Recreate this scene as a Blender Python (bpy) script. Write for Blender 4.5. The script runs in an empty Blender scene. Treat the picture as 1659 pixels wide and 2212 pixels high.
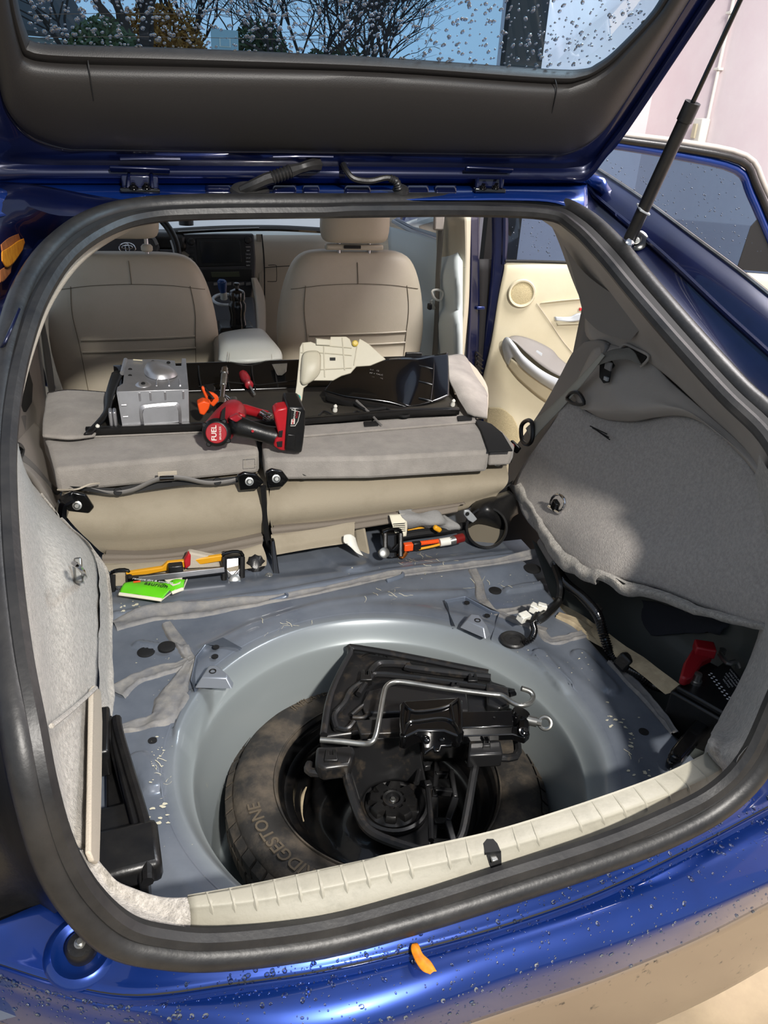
import bpy, bmesh, math, random
from mathutils import Vector, Matrix
from mathutils.geometry import tessellate_polygon
rnd = random.Random(7)
SC = bpy.context.scene
COL = SC.collection
# ------------------------------------------------------------------ camera
CP = Vector((-.3544, -.4756, 1.5351)); FPX = 1655.5
_y, _p, _r = math.radians(18.666), math.radians(-26.944), math.radians(3.488)
FW = Vector((math.sin(_y)*math.cos(_p), math.cos(_y)*math.cos(_p), math.sin(_p)))
RT = Vector((math.cos(_y), -math.sin(_y), 0)); UP = RT.cross(FW)
RT, UP = math.cos(_r)*RT+math.sin(_r)*UP, -math.sin(_r)*RT+math.cos(_r)*UP
cam = bpy.data.cameras.new('camera'); co = bpy.data.objects.new('camera', cam); COL.objects.link(co)
m = Matrix((RT, UP, -FW)).transposed().to_4x4(); m.translation = CP; co.matrix_world = m
cam.sensor_fit = 'VERTICAL'; cam.sensor_height = 36; cam.lens = FPX/2212*36
cam.clip_start = .02; cam.clip_end = 300
SC.camera = co
# ------------------------------------------------------------------ sky and lamps
w = bpy.data.worlds.new('sky'); SC.world = w; w.use_nodes = True
nt = w.node_tree; bg = nt.nodes['Background']
tc = nt.nodes.new('ShaderNodeTexCoord'); sp = nt.nodes.new('ShaderNodeSeparateXYZ')
cr = nt.nodes.new('ShaderNodeValToRGB'); nz = nt.nodes.new('ShaderNodeTexNoise'); mx = nt.nodes.new('ShaderNodeMixRGB')
nt.links.new(tc.outputs['Generated'], sp.inputs[0]); nt.links.new(sp.outputs['Z'], cr.inputs[0])
cr.color_ramp.elements[0].position = 0.0; cr.color_ramp.elements[0].color = (.85, 1.15, 1.5, 1)
e_ = cr.color_ramp.elements.new(.3); e_.color = (.74, .86, 1.0, 1)
cr.color_ramp.elements[1].position = .9; cr.color_ramp.elements[1].color = (.30, .47, .85, 1)
nz.inputs['Scale'].default_value = 3; nt.links.new(tc.outputs['Generated'], nz.inputs['Vector'])
mx.inputs[2].default_value = (.85, .88, .93, 1)
nt.links.new(nz.outputs['Fac'], mx.inputs[0]); nt.links.new(cr.outputs[0], mx.inputs[1])
nt.links.new(mx.outputs[0], bg.inputs[0]); bg.inputs[1].default_value = .50

def lamp(name, loc, target, size, power, color=(1, 1, 1)):
    l = bpy.data.lights.new(name, 'AREA'); l.shape = 'DISK'; l.size = size; l.energy = power; l.color = color
    o = bpy.data.objects.new(name, l); COL.objects.link(o); o.location = loc
    o.rotation_euler = (Vector(target)-Vector(loc)).to_track_quat('-Z', 'Y').to_euler()
    return o
lamp('garage_work_lamp', (.16, -1.9, 2.9), (.05, .7, .7), .18, 135, (1, .95, .88))
lamp('wall_fill_lamp', (1.5, .9, 3.0), (2.2, 1.6, 0), 1.0, 100, (1, .95, .93))  # added fill to brighten the right wall, its source is not in view
SC.view_settings.view_transform = 'Standard'; SC.view_settings.look = 'None'
SC.view_settings.gamma = 1; SC.view_settings.exposure = 0.25
SC.view_settings.use_curve_mapping = False
# ------------------------------------------------------------------ pixel -> world helpers (points on real planes)
def ray(px, py): return FW+(px-830)/FPX*RT-(py-1106)/FPX*UP
def V(px, py, x=None, y=None, z=None):
    d = ray(px, py)
    t = (x-CP.x)/d.x if x is not None else (y-CP.y)/d.y if y is not None else (z-CP.z)/d.z
    return CP+t*d
def VP(px, py, p0, n):
    d = ray(px, py); n = Vector(n); t = (Vector(p0)-CP).dot(n)/d.dot(n); return CP+t*d
def Vs(pts, **k): return [V(a, b, **k) for a, b in pts]
PROF = [(.02, .66), (.04, .70), (.06, .80), (.09, 1.0), (.14, 1.05), (.5, 1.22), (.8, 1.34), (1.0, 1.40), (1.06, 1.41), (1.3, 1.46)]
def pz(y):
    if y <= PROF[0][0]: return PROF[0][1]
    for (a, b), (c, d) in zip(PROF, PROF[1:]):
        if y <= c: return b+(d-b)*(y-a)/(c-a)
    return PROF[-1][1]
def OP(px, py, off=0):                       # a point of the tailgate opening
    d = ray(px, py); t = .25
    while t < 3.4:
        p = CP+t*d
        if p.y >= .0 and p.z-off <= pz(p.y): break
        t += .0015
    return CP+t*d
TG0 = Vector((0, 1.05, 1.45)); TGN = Vector((0, 1.28, 1)).normalized()
def T(px, py, off=0): return VP(px, py, TG0-TGN*off, TGN)          # a point of the raised tailgate
D0 = Vector((.85, 2.0, 1.1)); DN = Vector((.30, 1, 0)).normalized()
def DV(px, py, off=0): return VP(px, py, D0-DN*off, DN)            # a point of the opened door
# ------------------------------------------------------------------ materials
def hx(s):
    s = s.lstrip('#'); c = [int(s[i:i+2], 16)/255 for i in (0, 2, 4)]
    return tuple(((v/12.92) if v <= .04045 else ((v+.055)/1.055)**2.4) for v in c)
MATS = {}
def mat(name, col, rough=.5, metal=0, coat=0, var=0, vs=8, col2=None, bump=0, bs=60, trans=0, ior=1.45, spec=.5, sheen=0, thresh=None):
    if name in MATS: return MATS[name]
    m = bpy.data.materials.new(name); m.use_nodes = True; N = m.node_tree.nodes; L = m.node_tree.links
    b = N['Principled BSDF']; c = hx(col)+(1,)
    b.inputs['Base Color'].default_value = c; b.inputs['Roughness'].default_value = rough
    b.inputs['Metallic'].default_value = metal; b.inputs['Coat Weight'].default_value = coat
    b.inputs['Coat Roughness'].default_value = .04
    b.inputs['Transmission Weight'].default_value = trans; b.inputs['IOR'].default_value = ior
    b.inputs['Specular IOR Level'].default_value = spec; b.inputs['Sheen Weight'].default_value = sheen
    t = N.new('ShaderNodeTexCoord')
    if col2:
        n = N.new('ShaderNodeTexNoise'); n.inputs['Scale'].default_value = vs; n.inputs['Detail'].default_value = 6
        n.inputs['Roughness'].default_value = .65
        r = N.new('ShaderNodeValToRGB'); lo, hi = thresh or (.35, .68)
        r.color_ramp.elements[0].position = lo; r.color_ramp.elements[1].position = hi
        r.color_ramp.elements[0].color = c; r.color_ramp.elements[1].color = hx(col2)+(1,)
        L.new(t.outputs['Object'], n.inputs['Vector']); L.new(n.outputs['Fac'], r.inputs[0]); L.new(r.outputs[0], b.inputs['Base Color'])
    if bump:
        n = N.new('ShaderNodeTexNoise'); n.inputs['Scale'].default_value = bs; n.inputs['Detail'].default_value = 3
        u = N.new('ShaderNodeBump'); u.inputs['Strength'].default_value = bump; u.inputs['Distance'].default_value = .004
        L.new(t.outputs['Object'], n.inputs['Vector']); L.new(n.outputs['Fac'], u.inputs['Height']); L.new(u.outputs[0], b.inputs['Normal'])
    MATS[name] = m; return m
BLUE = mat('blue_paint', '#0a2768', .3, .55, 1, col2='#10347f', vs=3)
BLUED = mat('blue_paint_dark', '#040a28', .33, .3, .6, col2='#071138', vs=4)  # same body paint in a darker, less metallic tone
LOWB = mat('bumper_floor_reflection', '#7a6a58', .38, 0, .5, col2='#2a2522', vs=55, spec=.6, thresh=(.62, .70))  # tan puts the floor's reflection into the colour; dark specks are mud
BLK = mat('black_plastic', '#121213', .34, col2='#1c1b1a', vs=30, bump=.08, bs=200)
BLKM = mat('black_matte', '#0d0d0e', .7)
BLKG = mat('black_gloss_metal', '#070708', .18, 0, .6)
TRAYM = mat('dusty_black_tray', '#1c1c1d', .30, col2='#4a4136', vs=26, thresh=(.54, .85), bump=.05)
RUB = mat('rubber_seal', '#1b1b1c', .42, col2='#2c2b2a', vs=18, bump=.1, bs=120)
TIRE = mat('dusty_tire_rubber', '#262422', .72, col2='#63584a', vs=16, thresh=(.42, .8), bump=.25, bs=90)
RIMM = mat('black_wheel_steel', '#0d0d0e', .3, 0, .4, col2='#2b2621', vs=25, thresh=(.5, .9))
CARP = mat('grey_carpet', '#9a948e', .97, col2='#b2aba4', vs=160, bump=.5, bs=420, sheen=.3, spec=.1)
CARPL = mat('pale_fleece', '#8e8981', .97, col2='#bab4ab', vs=150, bump=.8, bs=420, sheen=.3, spec=.1)
CARPD = mat('worn_board_carpet', '#8b8680', .95, col2='#a09a93', vs=14, bump=.35, bs=420, sheen=.2, spec=.1)
SEATC = mat('beige_seat_vinyl', '#b3aa97', .42, col2='#bcb3a2', vs=5, bump=.12, bs=500)
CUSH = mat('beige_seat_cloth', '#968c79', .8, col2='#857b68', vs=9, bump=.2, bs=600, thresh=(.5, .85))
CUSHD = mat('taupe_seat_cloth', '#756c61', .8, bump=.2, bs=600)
LEATH = mat('pale_leather', '#b5b8b2', .36, bump=.15, bs=260)
CREAM = mat('cream_door_plastic', '#bbb297', .5, col2='#c2baa1', vs=5, bump=.06, bs=500)
CREAM2 = mat('cream_pillar', '#b9b29d', .55)
SILL = mat('ivory_sill_plastic', '#979385', .5, col2='#838073', vs=26, bump=.1, bs=160, thresh=(.5, .8))
GREYP = mat('taupe_trim_plastic', '#98918a', .5, col2='#a29b93', vs=5, bump=.1, bs=520)
GREYP2 = mat('grey_trim_plastic', '#777471', .52, bump=.08, bs=500)
EDGE = mat('beige_edge_trim', '#b3a999', .8, bump=.25, bs=400)
LIDP = mat('tailgate_trim_plastic', '#262423', .5, bump=.1, bs=600)
PAN = mat('floorpan_blue_grey', '#5f6877', .32, .25, .3, col2='#757d88', vs=6, bump=.03, bs=60)
WELL = mat('well_grey_green', '#818a8a', .36, .15, .25, col2='#8d9693', vs=5)
SEAL = mat('seam_sealer', '#68686a', .6, col2='#827f7a', vs=40, bump=.35, bs=70)
FLK = mat('flaking_primer', '#b9b49f', .7)
STEEL = mat('zinc_steel', '#b3b3ae', .3, .9, col2='#8a8985', vs=20)
ALU = mat('stamped_aluminium', '#a9a9ab', .38, .8, col2='#bcbcbf', vs=12)
CHR = mat('chrome', '#cfcfd2', .1, 1)
WHITE = mat('white_plastic', '#dcdad0', .45)
MILK = mat('milky_duct_plastic', '#b5b09d', .45, col2='#c0bba8', vs=6)
RED = mat('red_tool_plastic', '#b01d26', .35, col2='#941820', vs=12)
DRED = mat('worn_red_handle', '#94202a', .35, col2='#571a1c', vs=16, thresh=(.55, .75))
ORG = mat('orange_plastic', '#e8531a', .4)
YEL = mat('yellow_plastic', '#d89a1c', .45)
TEAL = mat('teal_plastic', '#1aa79a', .4)
WEB = mat('grey_belt_webbing', '#6f6c65', .8, bump=.2, bs=500)
WEBL = mat('light_belt_webbing', '#a5a398', .8, bump=.2, bs=500)
DASH = mat('grey_dash_plastic', '#a0988a', .55, bump=.1, bs=400)
DASHD = mat('dark_dash_plastic', '#353538', .5)
DASHL = mat('light_dash_top', '#c9d2d0', .6)
SCRN = mat('dark_screen', '#1c1f22', .15)
LCD = mat('dim_display', '#3c4030', .3)
GREEN = mat('green_foil', '#5fc01c', .3)
PAPER = mat('white_paper', '#d8d2bd', .7)
GRYCL = mat('grey_rag_cloth', '#8b8a88', .9, bump=.3, bs=200)
LEAFO = mat('orange_leaf', '#d68a1a', .5, col2='#b5640f', vs=60)
LEAFB = mat('brown_leaf', '#a5602e', .6, col2='#7d4420', vs=60)
WALLM = mat('pinkish_white_wall', '#e6d6d8', .85, col2='#ece0e0', vs=3, bump=.15, bs=40)
CONC = mat('tan_concrete', '#b3a184', .85, col2='#998871', vs=4, bump=.3, bs=50)
FELT = mat('dark_felt', '#2a2c33', .95, bump=.3, bs=80)
FOAM = mat('yellowed_foam', '#b8a98b', .9, col2='#8a7a62', vs=14, bump=.6, bs=50)
PNT = mat('side_pan_shaded', '#3f4341', .5, .1, .1)  # sheet metal darkened to put the pocket's shade into its colour
BRKT = mat('bare_bracket_steel', '#8d939c', .35, .5, .2)
SILV = mat('silver_plastic', '#a9adb0', .35, .3)
TRUNK = mat('tree_bark', '#3a302c', .9)
GLW = mat('white_label', '#cfcfcf', .5)
LTR = mat('tire_letter_rubber', '#51483b', .8)
DKBLU = mat('dark_blue_accent', '#16305e', .3)

def glassmat(name, tint, gloss_rough=.02, fac=.12, mul=1):
    m = bpy.data.materials.new(name); m.use_nodes = True; N = m.node_tree.nodes; L = m.node_tree.links
    N.remove(N['Principled BSDF']); o = N['Material Output']
    t = N.new('ShaderNodeBsdfTransparent'); t.inputs[0].default_value = tint+(1,)
    g = N.new('ShaderNodeBsdfGlossy'); g.inputs['Roughness'].default_value = gloss_rough
    mxs = N.new('ShaderNodeMixShader'); fr = N.new('ShaderNodeFresnel'); fr.inputs[0].default_value = 1.5
    ad = N.new('ShaderNodeMath'); ad.operation = 'ADD'; ad.inputs[1].default_value = fac
    ml = N.new('ShaderNodeMath'); ml.operation = 'MULTIPLY'; ml.inputs[1].default_value = mul; L.new(fr.outputs[0], ml.inputs[0]); L.new(ml.outputs[0], ad.inputs[0]); L.new(ad.outputs[0], mxs.inputs[0]); L.new(t.outputs[0], mxs.inputs[1]); L.new(g.outputs[0], mxs.inputs[2])
    L.new(mxs.outputs[0], o.inputs[0]); MATS[name] = m; return m
GL_T = glassmat('tailgate_glass', (.50, .78, 1.0), fac=.0, mul=.3)
GL_D = glassmat('tinted_door_glass', (.16, .25, .38), fac=.10)
GL_W = glassmat('misted_windscreen_glass', (.8, .9, .92), fac=0)
_n = GL_W.node_tree; _tl = _n.nodes.new('ShaderNodeBsdfTranslucent'); _tl.inputs[0].default_value = (.9, .95, .97, 1); _ms = _n.nodes.new('ShaderNodeMixShader'); _ms.inputs[0].default_value = .55
_o = _n.nodes['Material Output']; _l = _o.inputs[0].links[0].from_socket; _n.links.new(_l, _ms.inputs[1]); _n.links.new(_tl.outputs[0], _ms.inputs[2]); _n.links.new(_ms.outputs[0], _o.inputs[0])
DROP = glassmat('water_drop', (.72, .82, .95), .03, fac=.03, mul=.8)
# ------------------------------------------------------------------ mesh helpers
def link(name, me, mt, parent=None, smooth=True, label=None, kind=None):
    if mt is not None:
        for x in (mt if isinstance(mt, (list, tuple)) else [mt]): me.materials.append(x)
    if smooth and len(me.polygons): me.polygons.foreach_set('use_smooth', [True]*len(me.polygons))
    o = bpy.data.objects.new(name, me); COL.objects.link(o)
    if parent is not None:
        o.parent = parent; o.matrix_parent_inverse = Matrix.Translation(-Vector(WB.get(parent.name, (0, 0, 0))))
    if label: o['label'] = label
    if kind: o['kind'] = kind
    return o
WB = {}
def mk(name, vs, fs, mt, parent=None, smooth=True, bevel=0, solid=0, sub=0, label=None, kind=None, seg=2, split=True):
    me = bpy.data.meshes.new(name); me.from_pydata([tuple(v) for v in vs], [], fs); me.validate(); me.update()
    o = link(name, me, mt, parent, smooth, label, kind)
    if solid:
        s = o.modifiers.new('s', 'SOLIDIFY'); s.thickness = abs(solid); s.offset = -1 if solid > 0 else 1
    if bevel:
        b = o.modifiers.new('b', 'BEVEL'); b.width = bevel; b.segments = seg; b.limit_method = 'ANGLE'; b.angle_limit = .6
        b.harden_normals = False
    if sub:
        s = o.modifiers.new('u', 'SUBSURF'); s.levels = sub; s.render_levels = sub
    if smooth and split and not sub:
        try: me.set_sharp_from_angle(angle=.7)
        except Exception: pass
    return o
def E(name, label, cat, loc, group=None):
    o = bpy.data.objects.new(name, None); COL.objects.link(o); o.location = loc; o.empty_display_size = .05
    o['label'] = label; o['category'] = cat; WB[o.name] = tuple(loc)
    if group: o['group'] = group
    return o
def tag(o, label=None, cat=None, group=None, kind=None):
    if label: o['label'] = label
    if cat: o['category'] = cat
    if group: o['group'] = group
    if kind: o['kind'] = kind
    return o
def cr1(P, n, closed=False):
    out = []; L = len(P); R = range(L) if closed else range(L-1)
    g = (lambda i: P[i % L]) if closed else (lambda i: P[max(0, min(L-1, i))])
    for i in R:
        a, b, c, d = g(i-1), g(i), g(i+1), g(i+2)
        for k in range(n):
            t = k/n
            out.append(.5*((2*b)+(c-a)*t+(2*a-5*b+4*c-d)*t*t+(3*b-a-3*c+d)*t**3))
    if not closed: out.append(P[-1].copy())
    return out
def patch(name, rows, nu, nv, mt, parent=None, thick=0, noise=0, ns=8, closed=False, **k):
    rows = [[Vector(p) for p in r] for r in rows]
    R = [cr1(r, nu, closed) for r in rows]
    cols = list(zip(*R)); C2 = [cr1(list(c), nv) if nv > 1 or True else list(c) for c in cols]
    W = len(C2); H = len(C2[0]); vs = [C2[i][j] for i in range(W) for j in range(H)]
    if noise:
        from mathutils import noise as nn
        vs = [v+nn.noise_vector(v*ns)*noise for v in vs]
    fs = [(i*H+j, ((i+1) % W)*H+j, ((i+1) % W)*H+j+1, i*H+j+1) for i in range(W if closed else W-1) for j in range(H-1)]
    return mk(name, vs, fs, mt, parent, solid=thick, **k)
def tube(name, pts, r, mt, parent=None, n=4, seg=8, closed=False, ribs=0, flat=1, label=None, kind=None, cap=True, up=None):
    P = cr1([Vector(p) for p in pts], n, closed) if n > 1 else [Vector(p) for p in pts]
    if ribs:                                                    # corrugated conduit
        Q = []; L = [0]
        for a, b in zip(P, P[1:]): L.append(L[-1]+(b-a).length)
        N = max(6, int(L[-1]/ribs)*2); j = 0
        for i in range(N+1):
            s = L[-1]*i/N
            while j < len(P)-2 and L[j+1] < s: j += 1
            t = (s-L[j])/max(1e-9, L[j+1]-L[j]); Q.append(P[j].lerp(P[j+1], min(1, t)))
        P = Q
    m_ = len(P); rs = r if isinstance(r, (list, tuple)) else None; vs = []; fs = []
    up = Vector(up) if up else None; prev = None
    for i, p in enumerate(P):
        a = P[(i-1) % m_] if (closed or i > 0) else P[i]; b = P[(i+1) % m_] if (closed or i < m_-1) else P[i]
        t = (b-a).normalized() if (b-a).length > 1e-9 else Vector((0, 0, 1))
        if up: s = t.cross(up).normalized()
        elif prev is None: s = t.orthogonal().normalized()
        else: s = (prev-t*prev.dot(t)).normalized()
        prev = s; q = s.cross(t)
        if rs:
            f = i/(m_-1)*(len(rs)-1); j = min(int(f), len(rs)-2); rr = rs[j]+(rs[j+1]-rs[j])*(f-j)
        else: rr = r
        if ribs: rr *= 1 if i % 2 else .8
        for k in range(seg):
            A = 2*math.pi*k/seg; vs.append(p+s*(math.cos(A)*rr)+q*(math.sin(A)*rr*flat))
    for i in range(m_ if closed else m_-1):
        for k in range(seg):
            fs.append((i*seg+k, i*seg+(k+1) % seg, ((i+1) % m_)*seg+(k+1) % seg, ((i+1) % m_)*seg+k))
    if not closed and cap: fs += [tuple(range(seg))[::-1], tuple((m_-1)*seg+k for k in range(seg))]
    return mk(name, vs, fs, mt, parent, label=label, kind=kind)
def slab(name, pts, vec, mt, parent=None, bevel=.002, **k):     # any outline extruded by vec
    P = [Vector(p) for p in pts]; n = len(P); vec = Vector(vec)
    tri = tessellate_polygon([P]); fs = [tuple(t) for t in tri]+[tuple(i+n for i in t)[::-1] for t in tri]
    bm = bmesh.new(); a = [bm.verts.new(p) for p in P]; b = [bm.verts.new(p+vec) for p in P]
    try: bm.faces.new(a); bm.faces.new(b[::-1])
    except ValueError: pass
    for i in range(n): bm.faces.new((a[i], b[i], b[(i+1) % n], a[(i+1) % n]))
    bmesh.ops.recalc_face_normals(bm, faces=bm.faces)
    me = bpy.data.meshes.new(name); bm.to_mesh(me); bm.free()
    o = link(name, me, mt, parent, True, k.get('label'), k.get('kind'))
    if bevel:
        m_ = o.modifiers.new('b', 'BEVEL'); m_.width = bevel; m_.segments = 2; m_.limit_method = 'ANGLE'; m_.angle_limit = .6
    me.set_sharp_from_angle(angle=.6)
    return o
def box(name, c, s, mt, parent=None, rot=(0, 0, 0), bevel=.002, label=None, kind=None):
    from mathutils import Euler
    R = Euler(rot).to_matrix(); c = Vector(c)
    P = [c+R@Vector((x*s[0]/2, y*s[1]/2, -s[2]/2)) for x, y in ((-1, -1), (1, -1), (1, 1), (-1, 1))]
    return slab(name, P, R@Vector((0, 0, s[2])), mt, parent, bevel, label=label, kind=kind)
def lathe(name, prof, c, mt, parent=None, axis=(0, 0, 1), n=32, mod=None, label=None, cap=True, kind=None):
    q = Vector((0, 0, 1)).rotation_difference(Vector(axis).normalized()); c = Vector(c); vs = []; fs = []
    for r, z in prof:
        for k in range(n):
            A = 2*math.pi*k/n; rr = r*(mod(A, z) if mod else 1)
            vs.append(c+q@Vector((math.cos(A)*rr, math.sin(A)*rr, z)))
    for i in range(len(prof)-1):
        for k in range(n): fs.append((i*n+k, i*n+(k+1) % n, (i+1)*n+(k+1) % n, (i+1)*n+k))
    if cap: fs += [tuple(range(n))[::-1], tuple((len(prof)-1)*n+k for k in range(n))]
    return mk(name, vs, fs, mt, parent, label=label, kind=kind)
def text(name, s, size, fn, mt, parent=None, ext=.0006, bold=0, label=None, kind=None):
    cu = bpy.data.curves.new(name, 'FONT'); cu.body = s; cu.size = size; cu.extrude = ext; cu.offset = bold; cu.resolution_u = 3
    cu.align_x = 'CENTER'; cu.align_y = 'CENTER'
    to = bpy.data.objects.new(name, cu); COL.objects.link(to); dg = bpy.context.evaluated_depsgraph_get()
    me = bpy.data.meshes.new_from_object(to.evaluated_get(dg)); bpy.data.objects.remove(to)
    for v in me.vertices: v.co = fn(v.co)
    me.materials.clear()
    return link(name, me, mt, parent, False, label, kind)
def on(o, ax, ay, nn=None):                                    # text plane with origin and two axes
    o, ax, ay = Vector(o), Vector(ax).normalized(), Vector(ay).normalized(); nn = ax.cross(ay)
    return lambda c: o+ax*c.x+ay*c.y+nn*c.z
def bolt(name, c, axis, r, parent, mt=None):
    mt = mt or STEEL; c = Vector(c); a = Vector(axis).normalized()
    w_ = lathe(name, [(r*1.5, 0), (r*1.5, r*.25), (r*1.1, r*.3), (r*1.05, r*.9), (r*.7, r*1.1), (r*.7, r*1.6)], c, mt, parent, a, 6*3, mod=lambda A, z: 1 if z < r*.3 else .93+.07*abs(math.cos(3*A)))
    return w_
def loft(name, rings, mt, parent=None, **k):                   # closed rings, capped
    n = len(rings[0]); vs = [p for r in rings for p in r]
    fs = [(i*n+j, i*n+(j+1) % n, (i+1)*n+(j+1) % n, (i+1)*n+j) for i in range(len(rings)-1) for j in range(n)]
    fs += [tuple(range(n))[::-1], tuple((len(rings)-1)*n+j for j in range(n))]
    return mk(name, vs, fs, mt, parent, split=False, **k)
def sup(cx, cy, z, a, b, e=3.5, n=36):
    out = []
    for i in range(n):
        A = 2*math.pi*i/n; c, s = math.cos(A), math.sin(A)
        out.append(Vector((cx+a*math.copysign(abs(c)**(2/e), c), cy+b*math.copysign(abs(s)**(2/e), s), z)))
    return out
# ================================================================== SETTING
def struct(o): o['kind'] = 'structure'; return o
struct(box('floor', (0, 6, -.05), (40, 40, .1), CONC, bevel=0))
struct(box('wall_right', (2.66, 1.4, 1.6), (.12, 5.1, 3.2), WALLM, bevel=0))
struct(box('wall_front', (2.13, 3.95, 1.6), (.95, .12, 3.2), WALLM, bevel=0))
j = struct(box('trim_1', (1.73, 3.86, 1.6), (.22, .06, 3.2), BLKM, bevel=.004))
c = E('wall_conduit', 'thin white conduit running down the pinkish wall to a switch box', 'conduit', (2.58, 3.3, 1.6))
tube('pipe', [V(1600, -60, x=2.58), V(1585, 0, x=2.58), V(1528, 264, x=2.58)], .008, WHITE, c, n=2)
for t_ in (.1, .55): 
    p = V(1585, 0, x=2.58).lerp(V(1528, 264, x=2.58), t_); box('clip', p, (.03, .04, .012), WHITE, c)
b = E('switch_box', 'white switch box on the pinkish wall below the conduit', 'switch', V(1515, 285, x=2.57))
box('housing', V(1512, 283, x=2.57), (.05, .075, .12), WHITE, b, bevel=.006)
box('rocker', V(1500, 283, x=2.53), (.012, .03, .07), CREAM, b, bevel=.003)
# ================================================================== CAR BODY
car = E('hatchback_car', 'wet dark blue hatchback body with its rear opening stripped for repair', 'car', (0, 1.0, 0))
# rear bumper
R0 = [(-60, 2010), (0, 1990), (150, 1945), (300, 2015), (500, 2040), (700, 2010), (900, 1955), (1100, 1895), (1300, 1825), (1500, 1735), (1659, 1600), (1750, 1520), (1860, 1430)]
R1 = [(-60, 2058), (0, 2076), (150, 2122), (300, 2144), (500, 2120), (700, 2091), (900, 2046), (1100, 1990), (1300, 1918), (1500, 1822), (1659, 1738), (1750, 1690), (1880, 1610)]
R3 = [(-60, 2100), (0, 2120), (150, 2175), (300, 2205), (500, 2240), (700, 2225), (900, 2170), (1100, 2098), (1300, 2036), (1500, 1960), (1659, 1892), (1750, 1850), (1890, 1770)]
R4 = [(-60, 2190), (0, 2205), (150, 2260), (300, 2300), (500, 2320), (700, 2300), (900, 2240), (1100, 2175), (1300, 2108), (1500, 2025), (1659, 1945), (1750, 1900), (1895, 1820)]
R5 = [(-60, 2420), (0, 2440), (150, 2500), (300, 2520), (500, 2520), (700, 2480), (900, 2400), (1100, 2310), (1300, 2250), (1500, 2165), (1659, 2078), (1750, 2020), (1900, 1920)]
r0 = Vs(R0, z=.722); r1 = Vs(R1, z=.70); r2 = [p+Vector((0, -.006, -.012)) for p in r1]
r3 = Vs(R3, z=.67); r3a = [a.lerp(b, .5)+Vector((0, 0, .006)) for a, b in zip(r2, r3)]
r4 = Vs(R4, z=.60); r5 = Vs(R5, z=.36)
for a, b in zip(r4, r5): b.y = max(b.y, a.y+.0)
rA = [r0, [a.lerp(b, .8) for a, b in zip(r0, r1)], r1, r2, [a.lerp(b, .12) for a, b in zip(r2, r3a)], r3a, r3, [a.lerp(b, .25)+Vector((0, -.004, -.002)) for a, b in zip(r3, r4)], r4]
patch('bumper_cover', rA, 6, 4, BLUE, car, thick=.004)
tube('groove_line', [p+Vector((0, -.002, .0005)) for p in r1], .0026, BLKM, car, n=6, seg=6)
tube('groove_edge', [p+Vector((0, -.0065, -.001)) for p in r1], .0020, BLUE, car, n=6, seg=8)
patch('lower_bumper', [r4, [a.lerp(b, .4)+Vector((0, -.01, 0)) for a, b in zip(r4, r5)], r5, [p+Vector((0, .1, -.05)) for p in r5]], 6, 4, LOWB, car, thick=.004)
# side corner behind the lamp, dark
lc = [[OP(-30, 1000, .01), OP(-25, 1300, .01), OP(5, 1550, .01), OP(60, 1780, .01), OP(140, 1940, .01)],
      [V(-60, 1000, x=-.56), V(-60, 1300, x=-.56), V(-50, 1560, x=-.555), V(0, 1800, x=-.54), V(110, 1975, x=-.51)],
      [V(-200, 1000, x=-.62), V(-200, 1300, x=-.62), V(-200, 1560, x=-.62), V(-160, 1850, x=-.61), V(-60, 2030, x=-.60)]]
patch('lamp_pocket_panel', lc, 4, 4, BLK, car, thick=.003)
# round rubber stop in its blue dish
bs = V(178, 2052, z=.715)
lathe('stop_dish', [(.040, -.002), (.036, .004), (.031, .006), (.026, .003), (.021, .0)], bs, BLUE, car, (.0, -.25, 1))
st = lathe('rubber_stop', [(.0165, 0), (.0165, .012), (.013, .017), (.007, .018)], bs, BLK, car, (0, -.25, 1), label='black round rubber stop')
bolt('stop_screw', bs+Vector((0, -.004, .0175)), (0, -.25, 1), .004, st)
# weatherstrip around the opening
C1 = [(700, 438), (450, 440), (300, 449), (200, 475), (120, 530), (60, 612), (25, 710), (2, 830), (-12, 1000), (-8, 1200), (14, 1400), (42, 1580), (70, 1720), (110, 1855), (170, 1955), (250, 2030), (350, 2056), (480, 2062), (700, 2036), (900, 1985), (1060, 1936), (1300, 1858), (1450, 1800), (1560, 1738), (1640, 1655), (1690, 1540), (1740, 1400), (1760, 1200), (1740, 1050), (1690, 925), (1600, 838), (1500, 728), (1400, 612), (1330, 528), (1260, 466), (1190, 441), (1000, 434)]
C2 = [(700, 457), (450, 460), (320, 468), (232, 495), (150, 552), (90, 640), (52, 742), (26, 860), (14, 1000), (22, 1200), (44, 1400), (75, 1570), (102, 1710), (140, 1835), (195, 1930), (270, 1998), (355, 2023), (480, 2030), (700, 2003), (900, 1950), (1060, 1900), (1300, 1823), (1440, 1765), (1540, 1712), (1612, 1640), (1665, 1530), (1712, 1400), (1730, 1200), (1712, 1060), (1655, 945), (1565, 855), (1465, 745), (1365, 630), (1300, 552), (1240, 492), (1180, 463), (1000, 455)]
c1 = [OP(*p) for p in C1]; c2 = [OP(*p, .004) for p in C2]
ws = tube('weatherstrip', c1, .0165, RUB, car, n=5, seg=10, closed=True, label='black double lipped rubber seal')
tube('seal_lip', c2, .0115, RUB, ws, n=5, seg=8, closed=True)
tube('seal_groove', [a.lerp(b, .5)+Vector((0, .004, -.006)) for a, b in zip(c1, c2)], .013, BLKM, ws, n=5, seg=6, closed=True)
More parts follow.
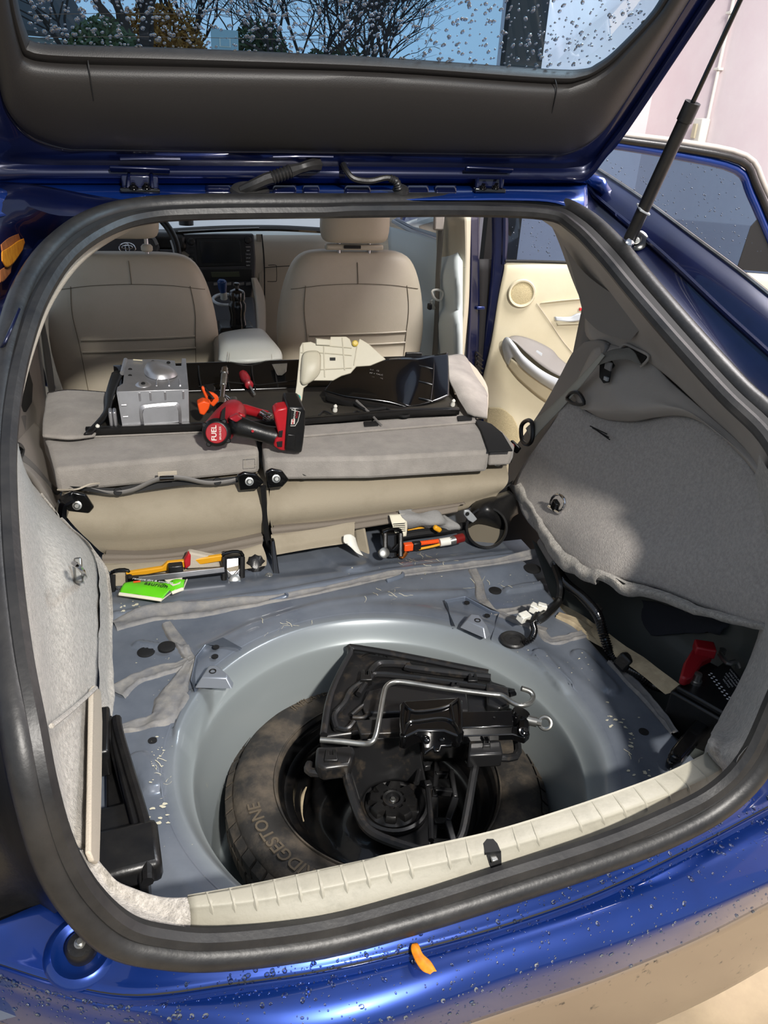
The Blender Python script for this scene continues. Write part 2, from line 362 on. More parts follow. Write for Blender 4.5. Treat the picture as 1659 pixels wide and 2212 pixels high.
# roof rear edge: blue drip channel with stamped steps
XS = [-60, 0, 120, 250, 400, 560, 700, 850, 1000, 1100, 1200, 1268]
tA = [V(x, 386, y=1.06) for x in XS]; 
tB = [V(x, 398, y=1.085) for x in XS]; tC = [V(x, 408, y=1.05) for x in XS]
tD = [V(x, yy, y=1.02) for x, yy in zip(XS, (430, 424, 424, 418, 420, 424, 424, 424, 420, 416, 420, 432))]
tE = [V(x, yy, y=1.0) for x, yy in zip(XS, (500, 470, 452, 440, 438, 436, 436, 434, 434, 434, 440, 470))]
patch('roof_channel', [[p+Vector((0, .05, .02)) for p in tA], tA, tB, tC, tD, tE], 5, 3, BLUE, car, thick=.003)
for x0, x1 in ((445, 500), (515, 560), (590, 640), (655, 690), (745, 800), (880, 925), (940, 985)):
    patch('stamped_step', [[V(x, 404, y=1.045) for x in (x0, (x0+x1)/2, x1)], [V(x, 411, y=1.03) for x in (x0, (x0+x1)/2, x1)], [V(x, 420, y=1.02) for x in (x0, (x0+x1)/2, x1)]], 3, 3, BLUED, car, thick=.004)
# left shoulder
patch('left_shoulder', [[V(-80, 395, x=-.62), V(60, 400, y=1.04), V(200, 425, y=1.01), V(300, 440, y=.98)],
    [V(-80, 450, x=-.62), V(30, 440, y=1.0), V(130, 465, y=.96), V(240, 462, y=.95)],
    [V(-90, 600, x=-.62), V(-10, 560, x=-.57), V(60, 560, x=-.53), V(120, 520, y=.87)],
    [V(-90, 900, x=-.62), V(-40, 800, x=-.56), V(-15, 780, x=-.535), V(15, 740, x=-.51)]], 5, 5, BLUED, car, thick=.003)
# right quarter gutter and roof rail
g0 = [OP(1190, 446, -.006), OP(1260, 470, -.006), OP(1330, 532, -.006), OP(1400, 615, -.006), OP(1500, 732, -.006), OP(1600, 842, -.006), OP(1690, 930, -.006), OP(1760, 1060, -.006), OP(1775, 1250, -.006), OP(1750, 1430, -.006), OP(1695, 1560, -.006)]
G1 = [(1262, 385), (1285, 440), (1365, 510), (1450, 590), (1550, 690), (1650, 785), (1740, 870), (1860, 980), (1900, 1180), (1890, 1380), (1810, 1540)]
G2 = [(1266, 372), (1292, 395), (1385, 470), (1480, 545), (1590, 640), (1680, 715), (1780, 800), (1900, 910), (1970, 1140), (1980, 1360), (1900, 1520)]
G3 = [(1268, 360), (1298, 372), (1400, 440), (1500, 515), (1600, 590), (1690, 662), (1790, 740), (1920, 840), (2020, 1090), (2060, 1320), (1990, 1480)]
g1 = Vs(G1, x=.585); g2 = Vs(G2, x=.615); g3 = Vs(G3, x=.655); g4 = [p+Vector((.03, 0, -.25)) for p in g3]
for i, p in enumerate(g1): p.z -= .0
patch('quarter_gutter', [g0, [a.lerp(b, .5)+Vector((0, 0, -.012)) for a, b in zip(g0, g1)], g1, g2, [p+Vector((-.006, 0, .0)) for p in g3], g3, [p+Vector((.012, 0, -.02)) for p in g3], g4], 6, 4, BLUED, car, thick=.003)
tube('gutter_crease', [a.lerp(b, .35)+Vector((-.004, 0, .002)) for a, b in zip(g1, g2)], .005, BLUED, car, n=4, seg=8)
tube('wet_edge_glint', [p+Vector((-.002, 0, .003)) for p in g3], .004, STEEL, car, n=4, seg=6)  # bright tube put in as the wet glint along the gutter edge
# roof skin and headliner, pillars outside
rf = [[Vector((x, y, z)) for x in (-.60, -.3, 0, .3, .60)] for y, z in ((1.1, 1.455), (1.5, 1.50), (1.9, 1.50), (2.3, 1.46))]
patch('roof_skin', rf, 4, 4, BLUE, car, thick=.004)
patch('headliner', [[p+Vector((0, 0, -.035)) for p in r] for r in rf], 4, 4, EDGE, car, thick=.01)
for s in (-1, 1):
    patch('roof_rail', [[Vector((s*.655, y, z)) for y, z in ((1.05, 1.40), (1.5, 1.45), (1.9, 1.44), (2.3, 1.38), (2.8, 1.15))], [Vector((s*.60, y, z)) for y, z in ((1.05, 1.455), (1.5, 1.50), (1.9, 1.50), (2.3, 1.46), (2.85, 1.2))]], 4, 3, BLUE, car, thick=.02)
    box('sill_panel', (s*.66, 2.0, .32), (.09, 2.2, .16), BLUE, car, bevel=.02)
    box('underbody_side', (s*.62, .62, .40), (.05, .7, .20), BLUED, car, bevel=.02)
for s in (-1, 1):
    patch('quarter_outer', [[Vector((s*(.70 if z < 1.1 else .67), y, z)) for y in (.12, .45, .8, 1.1)] for z in (.3, .7, .95, 1.1)], 3, 3, BLUE, car, thick=.004)
box('underbody', (0, 1.7, .22), (1.2, 3.0, .06), BLKM, car, bevel=.01)
box('cabin_floor', (0, 2.2, .42), (1.28, 2.0, .04), BLKM, car, bevel=.01)
box('bonnet', (0, 3.5, .83), (1.25, 1.0, .06), BLUE, car, bevel=.03)
patch('windscreen', [[Vector((x, 2.33, 1.42)) for x in (-.52, 0, .52)], [Vector((x, 3.05-.18*abs(x), 1.03)) for x in (-.6, 0, .6)]], 5, 5, GL_W, car)
# hinges
for x in (303, 1057):
    h = box('tailgate_hinge', V(x, 392, y=1.045), (.062, .012, .022), BLUED, car, bevel=.003)
    for dx in (-26, 26):
        tube('hinge_arm', [V(x+dx*.9, 371, y=1.055), V(x+dx*.95, 385, y=1.03), V(x+dx, 407, y=1.02)], .0035, BLUED, h, n=3, seg=6)
    box('hinge_foot', V(x, 411, y=1.018), (.066, .016, .008), BLKG, h, bevel=.002)
    bolt('hinge_bolt', V(x-14, 407, y=1.012), (0, -.4, 1), .0055, h, BLKG); bolt('hinge_bolt', V(x+14, 406, y=1.012), (0, -.4, 1), .0055, h, BLKG)
# inside edge trims of the opening
LC = [(1170, 470), (1000, 470), (700, 473), (450, 476), (330, 480), (250, 504), (175, 560), (115, 645), (75, 745), (48, 870), (30, 1000)]
a_ = [OP(1168, 462, -.004)]+[OP(*p, -.004) for p in C2[1:1]]; 
rowo = [OP(*p, -.002) for p in [(1180, 458), (1000, 456), (700, 458), (450, 461), (322, 470), (240, 500), (160, 556), (102, 643), (63, 744), (36, 862), (22, 1000), (26, 1100)]]
rowi = [OP(*p, -.03) for p in [(1170, 466), (1000, 463), (700, 466), (450, 470), (330, 482), (252, 513), (178, 568), (118, 650), (78, 750), (47, 868), (28, 1000), (28, 1100)]]
rowb = [p+Vector((0, .05, .01)) for p in rowi]
patch('opening_edge_trim', [rowo, [a.lerp(b, .5)+Vector((0, -.004, -.004)) for a, b in zip(rowo, rowi)], rowi, rowb], 5, 3, EDGE, car, thick=.002)
# wiring boots between roof and tailgate
bo = E('wiring_boot', 'thick ribbed black rubber wiring boot left of centre between roof and tailgate', 'wiring', V(600, 400, y=1.03))
tube('boot', [V(522, 411, y=1.01), V(548, 400, y=1.0), V(575, 388, y=1.0), V(590, 384, y=1.0)], [.008, .010, .011, .011], RUB, bo)
tube('bellows', [V(586, 385, y=1.0), V(605, 378, y=1.0), V(628, 370, y=1.0)], .0125, RUB, bo, ribs=.006, seg=12)
tube('boot_end', [V(626, 371, y=1.0), V(648, 364, y=1.005), V(668, 358, y=1.01), V(684, 356, y=1.03)], [.012, .009, .010, .013], RUB, bo)
lathe('boot_foot', [(.036, 0), (.034, .007), (.02, .012)], V(540, 414, y=1.02), RUB, bo, (0, -.5, 1), mod=lambda A, z: 1-.35*abs(math.sin(A)))
b2 = E('washer_hose_boot', 'thin black washer hose right of centre between roof and tailgate', 'hose', V(800, 395, y=1.02))
tube('hose', [V(742, 356, y=1.03), V(748, 368, y=1.01), V(765, 386, y=1.0), V(800, 391, y=1.0), V(835, 384, y=1.0), V(855, 390, y=1.0), V(862, 400, y=1.0)], .0055, RUB, b2)
tube('bellows', [V(842, 385, y=1.0), V(856, 392, y=1.0), V(862, 408, y=1.005)], .008, RUB, b2, ribs=.005, seg=10)
lathe('hose_grommet', [(.016, 0), (.014, .006), (.006, .009)], V(866, 412, y=1.015), RUB, b2, (0, -.5, 1))
# ================================================================== TAILGATE
tg = E('tailgate', 'raised tailgate with dark inner trim and wet rear window', 'tailgate', TG0)
TO = [(-75, -520), (-55, -150), (-30, 0), (0, 170), (22, 240), (70, 290), (140, 316), (210, 319), (500, 323), (830, 326), (1165, 330), (1235, 324), (1290, 292), (1335, 237), (1420, 105), (1485, 0), (1570, -140), (1800, -520)]
TL = [(-20, -520), (0, -150), (14, 0), (38, 110), (58, 137), (110, 147), (200, 152), (320, 155), (500, 158), (830, 166), (1180, 190), (1250, 183), (1312, 152), (1358, 108), (1422, 38), (1458, -14), (1540, -140), (1760, -520)]
TI = [(10, -520), (22, -150), (34, 0), (58, 80), (68, 91), (100, 98), (200, 102), (320, 105), (500, 112), (830, 128), (1180, 152), (1262, 152), (1292, 140), (1330, 112), (1402, 38), (1438, -14), (1520, -140), (1730, -520)]
to = [T(*p, .004) for p in TO]; tl = [T(*p, .022) for p in TL]; ti = [T(*p, -.004) for p in TI]
trim = patch('trim_panel', [to, [T(p[0]*.93+q[0]*.07, p[1]*.93+q[1]*.07, .02) for p, q in zip(TO, TL)], [T(p[0]*.5+q[0]*.5, p[1]*.5+q[1]*.5, .03) for p, q in zip(TO, TL)], [T(p[0]*.08+q[0]*.92, p[1]*.08+q[1]*.92, .024) for p, q in zip(TO, TL)],
     [T(p[0]*.75+q[0]*.25, p[1]*.75+q[1]*.25, .006) for p, q in zip(TL, TI)], [T(p[0]*.4+q[0]*.6, p[1]*.4+q[1]*.6, .012) for p, q in zip(TL, TI)], ti], 5, 4, LIDP, tg, thick=-.003)
for Sx in ([(190, 128), (193, 150), (200, 200), (208, 260), (215, 318)], [(1198, 168), (1203, 190), (1196, 230), (1182, 280), (1165, 330)]):
    tube('panel_seam', [T(p[0], p[1], h) for p, h in zip(Sx, (.012, .0255, .0325, .0265, .008))], .0012, BLKM, trim, n=4, seg=4)
TF = [(-160, -520), (-150, -150), (-120, 0), (-90, 170), (-75, 300), (-60, 378), (60, 380), (210, 380), (500, 380), (830, 381), (1165, 384), (1225, 386), (1266, 386), (1305, 340), (1350, 285), (1530, 15), (1632, -140), (1880, -520)]
tf = [T(*p, .012) for p in TF]
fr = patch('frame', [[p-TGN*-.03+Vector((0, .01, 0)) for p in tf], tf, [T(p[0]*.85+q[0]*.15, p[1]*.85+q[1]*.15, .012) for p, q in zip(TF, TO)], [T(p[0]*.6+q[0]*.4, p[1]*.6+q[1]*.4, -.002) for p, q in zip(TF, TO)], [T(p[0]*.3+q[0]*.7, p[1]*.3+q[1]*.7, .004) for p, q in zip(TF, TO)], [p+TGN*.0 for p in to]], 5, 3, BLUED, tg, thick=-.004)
for x, yy in ((650, 337), (320, 342)): tube('stamped_bead', [T(x-60, yy, .008), T(x, yy-1, .009), T(x+70, yy, .008)], .004, BLUED, fr, n=3, seg=8, flat=.5)
for x in (303, 1057): box('hinge_plate', T(x, 366, .02), (.10, .006, .012), BLUED, fr, rot=(math.radians(52), 0, 0), bevel=.002)
gcs = [(60, 86), (320, 107), (830, 131), (1275, 152)]
gl = patch('rear_window', [[T(-20, -520, -.006), T(400, -520, -.006), T(900, -520, -.006), T(1760, -520, -.006)], [T(10, 0, -.006), T(320, 0, -.006), T(830, 0, -.006), T(1460, 0, -.006)],
   [T(60, 100, -.006), T(320, 118, -.006), T(830, 142, -.006), T(1330, 160, -.006)]], 6, 4, GL_T, tg, label='blue tinted wet glass')
for yy in (32, 82, -20): tube('heater_line', [T(70, yy, -.0045), T(300, yy-3, -.0045), T(700, yy+5, -.0045)], .0005, BLKM, gl, n=3, seg=4)
for x in (700, 750): tube('heater_line', [T(x, -40, -.0045), T(x-8, 40, -.0045), T(x-12, 121, -.0045)], .0005, BLKM, gl, n=2, seg=4)
def drops(name, P, N, sizes, mt, parent, seg=7):
    vs = []; fs = []
    for p, n, r in zip(P, N, sizes):
        n = n.normalized(); a = n.orthogonal().normalized(); b_ = n.cross(a); k0 = len(vs); st = rnd.uniform(1, 1.5); ph = rnd.uniform(0, 6.28)
        for rr, h in ((1, 0), (.85, .26), (.5, .44)):
            for k in range(seg):
                A = 2*math.pi*k/seg; u, v = math.cos(A)*rr*r*st, math.sin(A)*rr*r
                u, v = u*math.cos(ph)-v*math.sin(ph), u*math.sin(ph)+v*math.cos(ph)
                vs.append(p+a*u+b_*v+n*(h*r))
        for i in range(2):
            for k in range(seg): fs.append((k0+i*seg+k, k0+i*seg+(k+1) % seg, k0+(i+1)*seg+(k+1) % seg, k0+(i+1)*seg+k))
        fs.append(tuple(k0+2*seg+k for k in range(seg))); fs.append(tuple(k0+k for k in range(seg))[::-1])
    return mk(name, vs, fs, mt, parent, kind='stuff', split=False)
P = []; S_ = []
for i in range(1300):
    x, y_ = rnd.uniform(60, 1400), rnd.uniform(-40, 145)
    if y_ > 95+.045*x or (x > 1330 and y_ > 70): continue
    P.append(T(x, y_, -.0035)); S_.append(rnd.choice((.0014, .0018, .0024, .0034)))
drops('water_droplets', P, [TGN*-1]*len(P), S_, glassmat('bright_glass_drop', (.85, .92, 1.0), .03, fac=.30), gl)
# gas strut
g = E('gas_strut', 'long black gas strut holding up the tailgate on the right', 'strut', V(1355, 530, y=.84))
A_, B_ = V(1355, 528, y=.83), V(1600, 0, y=.70)
q = A_+(B_-A_)*.632
tube('cylinder', [A_+(q-A_)*.04, A_+(q-A_)*.5, q], .0115, BLK, g, n=2, seg=14)
tube('end_sleeve', [A_+(q-A_)*.88, q+(q-A_)*.0], .0135, BLK, g, n=1, seg=14)
tube('rod', [q, q+(B_-A_)*.9], .0042, BLKG, g, n=1, seg=10)
box('paper_band', A_+(q-A_)*.27, (.0235, .0235, .004), SILV, g, rot=(.45, .35, 0), bevel=.001)
sk = lathe('ball_socket', [(.004, -.008), (.010, -.004), (.011, .004), (.004, .009)], V(1358, 527, y=.82), CHR, g, (.2, -1, .2), 16)
pl = lathe('mount_plate', [(.021, 0), (.021, .004), (.015, .007), (.008, .007)], V(1376, 521, y=.86), BLKG, g, (-.6, -1, .8), 20)
bolt('mount_bolt', V(1374, 520, y=.85), (-.6, -1, .8), .005, g, STEEL)
# ================================================================== CARGO FLOOR PAN
fp = E('cargo_floor_pan', 'bare blue grey metal cargo floor with a round spare wheel well', 'floor pan', (0, .6, .3))
def ss(a, b, x):
    t = max(0, min(1, (x-a)/(b-a))); return t*t*(3-2*t)
WC = Vector((-.015, .415)); WR = .337
def seg_d(x, y, a, b):
    a, b, p = Vector(a), Vector(b), Vector((x, y)); t = max(0, min(1, (p-a).dot(b-a)/(b-a).length_squared)); return (p-a-(b-a)*t).length
def W2(px, py): v = V(px, py, z=.64); return (v.x, v.y)
RIBS = [((1165, 1412), (1222, 1475), .016), ((1255, 1410), (1320, 1480), .020), ((1100, 1270), (1190, 1255), .012), ((400, 1400), (300, 1385), .010), ((700, 1170), (760, 1215), .05), ((425, 1500), (400, 1570), .022), ((295, 1640), (330, 1690), .02)]
RIBS = [(W2(*a), W2(*b), w_) for a, b, w_ in RIBS]
RLW = [W2(*p) for p in ((250, 1330), (600, 1283), (840, 1237), (1020, 1215), (1170, 1195))]
ARC = [W2(*p) for p in ((440, 1395), (540, 1345), (700, 1302), (850, 1282), (1000, 1275))]
def fz(x, y):
    z = .632+.012*ss(.78, .88, y)
    r = math.hypot(x-WC.x, y-WC.y)
    # well shoulder, wall, ledge and bottom
    z += .006*math.exp(-((r-.385)/.02)**2)
    if r < WR+.012:
        z -= .045*ss(WR+.012, WR-.022, r)+.075*ss(WR-.016, WR-.030, r)+.15*ss(WR-.026, WR-.046, r)+.06*ss(.28, .25, r)
    for a, b, w_ in RIBS:
        d = seg_d(x, y, a, b); z += .008*ss(w_, w_*.7, d)
    d = min(seg_d(x, y, a, b) for a, b in zip(RLW, RLW[1:]))
    z += .006*math.exp(-(d/.008)**2)-.004*math.exp(-((d-.02)/.008)**2)
    d = min(seg_d(x, y, a, b) for a, b in zip(ARC, ARC[1:])); z += .005*math.exp(-(d/.010)**2)
    if y > .92: z -= .010*ss(.92, .97, y)
    return z
PANM = mat('floorpan_paint', '#5a616c', .33, .2, .3, col2='#717780', vs=6)
_n = PANM.node_tree; _b = _n.nodes['Principled BSDF']; _src = _b.inputs['Base Color'].links[0].from_socket
_t = _n.nodes.new('ShaderNodeTexCoord'); _d = _n.nodes.new('ShaderNodeVectorMath'); _d.operation = 'DISTANCE'
_mp = _n.nodes.new('ShaderNodeMapping'); _mp.inputs['Scale'].default_value = (1, 1, 0); _d.inputs[1].default_value = (WC.x, WC.y, 0)
_rg = _n.nodes.new('ShaderNodeMapRange'); _rg.inputs[1].default_value = .325; _rg.inputs[2].default_value = .365; _mxn = _n.nodes.new('ShaderNodeMixRGB')
_n.links.new(_t.outputs['Object'], _mp.inputs[0]); _n.links.new(_mp.outputs[0], _d.inputs[0]); _n.links.new(_d.outputs['Value'], _rg.inputs[0])
_mxn.inputs[1].default_value = hx('#8e9596')+(1,); _n.links.new(_rg.outputs[0], _mxn.inputs[0]); _n.links.new(_src, _mxn.inputs[2]); _n.links.new(_mxn.outputs[0], _b.inputs['Base Color'])
NX, NY = 230, 270; X0_, X1_, Y0_, Y1_ = -.60, .60, .11, 1.32
vs = []; fs = []
for jj in range(NY+1):
    for ii in range(NX+1):
        x = X0_+(X1_-X0_)*ii/NX; y = Y0_+(Y1_-Y0_)*jj/NY
        lim = .445 if y > .5 else .445-.17*max(0, .38-y)/.2
        z = fz(x, y)
        if x > .455: z -= .10*ss(.455, .475, x)
        vs.append((x, y, z))
for jj in range(NY):
    for ii in range(NX):
        k = jj*(NX+1)+ii; fs.append((k, k+1, k+NX+2, k+NX+1))
RO = WR+.030
fs = [f for f in fs if sum(math.hypot(vs[k][0]-WC.x, vs[k][1]-WC.y) < RO-.004 for k in f) < 4]
pan = mk('floor_sheet', vs, fs, PANM, fp, split=False)
vs = []; fs = []; RR = [RO-.001*k for k in range(80)]+[RO-.08-.008*k for k in range(26)]+[RO-.29-.03*k for k in range(3)]
for r_ in RR:
    for k in range(160):
        A = 6.28318*k/160; X, Y = WC.x+r_*math.cos(A), WC.y+r_*math.sin(A); vs.append((X, Y, fz(X, Y)+(.0004 if r_ > RO-.003 else 0)))
for i in range(len(RR)-1):
    for k in range(160): fs.append((i*160+k, i*160+(k+1) % 160, (i+1)*160+(k+1) % 160, (i+1)*160+k))
fs.append(tuple((len(RR)-1)*160+k for k in range(160)))
mk('wheel_well', vs, fs, PANM, fp, split=False)
def FP(px, py, off=0):
    z = .64
    for _ in range(4): v = V(px, py, z=z); z = fz(v.x, v.y)+off
    return v
def ribbon(name, pts, w_, h, mt, parent, noise=.002, n=6, label=None):
    P = cr1([Vector((p[0], p[1], 0)) for p in pts], n); W_ = w_ if isinstance(w_, list) else [w_]*2
    vs = []; C_ = 13
    from mathutils import noise as nn
    for i, p in enumerate(P):
        f_ = i/(len(P)-1)*(len(W_)-1); k = min(int(f_), len(W_)-2); ww = W_[k]+(W_[k+1]-W_[k])*(f_-k)
        t = (P[min(i+1, len(P)-1)]-P[max(i-1, 0)]).normalized(); q = Vector((-t.y, t.x, 0))
        for c_ in range(C_):
            u = (c_/(C_-1)-.5)*2; X = p.x+q.x*u*ww/2; Y = p.y+q.y*u*ww/2
            nv = nn.noise(Vector((X, Y, 0))*45)+.6*nn.noise(Vector((X, Y, 3))*120)
            e = ww*.12*nn.noise(Vector((X, Y, 1))*25); X += q.x*e*u; Y += q.y*e*u
            vs.append((X, Y, fz(X, Y)+(h*(1-u**4)+nv*noise*1.6+.0022*math.exp(-((abs(u)-.66)/.14)**2) if abs(u) < .99 else -.001)))
    fs = [(i*C_+c_, i*C_+c_+1, (i+1)*C_+c_+1, (i+1)*C_+c_) for i in range(len(P)-1) for c_ in range(C_-1)]
    return mk(name, vs, fs, mt, parent, split=False, label=label)
def PX(l): return [FP(*p) for p in l]
ribbon('sealer_bead', PX([(248, 1352), (330, 1330), (420, 1322), (520, 1308), (620, 1292), (740, 1268), (840, 1243), (960, 1228), (1080, 1212), (1170, 1192)]), [.035, .05, .04, .022, .02, .018, .018, .02], .0035, SEAL, fp)
ribbon('sealer_bead', PX([(360, 1348), (378, 1376), (400, 1408), (416, 1428)]), [.024, .026, .02], .004, SEAL, fp)
ribbon('sealer_bead', PX([(250, 1500), (290, 1470), (340, 1452), (385, 1440), (418, 1424)]), [.05, .03, .035, .02], .004, SEAL, fp)
ribbon('sealer_bead', PX([(412, 1432), (392, 1465), (372, 1510), (352, 1545), (318, 1562), (256, 1576)]), [.02, .035, .06, .05, .03, .022], .0045, SEAL, fp)
ribbon('sealer_bead', PX([(1022, 1232), (1035, 1262), (1040, 1290), (1062, 1318), (1100, 1335), (1180, 1365)]), [.022, .024, .02, .02], .004, SEAL, fp)
ribbon('sealer_bead', PX([(1060, 1322), (1100, 1322), (1150, 1312), (1200, 1312)]), [.018, .018, .016], .003, SEAL, fp)
ribbon('sealer_bead', PX([(1168, 1362), (1190, 1385), (1230, 1378), (1275, 1368)]), [.02, .026, .02], .003, SEAL, fp)
ribbon('foam_strip', PX([(1205, 1330), (1250, 1350), (1290, 1380), (1330, 1400)]), [.02, .035, .03], .006, FOAM, fp)
# flaking primer, scratches
fl = []; ff = []
def flake(cx, cy, r):
    k0 = len(fl); n = rnd.randint(5, 8)
    for k in range(n):
        A = 6.283*k/n; rr = r*rnd.uniform(.4, 1.2); X, Y = cx+rr*math.cos(A), cy+rr*math.sin(A)*.6; fl.append((X, Y, fz(X, Y)+.0012))
    ff.append(tuple(range(k0, k0+n)))
def scratch(p, l, a, w_=.0006):
    x, y = p.x, p.y; k0 = len(fl); n = 6
    for k in range(n):
        fl.append((x, y, fz(x, y)+.0012)); fl.append((x+w_*2, y+w_, fz(x+w_, y+w_)+.0012)); a += rnd.uniform(-.5, .5); x += math.cos(a)*l/n; y += math.sin(a)*l/n
    for k in range(n-1): ff.append((k0+2*k, k0+2*k+1, k0+2*k+3, k0+2*k+2))
for px, py, sx, sy, n, r in ((870, 1235, 130, 25, 22, .0015), (880, 1285, 60, 25, 4, .001), (350, 1760, 25, 30, 10, .004), (340, 1640, 25, 60, 18, .002), (1330, 1560, 40, 20, 10, .004), (1360, 1600, 15, 25, 6, .004), (1385, 1668, 30, 10, 8, .004), (1240, 1440, 30, 40, 14, .0018), (1120, 1430, 50, 50, 12, .0012), (360, 1420, 60, 60, 30, .0012), (1120, 1300, 60, 50, 26, .0012), (600, 1500, 200, 100, 12, .0006), (400, 1850, 100, 80, 10, .0007), (700, 1340, 300, 40, 14, .0008), (290, 1310, 30, 12, 14, .003)):
    for _ in range(n):
        p = FP(px+rnd.gauss(0, sx*.55), py+rnd.gauss(0, sy*.55)); flake(p.x, p.y, r*rnd.uniform(.5, 1.6))
for px, py, sx, sy, n, l in ((900, 1215, 70, 22, 34, .02), (850, 1285, 50, 25, 10, .03), (1030, 1275, 50, 20, 6, .03), (620, 1355, 60, 10, 8, .03), (345, 1650, 15, 70, 8, .02), (1370, 1620, 30, 30, 5, .03)):
    for _ in range(n): scratch(FP(px+rnd.gauss(0, sx*.5), py+rnd.gauss(0, sy*.5)), l*rnd.uniform(.5, 1.4), rnd.uniform(0, 6.28))
mk('flaked_primer_specks', fl, ff, FLK, fp, smooth=False, kind='stuff')
# rubber plugs, holes, slots
for px, py, r in ((316, 1409, .016), (361, 1397, .016), (1070, 1276, .014), (1150, 1228, .020)):
    p = FP(px, py); lathe('rubber_plug', [(r, -.002), (r, .0015), (r*.8, .003), (r*.3, .003)], p, BLKM, fp, label='black rubber plug')
for px, py, r in ((1391, 1581, .0085), (330, 1600, .007)): lathe('drain_hole', [(r, -.001), (r, .0012)], FP(px, py), BLKM, fp)
for px, py in ((600, 1294), (852, 1250)):
    a = FP(px-16, py+5, .003); b = FP(px+16, py-5, .003); c_ = FP(px+20, py-12, .004)
    tube('stamped_slot', [a, b, c_], .005, PAN, fp, n=3, seg=8, flat=.5)
# stamped bracket plates
def bracket(name, out, hat, holes, z0=.644):
    o_ = [FP(*p, .0065) for p in out]; pl_ = slab(name, [p+Vector((0, 0, .002)) for p in o_], (0, 0, -.010), PAN, fp, bevel=.0015)
    hp = [V(*p, z=.664) for p in hat]; c_ = sum(hp, Vector())/len(hp); c_.z = .664
    base = [c_+(p-c_)*1.5-Vector((0, 0, .017)) for p in hp]
    n = len(hp); vs = hp+base; fs = [tuple(range(n))]+[(i, n+i, n+(i+1) % n, (i+1) % n) for i in range(n)]
    h_ = mk('hat_bracket', vs, fs, BRKT, pl_, bevel=.002, label='bare steel raised bracket')
    for (px, py, r) in holes: lathe('bolt_hole', [(r, -.004), (r*1.15, .0008), (r*.9, .0012), (r*.6, -.002)], V(px, py, z=.6645), BLKM, h_, cap=True)
    return pl_
bracket('bracket_plate', [(425, 1420), (445, 1395), (482, 1380), (520, 1400), (545, 1430), (544, 1455), (505, 1488), (478, 1512), (466, 1518), (458, 1500), (420, 1490), (414, 1470)], [(436, 1463), (452, 1438), (468, 1437), (492, 1456), (490, 1464)], [(460, 1450, .0055)])
bracket('bracket_plate', [(962, 1298), (1005, 1290), (1060, 1320), (1078, 1325), (1062, 1380), (1050, 1404), (1010, 1395), (975, 1385), (978, 1350)], [(1008, 1340), (1018, 1326), (1036, 1328), (1052, 1350), (1045, 1356)], [(1032, 1340, .0055)])
for px, py in ((465, 1418), (467, 1398), (1009, 1302), (1053, 1330)): lathe('bolt_hole', [(.006, -.001), (.006, .0012)], FP(px, py, .006), BLKM, fp)
# right side pocket, wheelhouse
patch('wheelhouse_panel', [[V(1150, 1165, x=.50), V(1260, 1240, x=.57), V(1420, 1280, x=.62), V(1650, 1330, x=.66), V(1800, 1330, x=.68)],
   [V(1180, 1260, x=.485), V(1290, 1330, x=.53), V(1420, 1410, x=.58), V(1600, 1480, x=.63), V(1750, 1500, x=.66)],
   [V(1205, 1320, x=.475), V(1300, 1400, x=.495), V(1420, 1490, x=.52), V(1500, 1560, x=.53), V(1640, 1640, x=.56)],
   [V(1215, 1345, x=.47), V(1310, 1430, x=.475), V(1420, 1540, x=.48), V(1480, 1620, x=.48), V(1560, 1700, x=.48)]], 5, 5, PNT, fp, noise=.004, ns=12)
patch('flange_sealer', [[V(1195, 1290, x=.482), V(1265, 1335, x=.487), V(1340, 1385, x=.492), V(1420, 1440, x=.50), V(1468, 1478, x=.505)],
   [V(1190, 1305, x=.468), V(1260, 1350, x=.47), V(1335, 1402, x=.472), V(1410, 1458, x=.482), V(1455, 1494, x=.49)],
   [V(1200, 1325, x=.462), V(1262, 1366, x=.463), V(1330, 1415, x=.465), V(1400, 1470, x=.47), V(1440, 1500, x=.48)]], 5, 4, FOAM, fp, noise=.005, ns=20, label='yellowed foam and sealer strip')
slab('front_bulkhead_corner', [Vector((.47, 1.16, .40)), Vector((.70, 1.16, .40)), Vector((.70, 1.16, .74)), Vector((.60, 1.16, .74)), Vector((.50, 1.16, .68))], (0, .01, 0), BLKM, fp)
box('side_pocket_floor', (.57, .42, .47), (.24, .62, .02), BLKM, fp, bevel=.004)
ribbon('edge_flange', PX([(1320, 1430), (1370, 1480), (1420, 1535), (1458, 1585)]), [.02, .028, .02, .016], .004, SEAL, fp)
slab('crossmember', [Vector((-.6, 1.33, .66)), Vector((.6, 1.33, .66)), Vector((.6, 1.33, .44)), Vector((-.6, 1.33, .44))], (0, .02, 0), PAN, fp)
slab('rear_wall', [Vector((-.34, .10, .69)), Vector((.34, .10, .69)), Vector((.34, .10, .25)), Vector((-.34, .10, .25))], (0, .006, 0), PAN, fp)
tube('drain_grommet', [FP(1109, 1382, .002)+Vector((math.cos(a)*.022, math.sin(a)*.022, 0)) for a in [k*.5236 for k in range(12)]], .005, RUB, fp, n=2, closed=True)
lathe('grommet_cup', [(.020, .002), (.012, -.001), (.006, .003)], FP(1109, 1382, .0), RUB, fp)
